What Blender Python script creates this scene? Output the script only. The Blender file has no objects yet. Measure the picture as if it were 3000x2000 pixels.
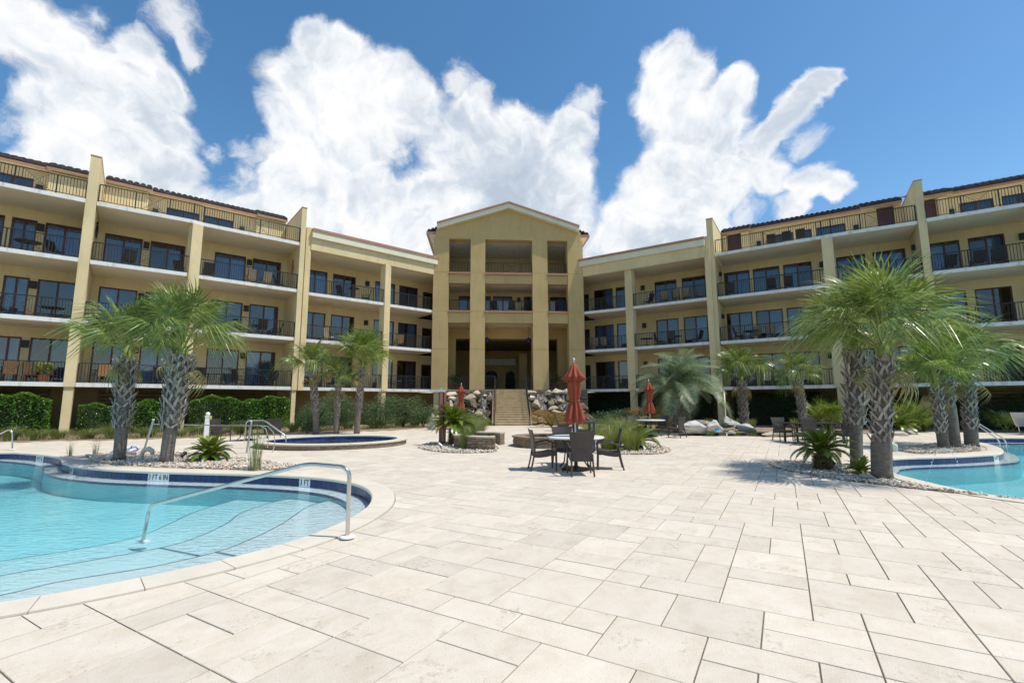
import bpy, math, random
import numpy as np
from math import sin, cos, pi, radians, atan2, hypot
from mathutils import Vector, Matrix, Euler
from mathutils.geometry import delaunay_2d_cdt

random.seed(7)
rng = np.random.default_rng(7)
SC = bpy.context.scene
COL = SC.collection

# ------------------------------------------------------------------ camera
EYE = 1.52
cd = bpy.data.cameras.new("camera")
cam = bpy.data.objects.new("camera", cd)
COL.objects.link(cam)
cd.sensor_width = 36.0
cd.lens = 36.0 * 1365.0 / 3000.0
cd.clip_start = 0.05
cd.clip_end = 3000
cam.matrix_world = Matrix.Translation((0, 0, EYE)) @ Matrix.Rotation(radians(97.5), 4, 'X') @ Matrix.Rotation(radians(-0.146), 4, 'Z')
SC.camera = cam

# ------------------------------------------------------------------ sun, exposure
SUN_EL, SUN_AZ = radians(62.5), radians(-14)       # azimuth measured from +X towards -Y (to the right, a little behind the camera)
sdir = Vector((cos(SUN_EL) * cos(SUN_AZ), cos(SUN_EL) * sin(SUN_AZ), sin(SUN_EL)))
sl = bpy.data.lights.new("sun", 'SUN')
sl.energy = 4.3
sl.angle = radians(0.5)
sl.color = (1.0, 0.955, 0.88)
so = bpy.data.objects.new("sun", sl)
so.rotation_euler = (-sdir).to_track_quat('-Z', 'Y').to_euler()
so.location = (20, -5, 40)
COL.objects.link(so)
SC.view_settings.view_transform = 'Standard'
SC.view_settings.look = 'None'
SC.view_settings.exposure = 0.0
SC.view_settings.gamma = 1.0
SC.view_settings.use_curve_mapping = False

# ------------------------------------------------------------------ geometry helpers
def photo_ray(x, y):
    "direction in the world of the point (x, y) of the 3000 x 2000 photograph"
    c, s = cos(radians(7.5)), sin(radians(7.5))
    r = radians(-0.146)
    dx, dy = x - 1500, y - 1000
    a = dx * cos(r) + dy * sin(r)
    b = -dx * sin(r) + dy * cos(r)
    return Vector((a, 1365 * c + b * s, 1365 * s - b * c)).normalized()

def on_ground(x, y, z=0.0):
    r = photo_ray(x, y)
    t = (z - EYE) / r.z
    return Vector((r.x * t, r.y * t, z))

def at_depth(x, y, Y):
    r = photo_ray(x, y)
    t = Y / r.y
    return Vector((r.x * t, Y, EYE + r.z * t))

def tag(o, label=None, cat=None, group=None, kind=None):
    if label: o['label'] = label
    if cat: o['category'] = cat
    if group: o['group'] = group
    if kind: o['kind'] = kind
    return o

def empty(name, loc=(0, 0, 0), rz=0.0, label=None, cat=None, group=None, parent=None, kind=None):
    o = bpy.data.objects.new(name, None)
    o.empty_display_size = 0.2
    o.location = loc
    o.rotation_euler = (0, 0, rz)
    COL.objects.link(o)
    if parent: o.parent = parent
    return tag(o, label, cat, group, kind)

def link(name, me, parent=None, loc=(0, 0, 0), rot=(0, 0, 0), scale=(1, 1, 1)):
    o = bpy.data.objects.new(name, me)
    o.location = loc
    o.rotation_euler = rot
    o.scale = scale
    COL.objects.link(o)
    if parent: o.parent = parent
    return o

def copy_tree(o, parent=None):
    c = o.copy()
    COL.objects.link(c)
    c.parent = parent
    for ch in o.children:
        copy_tree(ch, c)
    return c

class MB:
    "collects vertices and faces; build() links them as one mesh object"
    def __init__(s):
        s.v = []; s.f = []
    def quad(s, a, b, c, d):
        n = len(s.v); s.v += [a, b, c, d]; s.f.append((n, n + 1, n + 2, n + 3))
    def poly(s, pts):
        n = len(s.v); s.v += list(pts); s.f.append(tuple(range(n, n + len(pts))))
    def hexa(s, p):
        n = len(s.v); s.v += [tuple(q) for q in p]
        for f in ((0, 3, 2, 1), (4, 5, 6, 7), (0, 1, 5, 4), (1, 2, 6, 5), (2, 3, 7, 6), (3, 0, 4, 7)):
            s.f.append(tuple(n + i for i in f))
    def box(s, x0, x1, y0, y1, z0, z1, M=None):
        p = [Vector((x, y, z)) for z in (z0, z1) for x, y in ((x0, y0), (x1, y0), (x1, y1), (x0, y1))]
        if M is not None: p = [M @ q for q in p]
        s.hexa(p)
    def beam(s, a, b, w, h=None, up=Vector((0, 0, 1))):
        a, b = Vector(a), Vector(b)
        h = w if h is None else h
        d = (b - a)
        if d.length < 1e-6: return
        d.normalize()
        sd = d.cross(up)
        if sd.length < 1e-3: sd = d.cross(Vector((1, 0, 0)))
        sd.normalize(); u2 = sd.cross(d)
        p = []
        for q in (a, b):
            for i, j in ((-1, -1), (1, -1), (1, 1), (-1, 1)):
                p.append(q + sd * (i * w / 2) + u2 * (j * h / 2))
        s.hexa(p)
    def tube(s, pts, r, n=8, caps=True):
        pts = [Vector(p) for p in pts]
        rs = r if isinstance(r, (list, tuple)) else [r] * len(pts)
        base = len(s.v); prev = None
        for i, p in enumerate(pts):
            d = (pts[min(i + 1, len(pts) - 1)] - pts[max(i - 1, 0)]).normalized()
            if prev is None:
                u = d.cross(Vector((0, 0, 1)))
                if u.length < 1e-3: u = d.cross(Vector((1, 0, 0)))
            else:
                u = prev - d * prev.dot(d)
            u.normalize(); prev = u; w = d.cross(u)
            for k in range(n):
                a = 2 * pi * k / n
                s.v.append(p + (u * cos(a) + w * sin(a)) * rs[i])
        for i in range(len(pts) - 1):
            for k in range(n):
                a = base + i * n + k; b = base + i * n + (k + 1) % n
                s.f.append((a, b, b + n, a + n))
        if caps:
            s.f.append(tuple(base + k for k in range(n - 1, -1, -1)))
            e = base + (len(pts) - 1) * n
            s.f.append(tuple(e + k for k in range(n)))
    def lathe(s, prof, n=24, c=(0, 0), fold=None):
        base = len(s.v)
        for i, (r, z) in enumerate(prof):
            for k in range(n):
                a = 2 * pi * k / n
                rr = r * (fold(a, i, z) if fold else 1)
                s.v.append((c[0] + rr * cos(a), c[1] + rr * sin(a), z))
        for i in range(len(prof) - 1):
            for k in range(n):
                a = base + i * n + k; b = base + i * n + (k + 1) % n
                s.f.append((a, b, b + n, a + n))
        s.f.append(tuple(base + k for k in range(n - 1, -1, -1)))
        e = base + (len(prof) - 1) * n
        s.f.append(tuple(e + k for k in range(n)))
    def mesh(s, name, m=None, smooth=False, off=(0, 0, 0)):
        me = bpy.data.meshes.new(name)
        o = Vector(off)
        me.from_pydata([tuple(Vector(p) - o) for p in s.v], [], s.f)
        if m is not None: me.materials.append(m)
        if smooth: me.polygons.foreach_set('use_smooth', [True] * len(me.polygons))
        me.update()
        return me
    def build(s, name, m, parent=None, smooth=False, bevel=0.0, loc=(0, 0, 0)):
        "coordinates relative to the parent's origin"
        o = link(name, s.mesh(name, m, smooth), parent, loc)
        if bevel:
            b = o.modifiers.new("bevel", 'BEVEL'); b.width = bevel; b.segments = 2; b.limit_method = 'ANGLE'
        return o

def quads_mesh(name, V, m, nper=4, smooth=False):
    "V: (n, nper, 3) array of separate faces"
    n = V.shape[0]
    me = bpy.data.meshes.new(name)
    me.vertices.add(n * nper); me.loops.add(n * nper); me.polygons.add(n)
    me.vertices.foreach_set('co', V.reshape(-1).astype(np.float32))
    me.loops.foreach_set('vertex_index', np.arange(n * nper, dtype=np.int32))
    me.polygons.foreach_set('loop_start', np.arange(0, n * nper, nper, dtype=np.int32))
    me.polygons.foreach_set('loop_total', np.full(n, nper, dtype=np.int32))
    me.update(calc_edges=True)
    if m: me.materials.append(m)
    return me

def poly_smooth(pts, per=4, closed=True):
    "Catmull-Rom through the points"
    P = [Vector(p[:2]) for p in pts]; n = len(P); out = []
    rngi = range(n if closed else n - 1)
    for i in rngi:
        g = (lambda k: P[k % n]) if closed else (lambda k: P[max(0, min(n - 1, k))])
        a, b, c, d = g(i - 1), g(i), g(i + 1), g(i + 2)
        for k in range(per):
            t = k / per
            out.append(0.5 * ((2 * b) + (c - a) * t + (2 * a - 5 * b + 4 * c - d) * t * t + (3 * b - a - 3 * c + d) * t ** 3))
    if not closed: out.append(P[-1].copy())
    return out

def resample(P, step, closed=True):
    Q = list(P) + ([P[0]] if closed else [])
    L = [0.0]
    for a, b in zip(Q, Q[1:]): L.append(L[-1] + (b - a).length)
    n = max(3, round(L[-1] / step)); out = []; j = 0
    for i in range(n + (0 if closed else 1)):
        t = L[-1] * i / n
        while j < len(L) - 2 and L[j + 1] < t: j += 1
        f = (t - L[j]) / max(1e-9, L[j + 1] - L[j])
        out.append(Q[j].lerp(Q[j + 1], f))
    return out

def area(P):
    return 0.5 * sum(a.x * b.y - b.x * a.y for a, b in zip(P, P[1:] + P[:1]))

def offset(P, d):
    "offset a closed counter-clockwise polygon outwards by d (normals smoothed)"
    n = len(P); out = []
    for i in range(n):
        t = (P[(i + 1) % n] - P[i - 1]).normalized()
        out.append(P[i] + Vector((t.y, -t.x)) * d)
    return out

def inside(P, p):
    c = False; j = len(P) - 1; x, y = p[0], p[1]
    for i in range(len(P)):
        if (P[i].y > y) != (P[j].y > y) and x < (P[j].x - P[i].x) * (y - P[i].y) / (P[j].y - P[i].y) + P[i].x: c = not c
        j = i
    return c

# ------------------------------------------------------------------ materials
def nodes(name):
    m = bpy.data.materials.new(name); m.use_nodes = True
    nt = m.node_tree; b = nt.nodes['Principled BSDF']
    return m, nt, b

def N(nt, t, **k):
    n = nt.nodes.new(t)
    for a, v in k.items():
        if a in n.inputs: n.inputs[a].default_value = v
        else: setattr(n, a, v)
    return n

def ramp(nt, stops):
    r = nt.nodes.new('ShaderNodeValToRGB'); e = r.color_ramp.elements
    while len(e) > 1: e.remove(e[-1])
    for i, (p, c) in enumerate(stops):
        q = e[0] if i == 0 else e.new(p)
        q.position = p
        q.color = (*c, 1) if len(c) == 3 else c
    return r

def mat(name, col, rough=0.8, var=0.12, scale=3.0, bump=0.0, bscale=40.0, metal=0.0, spec=0.5, coat=0.0, world=True, stain=0.0, objvar=0.0, stretch=None, trans=0.0):
    "plain procedural paint/stone: soft large variation + fine grain + optional streaky stains"
    m, nt, b = nodes(name); L = nt.links.new
    src = N(nt, 'ShaderNodeNewGeometry').outputs['Position'] if world else N(nt, 'ShaderNodeTexCoord').outputs['Object']
    if stretch:
        mp = N(nt, 'ShaderNodeMapping'); mp.inputs['Scale'].default_value = stretch; L(src, mp.inputs[0]); src = mp.outputs[0]
    n1 = N(nt, 'ShaderNodeTexNoise', Scale=scale, Detail=6.0, Roughness=0.6); L(src, n1.inputs['Vector'])
    lo = tuple(c * (1 - var) for c in col); hi = tuple(min(1, c * (1 + var)) for c in col)
    r = ramp(nt, [(0.3, lo), (0.7, hi)]); L(n1.outputs[0], r.inputs[0]); out = r.outputs[0]
    n2 = N(nt, 'ShaderNodeTexNoise', Scale=bscale, Detail=4.0); L(src, n2.inputs['Vector'])
    mx = N(nt, 'ShaderNodeMix', data_type='RGBA', blend_type='MULTIPLY'); mx.inputs[0].default_value = 0.5
    r2 = ramp(nt, [(0.3, (1 - var,) * 3), (0.65, (1, 1, 1))]); L(n2.outputs[0], r2.inputs[0])
    L(out, mx.inputs[6]); L(r2.outputs[0], mx.inputs[7]); out = mx.outputs[2]
    if stain:
        mp = N(nt, 'ShaderNodeMapping'); mp.inputs['Scale'].default_value = (2.2, 2.2, 0.35)
        L(N(nt, 'ShaderNodeNewGeometry').outputs['Position'], mp.inputs[0])
        n3 = N(nt, 'ShaderNodeTexNoise', Scale=1.6, Detail=8.0, Roughness=0.7); L(mp.outputs[0], n3.inputs['Vector'])
        r3 = ramp(nt, [(0.52, (1, 1, 1)), (0.75, (1 - stain,) * 3)]); L(n3.outputs[0], r3.inputs[0])
        mx = N(nt, 'ShaderNodeMix', data_type='RGBA', blend_type='MULTIPLY'); mx.inputs[0].default_value = 1.0
        L(out, mx.inputs[6]); L(r3.outputs[0], mx.inputs[7]); out = mx.outputs[2]
    if objvar:
        oi = N(nt, 'ShaderNodeObjectInfo'); hv = N(nt, 'ShaderNodeHueSaturation')
        mr = N(nt, 'ShaderNodeMapRange'); mr.inputs['To Min'].default_value = 1 - objvar; mr.inputs['To Max'].default_value = 1 + objvar
        L(oi.outputs['Random'], mr.inputs['Value']); L(mr.outputs[0], hv.inputs['Value']); L(out, hv.inputs['Color']); out = hv.outputs[0]
    L(out, b.inputs['Base Color'])
    b.inputs['Roughness'].default_value = rough; b.inputs['Metallic'].default_value = metal
    b.inputs['Specular IOR Level'].default_value = spec; b.inputs['Coat Weight'].default_value = coat
    if bump:
        bp = N(nt, 'ShaderNodeBump', Strength=bump, Distance=0.02); L(n2.outputs[0], bp.inputs['Height']); L(bp.outputs[0], b.inputs['Normal'])
    return m

def leaf_mat(name, cols, rough=0.45, scale=1.2, trans=0.25, tip=None):
    "leaf: colour varies from leaf to leaf and clump to clump, light comes through"
    m, nt, b = nodes(name); L = nt.links.new
    g = N(nt, 'ShaderNodeNewGeometry')
    n1 = N(nt, 'ShaderNodeTexNoise', Scale=scale, Detail=3.0); L(g.outputs['Position'], n1.inputs['Vector'])
    ad = N(nt, 'ShaderNodeMath', operation='MULTIPLY_ADD'); ad.inputs[1].default_value = 0.45
    L(g.outputs['Random Per Island'], ad.inputs[0])
    s2 = N(nt, 'ShaderNodeMath', operation='MULTIPLY'); s2.inputs[1].default_value = 0.75
    L(n1.outputs[0], s2.inputs[0]); L(s2.outputs[0], ad.inputs[2])
    r = ramp(nt, [(0.25 + 0.5 * i / max(1, len(cols) - 1), c) for i, c in enumerate(cols)]); L(ad.outputs[0], r.inputs[0])
    out = r.outputs[0]
    L(out, b.inputs['Base Color']); b.inputs['Roughness'].default_value = rough
    tr = N(nt, 'ShaderNodeBsdfTranslucent'); hv = N(nt, 'ShaderNodeHueSaturation', Value=1.6, Saturation=1.1)
    L(out, hv.inputs['Color']); L(hv.outputs[0], tr.inputs['Color'])
    ms = N(nt, 'ShaderNodeMixShader'); ms.inputs[0].default_value = trans
    L(b.outputs[0], ms.inputs[1]); L(tr.outputs[0], ms.inputs[2]); L(ms.outputs[0], nt.nodes['Material Output'].inputs[0])
    return m

M = {}
M['stucco'] = mat('ochre_stucco', (0.70, 0.575, 0.33), 0.9, 0.09, 0.5, 0.5, 60, stain=0.18, spec=0.2)
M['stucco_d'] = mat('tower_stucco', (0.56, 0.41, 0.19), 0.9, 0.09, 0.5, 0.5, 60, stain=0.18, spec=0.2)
M['white'] = mat('white_paint', (0.74, 0.73, 0.69), 0.6, 0.05, 2, 0.1, 30, stain=0.5)
M['slab'] = mat('painted_concrete_soffit', (0.74, 0.645, 0.49), 0.9, 0.05, 0.8, 0.1, 40)
M['cream'] = mat('cream_trim', (0.74, 0.69, 0.52), 0.7, 0.05, 1, 0.1, 30, stain=0.1)
M['copper'] = mat('copper_brown_flashing', (0.46, 0.24, 0.14), 0.4, 0.12, 2, 0.05, 30, metal=0.35)
M['maroon'] = mat('maroon_frame', (0.085, 0.018, 0.016), 0.45, 0.1, 3)
M['iron'] = mat('dark_bronze_railing', (0.016, 0.014, 0.014), 0.45, 0.15, 3)
M['dark'] = mat('dark_room', (0.02, 0.02, 0.022), 0.9, 0.2, 1)  # near-black stands in for the darkness of unlit rooms; plain dark on sago trunks
M['curtain'] = mat('pale_curtain', (0.55, 0.60, 0.66), 0.9, 0.15, 1.5, objvar=0.5)
M['louver'] = mat('brown_louver', (0.13, 0.095, 0.035), 0.7, 0.1, 2)
M['rooftile'] = mat('dark_clay_tile', (0.045, 0.036, 0.032), 0.75, 0.35, 4, 0.3, 30, objvar=0.35)
M['lantern'] = mat('black_metal', (0.012, 0.012, 0.012), 0.5, 0.1, 4)
M['steel'] = mat('brushed_steel', (0.62, 0.60, 0.57), 0.22, 0.05, 4, 0.02, 80, metal=1.0)
M['galv'] = mat('galvanised_pole', (0.42, 0.46, 0.50), 0.4, 0.08, 4, 0.02, 60, metal=0.6)
M['whiteplastic'] = mat('white_plastic', (0.80, 0.80, 0.80), 0.4, 0.03, 3)
M['wicker'] = mat('dark_wicker', (0.052, 0.043, 0.037), 0.5, 0.2, 5, world=False)
M['tabletop'] = mat('white_tabletop', (0.74, 0.74, 0.70), 0.4, 0.04, 4)
M['umbrella'] = mat('brick_red_canvas', (0.30, 0.062, 0.03), 0.85, 0.12, 5, 0.15, 120, world=False)
M['navy'] = mat('navy_glazed_tile', (0.012, 0.022, 0.105), 0.18, 0.25, 6, objvar=0.3)
M['paintwhite'] = mat('depth_marker_tile', (0.78, 0.80, 0.80), 0.25, 0.03, 6)
M['black'] = mat('black_lettering', (0.01, 0.01, 0.012), 0.5, 0.05, 6)
M['plaster'] = mat('pool_plaster', (0.52, 0.60, 0.615), 0.7, 0.04, 1.5, 0.05, 60)
M['basin'] = mat('water_tinted_pool_plaster', (0.34, 0.66, 0.70), 0.7, 0.05, 1.5, 0.05, 60)  # turquoise that light takes on in the water, put into the plaster colour
M['plaster2'] = mat('step_plaster_mid', (0.48, 0.63, 0.65), 0.7, 0.04, 1.5, 0.05, 60)
M['plaster3'] = mat('step_plaster_deep', (0.43, 0.64, 0.67), 0.7, 0.04, 1.5, 0.05, 60)  # step plasters graded with depth, the water's tint put into their colour
M['coping'] = mat('cast_stone_coping', (0.66, 0.585, 0.475), 0.8, 0.07, 2.5, 0.15, 90, spec=0.3, objvar=0.03)
M['grout'] = mat('joint_sand', (0.17, 0.14, 0.10), 0.95, 0.3, 8, 0.2, 120)
M['soil'] = mat('pine_straw_mulch', (0.33, 0.24, 0.155), 0.95, 0.5, 2, 0.8, 60)
M['lawn'] = mat('sandy_ground', (0.28, 0.23, 0.15), 0.95, 0.3, 0.3, 0.4, 20)
M['spastone'] = mat('spa_mosaic', (0.30, 0.24, 0.17), 0.8, 0.2, 6)
M['redwood'] = mat('weathered_redwood', (0.30, 0.125, 0.085), 0.7, 0.2, 3, 0.2, 30, stretch=(8, 8, 0.6), world=False)
M['patina'] = mat('blue_green_cap', (0.20, 0.32, 0.34), 0.5, 0.15, 5)
M['hedgecore'] = mat('dark_core_and_stems', (0.012, 0.022, 0.007), 0.95, 0.3, 6)
M['step'] = mat('stair_tile_shaded', (0.47, 0.35, 0.19), 0.8, 0.2, 3, 0.2, 30, stain=0.25)  # risers kept darker in the colour, for the shade below each nosing
M['nosing'] = mat('stair_nosing_lit', (0.68, 0.56, 0.38), 0.8, 0.15, 3, 0.2, 30, stain=0.3)  # treads lightened in the colour, as lit edges against the risers
M['undercroft'] = mat('shaded_undercroft_stucco', (0.25, 0.185, 0.085), 0.9, 0.1, 0.6, 0.35, 50, stain=0.2)  # stucco darkened in the colour for the shade under the balconies
M['yellowbox'] = mat('yellow_box', (0.6, 0.45, 0.15), 0.6, 0.1, 4)
M['wood'] = mat('honey_wood', (0.38, 0.20, 0.08), 0.6, 0.2, 5, stretch=(3, 3, 3), world=False)
M['greyfabric'] = mat('tan_sling', (0.30, 0.23, 0.15), 0.8, 0.1, 6)
M['terracotta'] = mat('terracotta', (0.35, 0.13, 0.07), 0.8, 0.15, 4)
M['blue'] = mat('blue_vinyl', (0.06, 0.42, 0.66), 0.5, 0.1, 10)
M['ringblue'] = mat('blue_band', (0.03, 0.12, 0.55), 0.5, 0.1, 6)
M['red'] = mat('red_plastic', (0.6, 0.02, 0.02), 0.4, 0.1, 6)

def glass_mat():
    "window glass with a grey-blue tint: fresnel mirror over tinted clear glass"
    m, nt, b = nodes('tinted_glass'); L = nt.links.new; nt.nodes.remove(b)
    tr = N(nt, 'ShaderNodeBsdfTransparent'); tr.inputs[0].default_value = (0.30, 0.47, 0.66, 1)
    gl = N(nt, 'ShaderNodeBsdfGlossy', Roughness=0.01); gl.inputs[0].default_value = (1, 1, 1, 1)
    fr = N(nt, 'ShaderNodeFresnel', IOR=1.9)
    g = N(nt, 'ShaderNodeNewGeometry'); n1 = N(nt, 'ShaderNodeTexNoise', Scale=0.7, Detail=1.0); L(g.outputs['Position'], n1.inputs['Vector'])
    bp = N(nt, 'ShaderNodeBump', Strength=0.05, Distance=0.05); L(n1.outputs[0], bp.inputs['Height']); L(bp.outputs[0], gl.inputs['Normal'])
    ms = N(nt, 'ShaderNodeMixShader'); L(fr.outputs[0], ms.inputs[0]); L(tr.outputs[0], ms.inputs[1]); L(gl.outputs[0], ms.inputs[2])
    L(ms.outputs[0], nt.nodes['Material Output'].inputs[0]); return m
M['glass'] = glass_mat()

def water_mat(name, absorb, dens, bump=1.0, sc=6.0):
    m, nt, b = nodes(name); L = nt.links.new; nt.nodes.remove(b)
    tr = N(nt, 'ShaderNodeBsdfTransparent'); tr.inputs[0].default_value = (0.97, 0.99, 1, 1)
    gl = N(nt, 'ShaderNodeBsdfGlossy', Roughness=0.03); gl.inputs[0].default_value = (1, 1, 1, 1)
    g = N(nt, 'ShaderNodeNewGeometry')
    mp = N(nt, 'ShaderNodeMapping'); mp.inputs['Rotation'].default_value = (0, 0, 0.5); mp.inputs['Scale'].default_value = (1.0, 2.2, 1.0); L(g.outputs['Position'], mp.inputs[0])
    n1 = N(nt, 'ShaderNodeTexNoise', Scale=sc, Detail=4.0, Roughness=0.55, Distortion=0.6); L(mp.outputs[0], n1.inputs['Vector'])
    n2 = N(nt, 'ShaderNodeTexNoise', Scale=0.45, Detail=2.0); L(g.outputs['Position'], n2.inputs['Vector'])
    r = ramp(nt, [(0.35, (0.25,) * 3), (0.65, (1, 1, 1))]); L(n2.outputs[0], r.inputs[0])
    mu = N(nt, 'ShaderNodeMath', operation='MULTIPLY'); L(n1.outputs[0], mu.inputs[0]); L(r.outputs[0], mu.inputs[1])
    bp = N(nt, 'ShaderNodeBump', Strength=bump, Distance=0.03); L(mu.outputs[0], bp.inputs['Height']); L(bp.outputs[0], gl.inputs['Normal'])
    fr = N(nt, 'ShaderNodeFresnel', IOR=1.33); L(bp.outputs[0], fr.inputs['Normal'])
    ms = N(nt, 'ShaderNodeMixShader'); L(fr.outputs[0], ms.inputs[0]); L(tr.outputs[0], ms.inputs[1]); L(gl.outputs[0], ms.inputs[2])
    L(ms.outputs[0], nt.nodes['Material Output'].inputs[0])
    va = N(nt, 'ShaderNodeVolumeAbsorption', Density=dens); va.inputs[0].default_value = (*absorb, 1)
    L(va.outputs[0], nt.nodes['Material Output'].inputs['Volume']); return m
M['water'] = water_mat('pool_water', (0.08, 0.82, 0.90), 0.14)
M['spawater'] = water_mat('spa_water', (0.08, 0.75, 0.85), 0.5)

def paver_mat():
    m, nt, b = nodes('travertine_paver'); L = nt.links.new
    g = N(nt, 'ShaderNodeNewGeometry')
    at = N(nt, 'ShaderNodeAttribute', attribute_name='tone', attribute_type='GEOMETRY')
    rot = N(nt, 'ShaderNodeMapping'); rot.inputs['Rotation'].default_value = (0, 0, radians(-60)); L(g.outputs['Position'], rot.inputs[0])
    # every stone reads another part of the noise
    off = N(nt, 'ShaderNodeVectorMath', operation='MULTIPLY_ADD'); off.inputs[1].default_value = (1, 1, 1)
    sc = N(nt, 'ShaderNodeVectorMath', operation='SCALE'); sc.inputs['Scale'].default_value = 57.0
    L(at.outputs['Color'], sc.inputs[0]); L(rot.outputs[0], off.inputs[0]); L(sc.outputs[0], off.inputs[2])
    st = N(nt, 'ShaderNodeMapping'); st.inputs['Scale'].default_value = (1.3, 1.7, 1); L(off.outputs[0], st.inputs[0])
    n1 = N(nt, 'ShaderNodeTexNoise', Scale=2.2, Detail=9.0, Roughness=0.7, Distortion=0.4); L(st.outputs[0], n1.inputs['Vector'])
    r1 = ramp(nt, [(0.28, (0.585, 0.495, 0.38)), (0.5, (0.668, 0.58, 0.468)), (0.74, (0.715, 0.64, 0.535))]); L(n1.outputs[0], r1.inputs[0])
    # tone from stone to stone
    hv = N(nt, 'ShaderNodeHueSaturation'); mr = N(nt, 'ShaderNodeMapRange'); mr.inputs['To Min'].default_value = 0.85; mr.inputs['To Max'].default_value = 1.06
    L(at.outputs['Fac'], mr.inputs['Value']); L(mr.outputs[0], hv.inputs['Value']); L(r1.outputs[0], hv.inputs['Color'])
    # pits and grey dirt
    n2 = N(nt, 'ShaderNodeTexNoise', Scale=26, Detail=5.0, Roughness=0.7); L(off.outputs[0], n2.inputs['Vector'])
    n3 = N(nt, 'ShaderNodeTexNoise', Scale=2.6, Detail=3.0); L(off.outputs[0], n3.inputs['Vector'])
    pr = N(nt, 'ShaderNodeMath', operation='MULTIPLY'); L(n2.outputs[0], pr.inputs[0]); L(n3.outputs[0], pr.inputs[1])
    r2 = ramp(nt, [(0.33, (1, 1, 1)), (0.40, (0.80, 0.77, 0.74))]); L(pr.outputs[0], r2.inputs[0])
    mx = N(nt, 'ShaderNodeMix', data_type='RGBA', blend_type='MULTIPLY'); mx.inputs[0].default_value = 1.0; L(hv.outputs[0], mx.inputs[6]); L(r2.outputs[0], mx.inputs[7])
    vo = N(nt, 'ShaderNodeTexNoise', Scale=95, Detail=2.0); L(off.outputs[0], vo.inputs['Vector'])
    r3 = ramp(nt, [(0.27, (0.62, 0.58, 0.52)), (0.36, (1, 1, 1))]); L(vo.outputs[0], r3.inputs[0])
    m2 = N(nt, 'ShaderNodeMix', data_type='RGBA', blend_type='MULTIPLY'); m2.inputs[0].default_value = 0.8; L(mx.outputs[2], m2.inputs[6]); L(r3.outputs[0], m2.inputs[7])
    L(m2.outputs[2], b.inputs['Base Color']); b.inputs['Roughness'].default_value = 0.75; b.inputs['Specular IOR Level'].default_value = 0.25
    bp = N(nt, 'ShaderNodeBump', Strength=0.25, Distance=0.01); L(vo.outputs[0], bp.inputs['Height']); L(bp.outputs[0], b.inputs['Normal'])
    return m
M['paver'] = paver_mat()

def rock_mat(name, a, b_, c, sc=2.0):
    m, nt, b = nodes(name); L = nt.links.new
    g = N(nt, 'ShaderNodeTexCoord'); oi = N(nt, 'ShaderNodeObjectInfo')
    of = N(nt, 'ShaderNodeVectorMath', operation='SCALE'); of.inputs['Scale'].default_value = 40
    cm = N(nt, 'ShaderNodeCombineXYZ'); L(oi.outputs['Random'], cm.inputs[0]); L(cm.outputs[0], of.inputs[0])
    ad = N(nt, 'ShaderNodeVectorMath', operation='ADD'); L(g.outputs['Object'], ad.inputs[0]); L(of.outputs[0], ad.inputs[1])
    mp = N(nt, 'ShaderNodeMapping'); mp.inputs['Scale'].default_value = (1, 1, 2.6); L(ad.outputs[0], mp.inputs[0])
    n1 = N(nt, 'ShaderNodeTexNoise', Scale=sc, Detail=9.0, Roughness=0.68, Distortion=0.7); L(mp.outputs[0], n1.inputs['Vector'])
    r = ramp(nt, [(0.3, a), (0.5, b_), (0.68, c)]); L(n1.outputs[0], r.inputs[0])
    L(r.outputs[0], b.inputs['Base Color']); b.inputs['Roughness'].default_value = 0.85
    n2 = N(nt, 'ShaderNodeTexNoise', Scale=sc * 6, Detail=6.0, Roughness=0.7); L(mp.outputs[0], n2.inputs['Vector'])
    bp = N(nt, 'ShaderNodeBump', Strength=0.7, Distance=0.06); L(n2.outputs[0], bp.inputs['Height']); L(bp.outputs[0], b.inputs['Normal'])
    return m
M['rock_tan'] = rock_mat('tan_boulder', (0.20, 0.14, 0.08), (0.47, 0.38, 0.26), (0.66, 0.59, 0.48))
M['rock_wet'] = rock_mat('wet_boulder', (0.035, 0.025, 0.015), (0.11, 0.08, 0.05), (0.30, 0.24, 0.17))
M['rock_grey'] = rock_mat('grey_boulder', (0.20, 0.185, 0.165), (0.60, 0.575, 0.53), (0.80, 0.78, 0.73), 1.6)
M['rock_cream'] = rock_mat('cream_boulder', (0.40, 0.30, 0.18), (0.58, 0.50, 0.38), (0.68, 0.62, 0.50), 1.2)
M['stonewall'] = rock_mat('brown_ledgestone', (0.13, 0.085, 0.05), (0.27, 0.20, 0.13), (0.42, 0.34, 0.25), 3.0)
M['pebble'] = None

def pebble_mat():
    m, nt, b = nodes('river_pebbles'); L = nt.links.new
    g = N(nt, 'ShaderNodeNewGeometry')
    r = ramp(nt, [(0.0, (0.16, 0.12, 0.08)), (0.12, (0.46, 0.38, 0.28)), (0.35, (0.68, 0.61, 0.50)), (0.6, (0.76, 0.72, 0.64)), (0.86, (0.62, 0.38, 0.18)), (0.95, (0.45, 0.42, 0.40))])
    L(g.outputs['Random Per Island'], r.inputs[0]); L(r.outputs[0], b.inputs['Base Color']); b.inputs['Roughness'].default_value = 0.6
    return m
M['pebble'] = pebble_mat()

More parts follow.
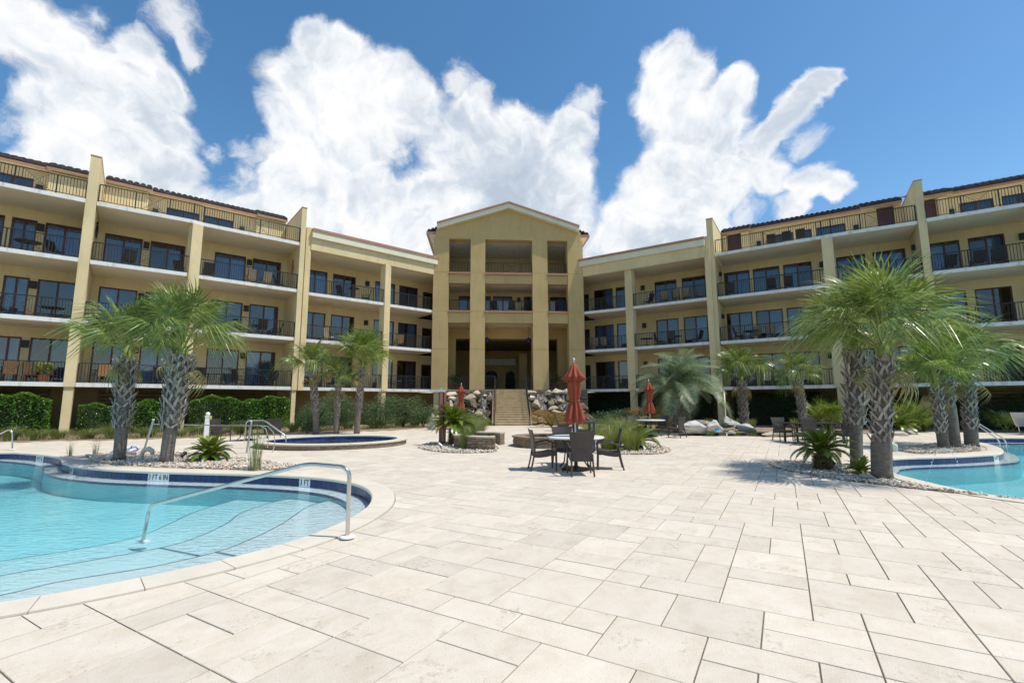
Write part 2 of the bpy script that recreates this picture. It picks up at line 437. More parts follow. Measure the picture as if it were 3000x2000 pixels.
def boot_mat():
    m, nt, b = nodes('dry_leaf_boot'); L = nt.links.new
    g = N(nt, 'ShaderNodeNewGeometry'); oi = N(nt, 'ShaderNodeObjectInfo'); tc = N(nt, 'ShaderNodeTexCoord')
    mp = N(nt, 'ShaderNodeMapping'); mp.inputs['Scale'].default_value = (9, 9, 1.5); L(tc.outputs['Object'], mp.inputs[0])
    n1 = N(nt, 'ShaderNodeTexNoise', Scale=4, Detail=5.0); L(mp.outputs[0], n1.inputs['Vector'])
    r = ramp(nt, [(0.3, (0.15, 0.12, 0.09)), (0.5, (0.33, 0.275, 0.215)), (0.7, (0.52, 0.45, 0.36))]); L(n1.outputs[0], r.inputs[0])
    hv = N(nt, 'ShaderNodeHueSaturation', Saturation=0.85); mr = N(nt, 'ShaderNodeMapRange'); mr.inputs['To Min'].default_value = 0.55; mr.inputs['To Max'].default_value = 1.25
    L(oi.outputs['Random'], mr.inputs['Value']); L(mr.outputs[0], hv.inputs['Value']); L(r.outputs[0], hv.inputs['Color'])
    L(hv.outputs[0], b.inputs['Base Color']); b.inputs['Roughness'].default_value = 0.85
    bp = N(nt, 'ShaderNodeBump', Strength=0.6, Distance=0.01); L(n1.outputs[0], bp.inputs['Height']); L(bp.outputs[0], b.inputs['Normal'])
    return m
M['boot'] = boot_mat()
M['trunk'] = mat('grey_palm_trunk', (0.20, 0.165, 0.135), 0.9, 0.35, 6, 0.9, 22, stretch=(1.2, 1.2, 5))
M['frond'] = leaf_mat('fan_palm_leaf', [(0.06, 0.10, 0.02), (0.125, 0.18, 0.035), (0.26, 0.31, 0.09)], 0.34, 1.4, 0.22)
M['frond_y'] = leaf_mat('bright_palm_leaf', [(0.065, 0.11, 0.02), (0.13, 0.19, 0.03), (0.26, 0.31, 0.08)], 0.34, 1.4, 0.25)
M['frond_b'] = leaf_mat('blue_green_palm_leaf', [(0.10, 0.145, 0.075), (0.18, 0.24, 0.13), (0.30, 0.36, 0.22)], 0.42, 1.4, 0.2)
M['sago'] = leaf_mat('sago_leaf', [(0.035, 0.07, 0.008), (0.085, 0.14, 0.015), (0.21, 0.25, 0.035)], 0.32, 2.0, 0.15)
M['petiole'] = mat('palm_stalk', (0.20, 0.24, 0.045), 0.5, 0.2, 3)
M['dead'] = leaf_mat('dry_fibre', [(0.16, 0.12, 0.05), (0.26, 0.21, 0.09), (0.34, 0.30, 0.12)], 0.8, 3, 0.2)
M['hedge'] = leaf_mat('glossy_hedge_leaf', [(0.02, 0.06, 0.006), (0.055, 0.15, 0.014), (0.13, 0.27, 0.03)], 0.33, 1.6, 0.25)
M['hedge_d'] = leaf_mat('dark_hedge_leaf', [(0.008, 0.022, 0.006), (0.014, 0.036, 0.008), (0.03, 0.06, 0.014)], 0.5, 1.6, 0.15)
M['shrub'] = leaf_mat('grey_green_shrub_leaf', [(0.035, 0.075, 0.028), (0.075, 0.135, 0.05), (0.13, 0.20, 0.08)], 0.5, 1.8, 0.25)
M['grass'] = leaf_mat('ornamental_grass', [(0.06, 0.10, 0.025), (0.12, 0.18, 0.04), (0.24, 0.27, 0.09)], 0.5, 2.5, 0.3)
M['grass_y'] = leaf_mat('yellow_green_grass', [(0.11, 0.15, 0.03), (0.21, 0.25, 0.05), (0.33, 0.34, 0.11)], 0.5, 2.5, 0.3)
M['orange_shrub'] = leaf_mat('orange_tinged_leaf', [(0.08, 0.13, 0.03), (0.20, 0.20, 0.04), (0.42, 0.17, 0.05)], 0.55, 3, 0.25)
M['dune'] = leaf_mat('dry_grass', [(0.14, 0.13, 0.05), (0.22, 0.20, 0.08), (0.30, 0.26, 0.12)], 0.7, 3, 0.2)
M['treeleaf'] = leaf_mat('far_tree_leaf', [(0.015, 0.04, 0.008), (0.04, 0.08, 0.015), (0.08, 0.13, 0.03)], 0.5, 1.5, 0.3)
# ------------------------------------------------------------------ sky
W = bpy.data.worlds.new("World"); SC.world = W; W.use_nodes = True
def build_sky():
    nt = W.node_tree; L = nt.links.new; nt.nodes.clear()
    out = N(nt, 'ShaderNodeOutputWorld')
    sky = N(nt, 'ShaderNodeTexSky', sky_type='NISHITA', sun_disc=False, sun_elevation=SUN_EL, sun_rotation=radians(90) - SUN_AZ)
    sky.air_density = 1.0; sky.dust_density = 0.4; sky.ozone_density = 1.2
    sky.altitude = 0
    hs = N(nt, 'ShaderNodeHueSaturation', Saturation=SKY_SAT, Value=1.07, Hue=0.494); L(sky.outputs[0], hs.inputs['Color'])
    bg = N(nt, 'ShaderNodeBackground', Strength=SKY_STRENGTH); L(hs.outputs[0], bg.inputs[0])
    tc = N(nt, 'ShaderNodeTexCoord'); dirv = tc.outputs['Generated']
    # billows: the direction is pushed about by noise before it is compared with the cumulus heaps
    def warp(src, scale, amount, detail):
        n = N(nt, 'ShaderNodeTexNoise', Scale=scale, Detail=detail, Roughness=0.62); L(src, n.inputs['Vector'])
        s = N(nt, 'ShaderNodeVectorMath', operation='SUBTRACT'); s.inputs[1].default_value = (0.5, 0.5, 0.5); L(n.outputs['Color'], s.inputs[0])
        k = N(nt, 'ShaderNodeVectorMath', operation='SCALE'); k.inputs['Scale'].default_value = amount; L(s.outputs[0], k.inputs[0])
        a = N(nt, 'ShaderNodeVectorMath', operation='ADD'); L(src, a.inputs[0]); L(k.outputs[0], a.inputs[1]); return a.outputs[0]
    w = warp(dirv, 4.2, 0.115, 3.0)
    w = warp(w, 11.0, 0.045, 4.0)
    w = warp(w, 30.0, 0.018, 4.0)
    def heap(src, blobs):
        cur = None
        for (cx, cy, r) in blobs:
            c = photo_ray(cx * 1.2755, cy * 1.2755)
            rr = (photo_ray((cx + r) * 1.2755, cy * 1.2755) - photo_ray((cx - r) * 1.2755, cy * 1.2755)).length / 2 * 1.12
            d = N(nt, 'ShaderNodeVectorMath', operation='DISTANCE'); L(src, d.inputs[0]); d.inputs[1].default_value = c
            m = N(nt, 'ShaderNodeMath', operation='MULTIPLY_ADD'); L(d.outputs['Value'], m.inputs[0]); m.inputs[1].default_value = -1.0 / rr; m.inputs[2].default_value = 1.0
            if cur is None: cur = m.outputs[0]
            else:
                q = N(nt, 'ShaderNodeMath', operation='SMOOTH_MAX'); L(cur, q.inputs[0]); L(m.outputs[0], q.inputs[1]); q.inputs[2].default_value = 0.28; cur = q.outputs[0]
        return cur
    dense = heap(w, CLOUDS)
    wisp = heap(w, WISPS)
    # elsewhere round the horizon: scattered fair-weather cumulus
    n0 = N(nt, 'ShaderNodeTexNoise', Scale=2.6, Detail=6.0, Roughness=0.55); L(dirv, n0.inputs['Vector'])
    sx = N(nt, 'ShaderNodeSeparateXYZ'); L(dirv, sx.inputs[0])
    far = N(nt, 'ShaderNodeMapRange'); far.inputs['From Min'].default_value = 0.15; far.inputs['From Max'].default_value = -0.25; L(sx.outputs['Y'], far.inputs['Value'])
    g0 = N(nt, 'ShaderNodeMapRange'); g0.inputs['From Min'].default_value = 0.56; g0.inputs['From Max'].default_value = 0.70; L(n0.outputs[0], g0.inputs['Value'])
    back = N(nt, 'ShaderNodeMath', operation='MULTIPLY'); L(far.outputs[0], back.inputs[0]); L(g0.outputs[0], back.inputs[1])
    # edge breakup
    e = N(nt, 'ShaderNodeTexNoise', Scale=13.0, Detail=12.0, Roughness=0.66); L(w, e.inputs['Vector'])
    ea = N(nt, 'ShaderNodeMath', operation='MULTIPLY_ADD'); L(e.outputs[0], ea.inputs[0]); ea.inputs[1].default_value = 0.75; ea.inputs[2].default_value = -0.33
    s1 = N(nt, 'ShaderNodeMath', operation='ADD'); L(dense, s1.inputs[0]); L(ea.outputs[0], s1.inputs[1])
    a1 = N(nt, 'ShaderNodeMapRange', interpolation_type='SMOOTHSTEP'); a1.inputs['From Min'].default_value = -0.03; a1.inputs['From Max'].default_value = 0.40; L(s1.outputs[0], a1.inputs['Value'])
    e2 = N(nt, 'ShaderNodeMath', operation='MULTIPLY_ADD'); L(e.outputs[0], e2.inputs[0]); e2.inputs[1].default_value = 2.2; e2.inputs[2].default_value = -1.2
    s2 = N(nt, 'ShaderNodeMath', operation='ADD'); L(wisp, s2.inputs[0]); L(e2.outputs[0], s2.inputs[1])
    a2 = N(nt, 'ShaderNodeMapRange', interpolation_type='SMOOTHSTEP'); a2.inputs['From Min'].default_value = 0.0; a2.inputs['From Max'].default_value = 0.75; a2.inputs['To Max'].default_value = 0.8; L(s2.outputs[0], a2.inputs['Value'])
    al = N(nt, 'ShaderNodeMath', operation='MAXIMUM'); L(a1.outputs[0], al.inputs[0]); L(a2.outputs[0], al.inputs[1])
    al2 = N(nt, 'ShaderNodeMath', operation='MAXIMUM'); L(al.outputs[0], al2.inputs[0]); L(back.outputs[0], al2.inputs[1])
    # light and shade inside the clouds
    q1 = N(nt, 'ShaderNodeTexNoise', Scale=9.0, Detail=8.0, Roughness=0.58); L(w, q1.inputs['Vector'])
    sh = N(nt, 'ShaderNodeVectorMath', operation='ADD'); sh.inputs[1].default_value = tuple(sdir * 0.03); L(w, sh.inputs[0])
    q2 = N(nt, 'ShaderNodeTexNoise', Scale=9.0, Detail=8.0, Roughness=0.58); L(sh.outputs[0], q2.inputs['Vector'])
    df = N(nt, 'ShaderNodeMath', operation='SUBTRACT'); L(q1.outputs[0], df.inputs[0]); L(q2.outputs[0], df.inputs[1])
    dm = N(nt, 'ShaderNodeMath', operation='MULTIPLY_ADD'); L(df.outputs[0], dm.inputs[0]); dm.inputs[1].default_value = 1.5; dm.inputs[2].default_value = 0.93
    dp = N(nt, 'ShaderNodeMapRange'); dp.inputs['From Min'].default_value = 0.10; dp.inputs['From Max'].default_value = 0.55; dp.inputs['To Min'].default_value = 0.0; dp.inputs['To Max'].default_value = 1.0; L(s1.outputs[0], dp.inputs['Value'])
    big = N(nt, 'ShaderNodeTexNoise', Scale=3.6, Detail=5.0, Roughness=0.55); L(w, big.inputs['Vector'])
    bm_ = N(nt, 'ShaderNodeMapRange'); bm_.inputs['From Min'].default_value = 0.40; bm_.inputs['From Max'].default_value = 0.66; bm_.inputs['To Min'].default_value = 0.02; bm_.inputs['To Max'].default_value = -0.52; L(big.outputs[0], bm_.inputs['Value'])
    dq = N(nt, 'ShaderNodeMath', operation='MULTIPLY'); L(dp.outputs[0], dq.inputs[0]); L(bm_.outputs[0], dq.inputs[1])
    sm = N(nt, 'ShaderNodeMath', operation='ADD'); L(dm.outputs[0], sm.inputs[0]); L(dq.outputs[0], sm.inputs[1])
    hz = N(nt, 'ShaderNodeMath', operation='MULTIPLY_ADD'); L(sx.outputs['Z'], hz.inputs[0]); hz.inputs[1].default_value = 0.35; hz.inputs[2].default_value = -0.12
    sm2 = N(nt, 'ShaderNodeMath', operation='ADD'); L(sm.outputs[0], sm2.inputs[0]); L(hz.outputs[0], sm2.inputs[1])
    cr = ramp(nt, [(0.30, (0.50, 0.585, 0.70)), (0.62, (0.66, 0.73, 0.82)), (0.86, (0.90, 0.93, 0.97)), (1.0, (1.0, 1.0, 1.0))]); L(sm2.outputs[0], cr.inputs[0])
    cb = N(nt, 'ShaderNodeBackground', Strength=1.0); L(cr.outputs[0], cb.inputs[0])
    mx = N(nt, 'ShaderNodeMixShader'); L(al2.outputs[0], mx.inputs[0]); L(bg.outputs[0], mx.inputs[1]); L(cb.outputs[0], mx.inputs[2])
    L(mx.outputs[0], out.inputs[0])
SKY_STRENGTH = 0.15
SKY_SAT = 1.25
# heaps of cumulus, as (x, y, radius) directions seen from the pool deck
CLOUDS = [(40,60,125),(140,110,110),(220,170,100),(320,120,70),(370,180,66),(290,250,125),(170,290,140),(385,285,66),(80,240,70),(60,400,60),(240,400,150),(120,360,80),(390,370,75),
 (350,440,90),(420,540,120),(540,560,110),(470,500,95),(570,500,95),(620,440,60),(180,480,140),
 (718,105,58),(785,118,56),(690,190,80),(800,220,110),(900,210,86),(965,250,74),(655,270,80),(760,320,120),(860,310,80),(640,380,66),(690,440,110),(800,450,115),(640,520,100),
 (1085,300,66),(1190,300,52),(1060,390,96),(1170,390,116),(1298,320,62),(1290,400,72),(1270,470,90),(1000,480,100),(900,500,100),(1120,500,120),(1240,530,110),(980,560,110),(780,560,120),
 (1515,150,60),(1575,190,62),(1500,225,58),(1560,290,96),(1690,220,48),(1660,290,80),(1550,390,100),(1640,400,96),(1745,345,56),(1780,310,46),(1808,275,42),(1832,245,42),(1855,215,40),(1880,190,36),(1780,400,56),(1860,425,54),(1912,440,42),(1470,470,70),(1510,560,130),(1590,500,90),(1400,560,60),(1640,545,60),(1820,478,42),(1400,520,50)]
WISPS = [(480,470,80),(560,500,80),(410,30,80),(445,95,50),(215,25,45),(40,300,80),(180,60,70),(250,110,60),(600,330,70),(60,150,50),(480,330,50),(530,320,45),(540,390,60),(1060,200,60),(1110,230,40),(930,350,60),(1330,240,50),(1850,340,45),(1700,500,60),(470,120,40),(560,440,90)]
build_sky()
W.cycles.sampling_method = 'MANUAL'; W.cycles.sample_map_resolution = 512
# ------------------------------------------------------------------ pools: outlines on the deck (counter-clockwise)
LP = [(-16.18,15.05),(-15.32,14.88),(-14.57,14.58),(-13.67,14.12),(-12.9,13.6),(-12.3,13.05),(-11.75,12.5),(-11.1,12.02),(-10.6,11.7),(-9.96,11.39),(-8.96,11.02),(-7.61,10.72),(-6.29,10.50),(-5.36,10.32),(-4.43,10.05),(-3.71,9.72),(-3.16,9.32),(-2.72,8.82),(-2.42,8.27),(-2.24,7.75),(-2.14,7.25),(-2.12,6.8),(-2.16,6.35),(-2.24,5.95),(-2.38,5.5),(-2.6,5.1),(-2.86,4.74),(-3.18,4.39),(-3.53,4.08),(-3.95,3.80),(-4.6,3.5),(-6.5,3.1),(-9.5,3.3),(-13.5,5.2),(-17,8),(-19,11.5),(-18.4,14.4)]
RP = [(9.3,12.1),(8.55,11.3),(8.14,10.23),(7.91,9.28),(7.80,8.6),(7.82,7.91),(8.0,7.45),(8.49,6.7),(9.6,5.6),(12,4.2),(17,4),(24,7),(29,13),(28,18.5),(24,20.0),(21.66,20.09),(20.92,20.15),(19.6,20.05),(18.5,19.6),(17.9,18.7),(17.4,17.6),(16.94,16.84),(16.23,15.88),(15.46,15.03),(14.75,14.37),(14.08,13.93),(12.84,13.50),(11.83,13.24),(10.73,13.05),(9.9,12.7)]
def ccw(P): return P if area(P) > 0 else P[::-1]
def outline(P): return ccw(resample(poly_smooth(P, 6), 0.155))
WZ = -0.185                     # water level
def make_pool(nm, pts, deep, steps=()):
    inner = outline(pts)
    root = empty(nm, kind='structure')
    n = len(inner)
    # walls and floor, one shell
    shelf = offset(inner, -0.34); b = MB(); lg = MB()
    for i in range(n):
        j = (i + 1) % n
        p, q, r, s = inner[i], inner[j], shelf[i], shelf[j]
        b.quad((p.x, p.y, -0.035), (q.x, q.y, -0.035), (q.x, q.y, -0.205), (p.x, p.y, -0.205))
        lg.quad((p.x, p.y, -0.205), (q.x, q.y, -0.205), (s.x, s.y, -0.21), (r.x, r.y, -0.21))
        b.quad((r.x, r.y, -0.21), (s.x, s.y, -0.21), (s.x, s.y, -deep), (r.x, r.y, -deep))
    b.poly([(p.x, p.y, -deep) for p in offset(inner, 0.05)])
    b.build('basin', M['basin'], root); lg.build('ledge', M['plaster'], root)
    # navy line on the ledge edge
    b = MB(); lip = offset(inner, -0.35)
    for i in range(n):
        j = (i + 1) % n
        r, s, r2, s2 = lip[i], lip[j], shelf[i], shelf[j]
        b.quad((r2.x, r2.y, -0.2085), (s2.x, s2.y, -0.2085), (s.x, s.y, -0.2085), (r.x, r.y, -0.2085))
        b.quad((r.x, r.y, -0.2085), (s.x, s.y, -0.2085), (s.x, s.y, -0.262), (r.x, r.y, -0.262))
    b.build('ledge_tile_line', M['navy'], root)
    # waterline tiles, one by one
    t = MB(); t.box(-0.0745, 0.0745, -0.012, 0.0, -0.195, -0.04)
    tm = t.mesh('waterline_tile', M['navy'])
    cen = Vector((0, 0)); tiles = []
    for i in range(n):
        p, q = inner[i], inner[(i + 1) % n]
        mid = (p + q) / 2; d = (q - p)
        vis = -19 < mid.x < 24 and mid.y > 5.5
        if vis: tiles.append((mid, atan2(d.y, d.x), d.length))
    tiles.sort(key=lambda a: a[0].length)
    for mid, a, l in tiles[:300]:
        link('waterline_tile', tm, root, (mid.x, mid.y, 0), (0, 0, a), (l / 0.155, -1, 1))
    # coping stones
    k = 4; bev = 0.012
    for i in range(0, n, k):
        idx = [(i + j) % n for j in range(k + 1)] if i + k <= n else [(j) % n for j in range(i, n + 1)]
        mid = inner[idx[len(idx) // 2]]
        if mid.length > 30: continue
        inn = offset(inner, -0.022); o1 = offset(inner, 0.34) if i == 0 else o1
        if i == 0: inn0 = inn
        b = MB(); m_ = len(idx)
        top = 0.014
        for a in range(m_ - 1):
            i0, i1 = idx[a], idx[a + 1]
            A, B, C, D_ = inn0[i0], inn0[i1], o1[i1], o1[i0]
            if a == 0:
                e = (B - A).normalized() * 0.0035; A = A + e; D_ = D_ + e
            if a == m_ - 2:
                e = (B - A).normalized() * 0.0035; B = B - e; C = C - e
            A2, B2 = inn0[i0].lerp(o1[i0], 0.04), inn0[i1].lerp(o1[i1], 0.04)
            if a == 0: A2 = A2 + e if False else A.lerp(D_, 0.04)
            else: A2 = A.lerp(D_, 0.04)
            B2 = B.lerp(C, 0.04)
            b.quad((A2.x, A2.y, top), (D_.x, D_.y, top), (C.x, C.y, top), (B2.x, B2.y, top))
            b.quad((A.x, A.y, top - .014), (A2.x, A2.y, top), (B2.x, B2.y, top), (B.x, B.y, top - .014))
            b.quad((A.x, A.y, -0.038), (A.x, A.y, top - .014), (B.x, B.y, top - .014), (B.x, B.y, -0.038))
            b.quad((D_.x, D_.y, top), (D_.x, D_.y, -0.04), (C.x, C.y, -0.04), (C.x, C.y, top))
            b.quad((A.x, A.y, -0.038), (B.x, B.y, -0.038), (C.x, C.y, -0.04), (D_.x, D_.y, -0.04))
            if a == 0: b.poly([(A.x, A.y, -0.038), (D_.x, D_.y, -0.04), (D_.x, D_.y, top), (A2.x, A2.y, top), (A.x, A.y, top - .014)])
            if a == m_ - 2: b.poly([(B.x, B.y, -0.038), (B.x, B.y, top - .014), (B2.x, B2.y, top), (C.x, C.y, top), (C.x, C.y, -0.04)])
        b.build('coping_stone', M['coping'], root)
    return root, inner

left_pool, LIN = make_pool('pool_basin', LP, 0.62)
right_pool, RIN = make_pool('pool_basin', RP, 0.70)

def flat_fill(name, outer, holes, z, m, parent=None, kind='structure'):
    vs = [Vector(p[:2]) for p in outer]; es = [(i, (i + 1) % len(outer)) for i in range(len(outer))]
    for h in holes:
        b = len(vs); vs += [Vector(p[:2]) for p in h]; es += [(b + i, b + (i + 1) % len(h)) for i in range(len(h))]
    V, E_, F, _, _, _ = delaunay_2d_cdt(vs, es, [], 1 if not holes else 2, 1e-5)
    faces = []
    for f in F:
        c = sum((V[i] for i in f), Vector((0, 0))) / len(f)
        if any(inside(h, c) for h in holes): continue
        faces.append(tuple(f) if area([V[i] for i in f]) > 0 else tuple(reversed(f)))
    me = bpy.data.meshes.new(name); me.from_pydata([(p.x, p.y, z) for p in V], [], faces); me.materials.append(m); me.update()
    o = link(name, me, parent)
    if kind: o['kind'] = kind
    return o

SPA_IN = [Vector((-6.7 + 2.36 * cos(2 * pi * i / 48), 17.8 + 2.06 * sin(2 * pi * i / 48))) for i in range(48)]
SPA_OUT = [Vector((-6.7 + 2.68 * cos(2 * pi * i / 48), 17.8 + 2.38 * sin(2 * pi * i / 48))) for i in range(48)]
HOLES = [offset(LIN, 0.05), offset(RIN, 0.05), SPA_IN]
R_ = 900
flat_fill('ground', [(-R_, -R_), (R_, -R_), (R_, R_), (-R_, R_)], HOLES, -0.030, M['lawn'])

# water bodies: closed slabs, so that depth tints them
def water(name, inner, z, depth, m):
    P = offset(inner, 0.03); b = MB(); n = len(P)
    top = [(p.x, p.y, z) for p in P]; bot = [(p.x, p.y, -depth - 0.06) for p in P]
    b.poly(top); b.poly(bot[::-1])
    for i in range(n):
        j = (i + 1) % n; b.quad(bot[i], bot[j], top[j], top[i])
    o = b.build(name, m); tag(o, kind='structure'); return o
water('pool_water', LIN, WZ, 0.62, M['water'])
water('pool_water', RIN, WZ, 0.70, M['water'])

# entry steps of the left pool: three curved treads with a navy nosing
S3 = [(-5.9,3.9),(-5.03,4.86),(-4.79,5.21),(-4.17,5.65),(-3.78,6.14),(-3.66,6.49),(-3.6,7.08),(-3.6,7.64),(-3.66,8.14),(-3.72,8.75),(-3.6,9.19),(-3.3,9.6),(-3.0,10.1)]
S2 = [(-7.2,4.4),(-6.03,5.79),(-5.7,6.08),(-5.22,6.55),(-4.87,6.96),(-4.77,7.41),(-4.78,7.89),(-4.82,8.21),(-4.99,8.83),(-5.0,9.34),(-4.85,9.99),(-4.4,10.6)]
S1 = [(-8.6,5.0),(-7.04,6.74),(-6.53,7.21),(-6.1,7.88),(-6.18,8.78),(-6.27,9.2),(-6.34,9.79),(-6.29,10.31),(-6.2,10.9)]
for pts, z, z_ in ((S3, -0.30, -0.34), (S2, -0.38, -0.48), (S1, -0.47, -0.62)):
    k_ = (EYE - z) / (EYE - z_); pts = [(p[0] * k_, p[1] * k_) for p in pts]
    cur = poly_smooth(pts, 5, closed=False)
    b = MB(); n = len(cur)
    right = [Vector((1.2, 9.5)), Vector((1.2, 1.0)), Vector((cur[0].x, 1.0))]
    ring = list(cur) + right
    if area(ring) > 0: ring = ring[::-1]
    # clip to the pool: the tread is cut by the basin outline
    vs = [Vector(p) for p in ring]; nb = len(vs); vs += [Vector(p) for p in offset(LIN, -0.335)]
    es = [(i, (i + 1) % nb) for i in range(nb)] + [(nb + i, nb + (i + 1) % (len(vs) - nb)) for i in range(len(vs) - nb)]
    V, E_, F, *_ = delaunay_2d_cdt(vs, es, [], 2, 1e-5)
    basin = offset(LIN, -0.335); faces = []
    for f in F:
        c = sum((V[i] for i in f), Vector((0, 0))) / len(f)
        if inside(basin, c) and inside(ring, c):
            ff = list(f) if area([V[i] for i in f]) > 0 else list(f)[::-1]; faces.append(ff)
    for f in faces: b.poly([(V[i].x, V[i].y, z) for i in f])
    for p, q in zip(cur, cur[1:]):
        b.quad((p.x, p.y, z), (q.x, q.y, z), (q.x, q.y, -0.62), (p.x, p.y, -0.62))
    st = b.build('entry_step', M['plaster' if z > -.35 else 'plaster2' if z > -.42 else 'plaster3'], left_pool)
    b = MB()
    for p, q in zip(cur, cur[1:]):
        if not inside(basin, (p + q) / 2): continue
        d = (q - p).normalized(); nn = Vector((-d.y, d.x)) * 0.004; mm = Vector((-d.y, d.x)) * -0.013
        b.quad((p.x + mm.x, p.y + mm.y, z + .003), (q.x + mm.x, q.y + mm.y, z + .003), (q.x + nn.x, q.y + nn.y, z + .003), (p.x + nn.x, p.y + nn.y, z + .003))
        b.quad((p.x + nn.x, p.y + nn.y, z + .003), (q.x + nn.x, q.y + nn.y, z + .003), (q.x + nn.x, q.y + nn.y, z - .04), (p.x + nn.x, p.y + nn.y, z - .04))
    b.build('nosing_tile', M['navy'], st)

def text_mesh(s, size, m, name='lettering', depth=0.003):
    cu = bpy.data.curves.new(name, 'FONT'); cu.body = s; cu.size = size; cu.extrude = depth; cu.align_x = 'CENTER'; cu.align_y = 'CENTER'
    cu.resolution_u = 3; cu.offset = 0.0
    o = bpy.data.objects.new('tmp', cu); COL.objects.link(o)
    bpy.context.view_layer.update()
    me = bpy.data.meshes.new_from_object(o, depsgraph=bpy.context.evaluated_depsgraph_get()); me.name = name
    bpy.data.objects.remove(o); bpy.data.curves.remove(cu)
    me.materials.clear(); me.materials.append(m); return me

def depth_marker(pool, inner, p, s, width):
    best = min(range(len(inner)), key=lambda i: (inner[i] - Vector(p)).length)
    a, c = inner[best - 1], inner[(best + 1) % len(inner)]
    d = (c - a).normalized(); inn = Vector((-d.y, d.x))            # towards the water
    q = inner[best] + inn * 0.018
    face = inn                                                     # plate faces the water
    xa = Vector((-face.y, face.x))                                 # left to right seen from the water side
    Mx = Matrix(((xa.x, 0, face.x, q.x), (xa.y, 0, face.y, q.y), (0, 1, 0, -0.118), (0, 0, 0, 1)))
    b = MB(); b.box(-width / 2, width / 2, -0.078, 0.078, -0.006, 0.0)
    me = b.mesh('depth_marker', M['paintwhite'])
    o = link('depth_marker', me, pool); o.matrix_local = Mx
    t = link('lettering', text_mesh(s, 0.165, M['black']), o); t.location = (0, 0.0, 0.004); t.scale = (0.82, 1, 1)
depth_marker(left_pool, LIN, on_ground(451, 1384).xy, "3 FT 6 IN", 0.56)
depth_marker(left_pool, LIN, on_ground(911, 1395).xy, "3 FT", 0.29)
depth_marker(left_pool, LIN, on_ground(118, 1332).xy, "4 FT 6", 0.46)
depth_marker(left_pool, LIN, on_ground(215, 1362).xy, "4 FT", 0.29)
depth_marker(right_pool, RIN, on_ground(2913, 1330).xy, "4 FT", 0.29)

# ------------------------------------------------------------------ deck of pavers
BED_L = [(-12.0,13.5),(-11.3,12.8),(-10.6,12.3),(-9.7,11.95),(-8.6,11.55),(-7.3,11.25),(-5.9,11.02),(-5.2,11.1),(-5.1,11.5),(-6.0,12.2),(-7.4,13.2),(-8.6,14.0),(-9.9,14.6),(-11.2,14.8),(-12.2,14.6),(-12.5,14.0)]
BED_R = [(3.6,0),(3.6,0)]
BED_R = [(9.0,8.4),(8.35,8.5),(7.7,8.75),(7.05,9.15),(6.5,9.75),(6.2,10.5),(6.1,11.3),(6.3,12.0),(7.0,12.3),(7.7,12.0),(8.05,11.3),(7.62,10.4),(7.52,9.5),(7.5,8.9),(7.9,8.6)]
BED_R = [(8.15,7.35),(7.75,7.7),(7.3,8.2),(6.85,8.8),(6.45,9.5),(6.2,10.4),(6.15,11.3),(6.5,12.0),(7.2,12.2),(7.9,11.9),(7.95,11.2),(7.72,10.4),(7.5,9.5),(7.42,8.7),(7.6,7.95),(8.0,7.5)]
BED_P = [(12.0,14.05),(13.4,14.35),(14.6,14.85),(15.2,15.55),(15.85,16.3),(15.95,16.9),(15.3,17.2),(14.3,16.6),(13.2,15.9),(12.2,15.1)]
BED_M = [(-3.2,16.2),(-2.6,15.2),(-1.8,14.6),(-0.9,14.6),(-0.5,15.1),(-0.6,17.5),(-1.6,18.8),(-2.8,18.6),(-3.3,17.4)]
BED_T = [(2.4,14.6),(3.2,14.05),(4.2,14.1),(4.9,14.8),(5.2,16.2),(5.0,18.5),(4.2,21.5),(3.4,24),(2.6,24),(2.4,21),(2.5,17)]
beds = [ccw([Vector(p) for p in poly_smooth(B, 3)]) for B in (BED_L, BED_R, BED_P, BED_M, BED_T)]
DECK = [Vector(p) for p in ((-40,-14),(40,-14),(40,17),(33,20.6),(28,21.3),(24.95,23.0),(22.5,23.9),(19.5,24.2),(16.2,22.6),(13.4,20.6),(10.9,21.3),(8.2,24.2),(6.2,27.5),(3.2,31.0),(1.6,31.95),(-1.6,31.95),(-4.4,30.0),(-7.0,26.5),(-10.4,24.0),(-13.8,21.4),(-17.2,19.9),(-20.5,19.0),(-26,17.4),(-40,14.5))]
DECK = ccw(DECK)
LC, RC = offset(LIN, 0.352), offset(RIN, 0.352)
cutters = [LC, RC, SPA_OUT] + beds
flat_fill('deck_bedding', DECK, HOLES, -0.010, M['grout'])

U = 0.3048
ang = radians(60); ca, sa = cos(ang), sin(ang)
def g2w(i, j): return Vector((i * U * ca - j * U * sa + 0.13, i * U * sa + j * U * ca + 0.07))
i0, i1, j0, j1 = -75, 140, -110, 128
grid = np.zeros((i1 - i0, j1 - j0), bool); stones = []
R = random.Random(11)
def lay(i, j, a, b_):
    if i + a > i1 or j + b_ > j1 or grid[i - i0:i - i0 + a, j - j0:j - j0 + b_].any(): return False
    grid[i - i0:i - i0 + a, j - j0:j - j0 + b_] = True
    c = g2w(i + a / 2, j + b_ / 2)
    if -30 < c.x < 36 and 1.2 < c.y < 32.5 and abs(c.x) < c.y * 1.25 + 3: stones.append((i, j, a, b_, c))
    return True
cells = [(i, j) for i in range(i0, i1) for j in range(j0, j1)]
R.shuffle(cells)
for n_, (i, j) in enumerate(cells):            # big squares dropped at random, so that no joint runs on for long
    if n_ % 3 == 0: lay(i, j, 2, 2)
    elif n_ % 7 == 1: lay(i, j, 1, 2)
    elif n_ % 11 == 2: lay(i, j, 2, 1)
for (i, j) in cells:
    a, b_ = (1, 2) if R.random() < .5 else (2, 1)
    if not lay(i, j, a, b_): lay(i, j, b_, a)
for (i, j) in cells: lay(i, j, 1, 1)
stones.sort(key=lambda s: s[4].length)
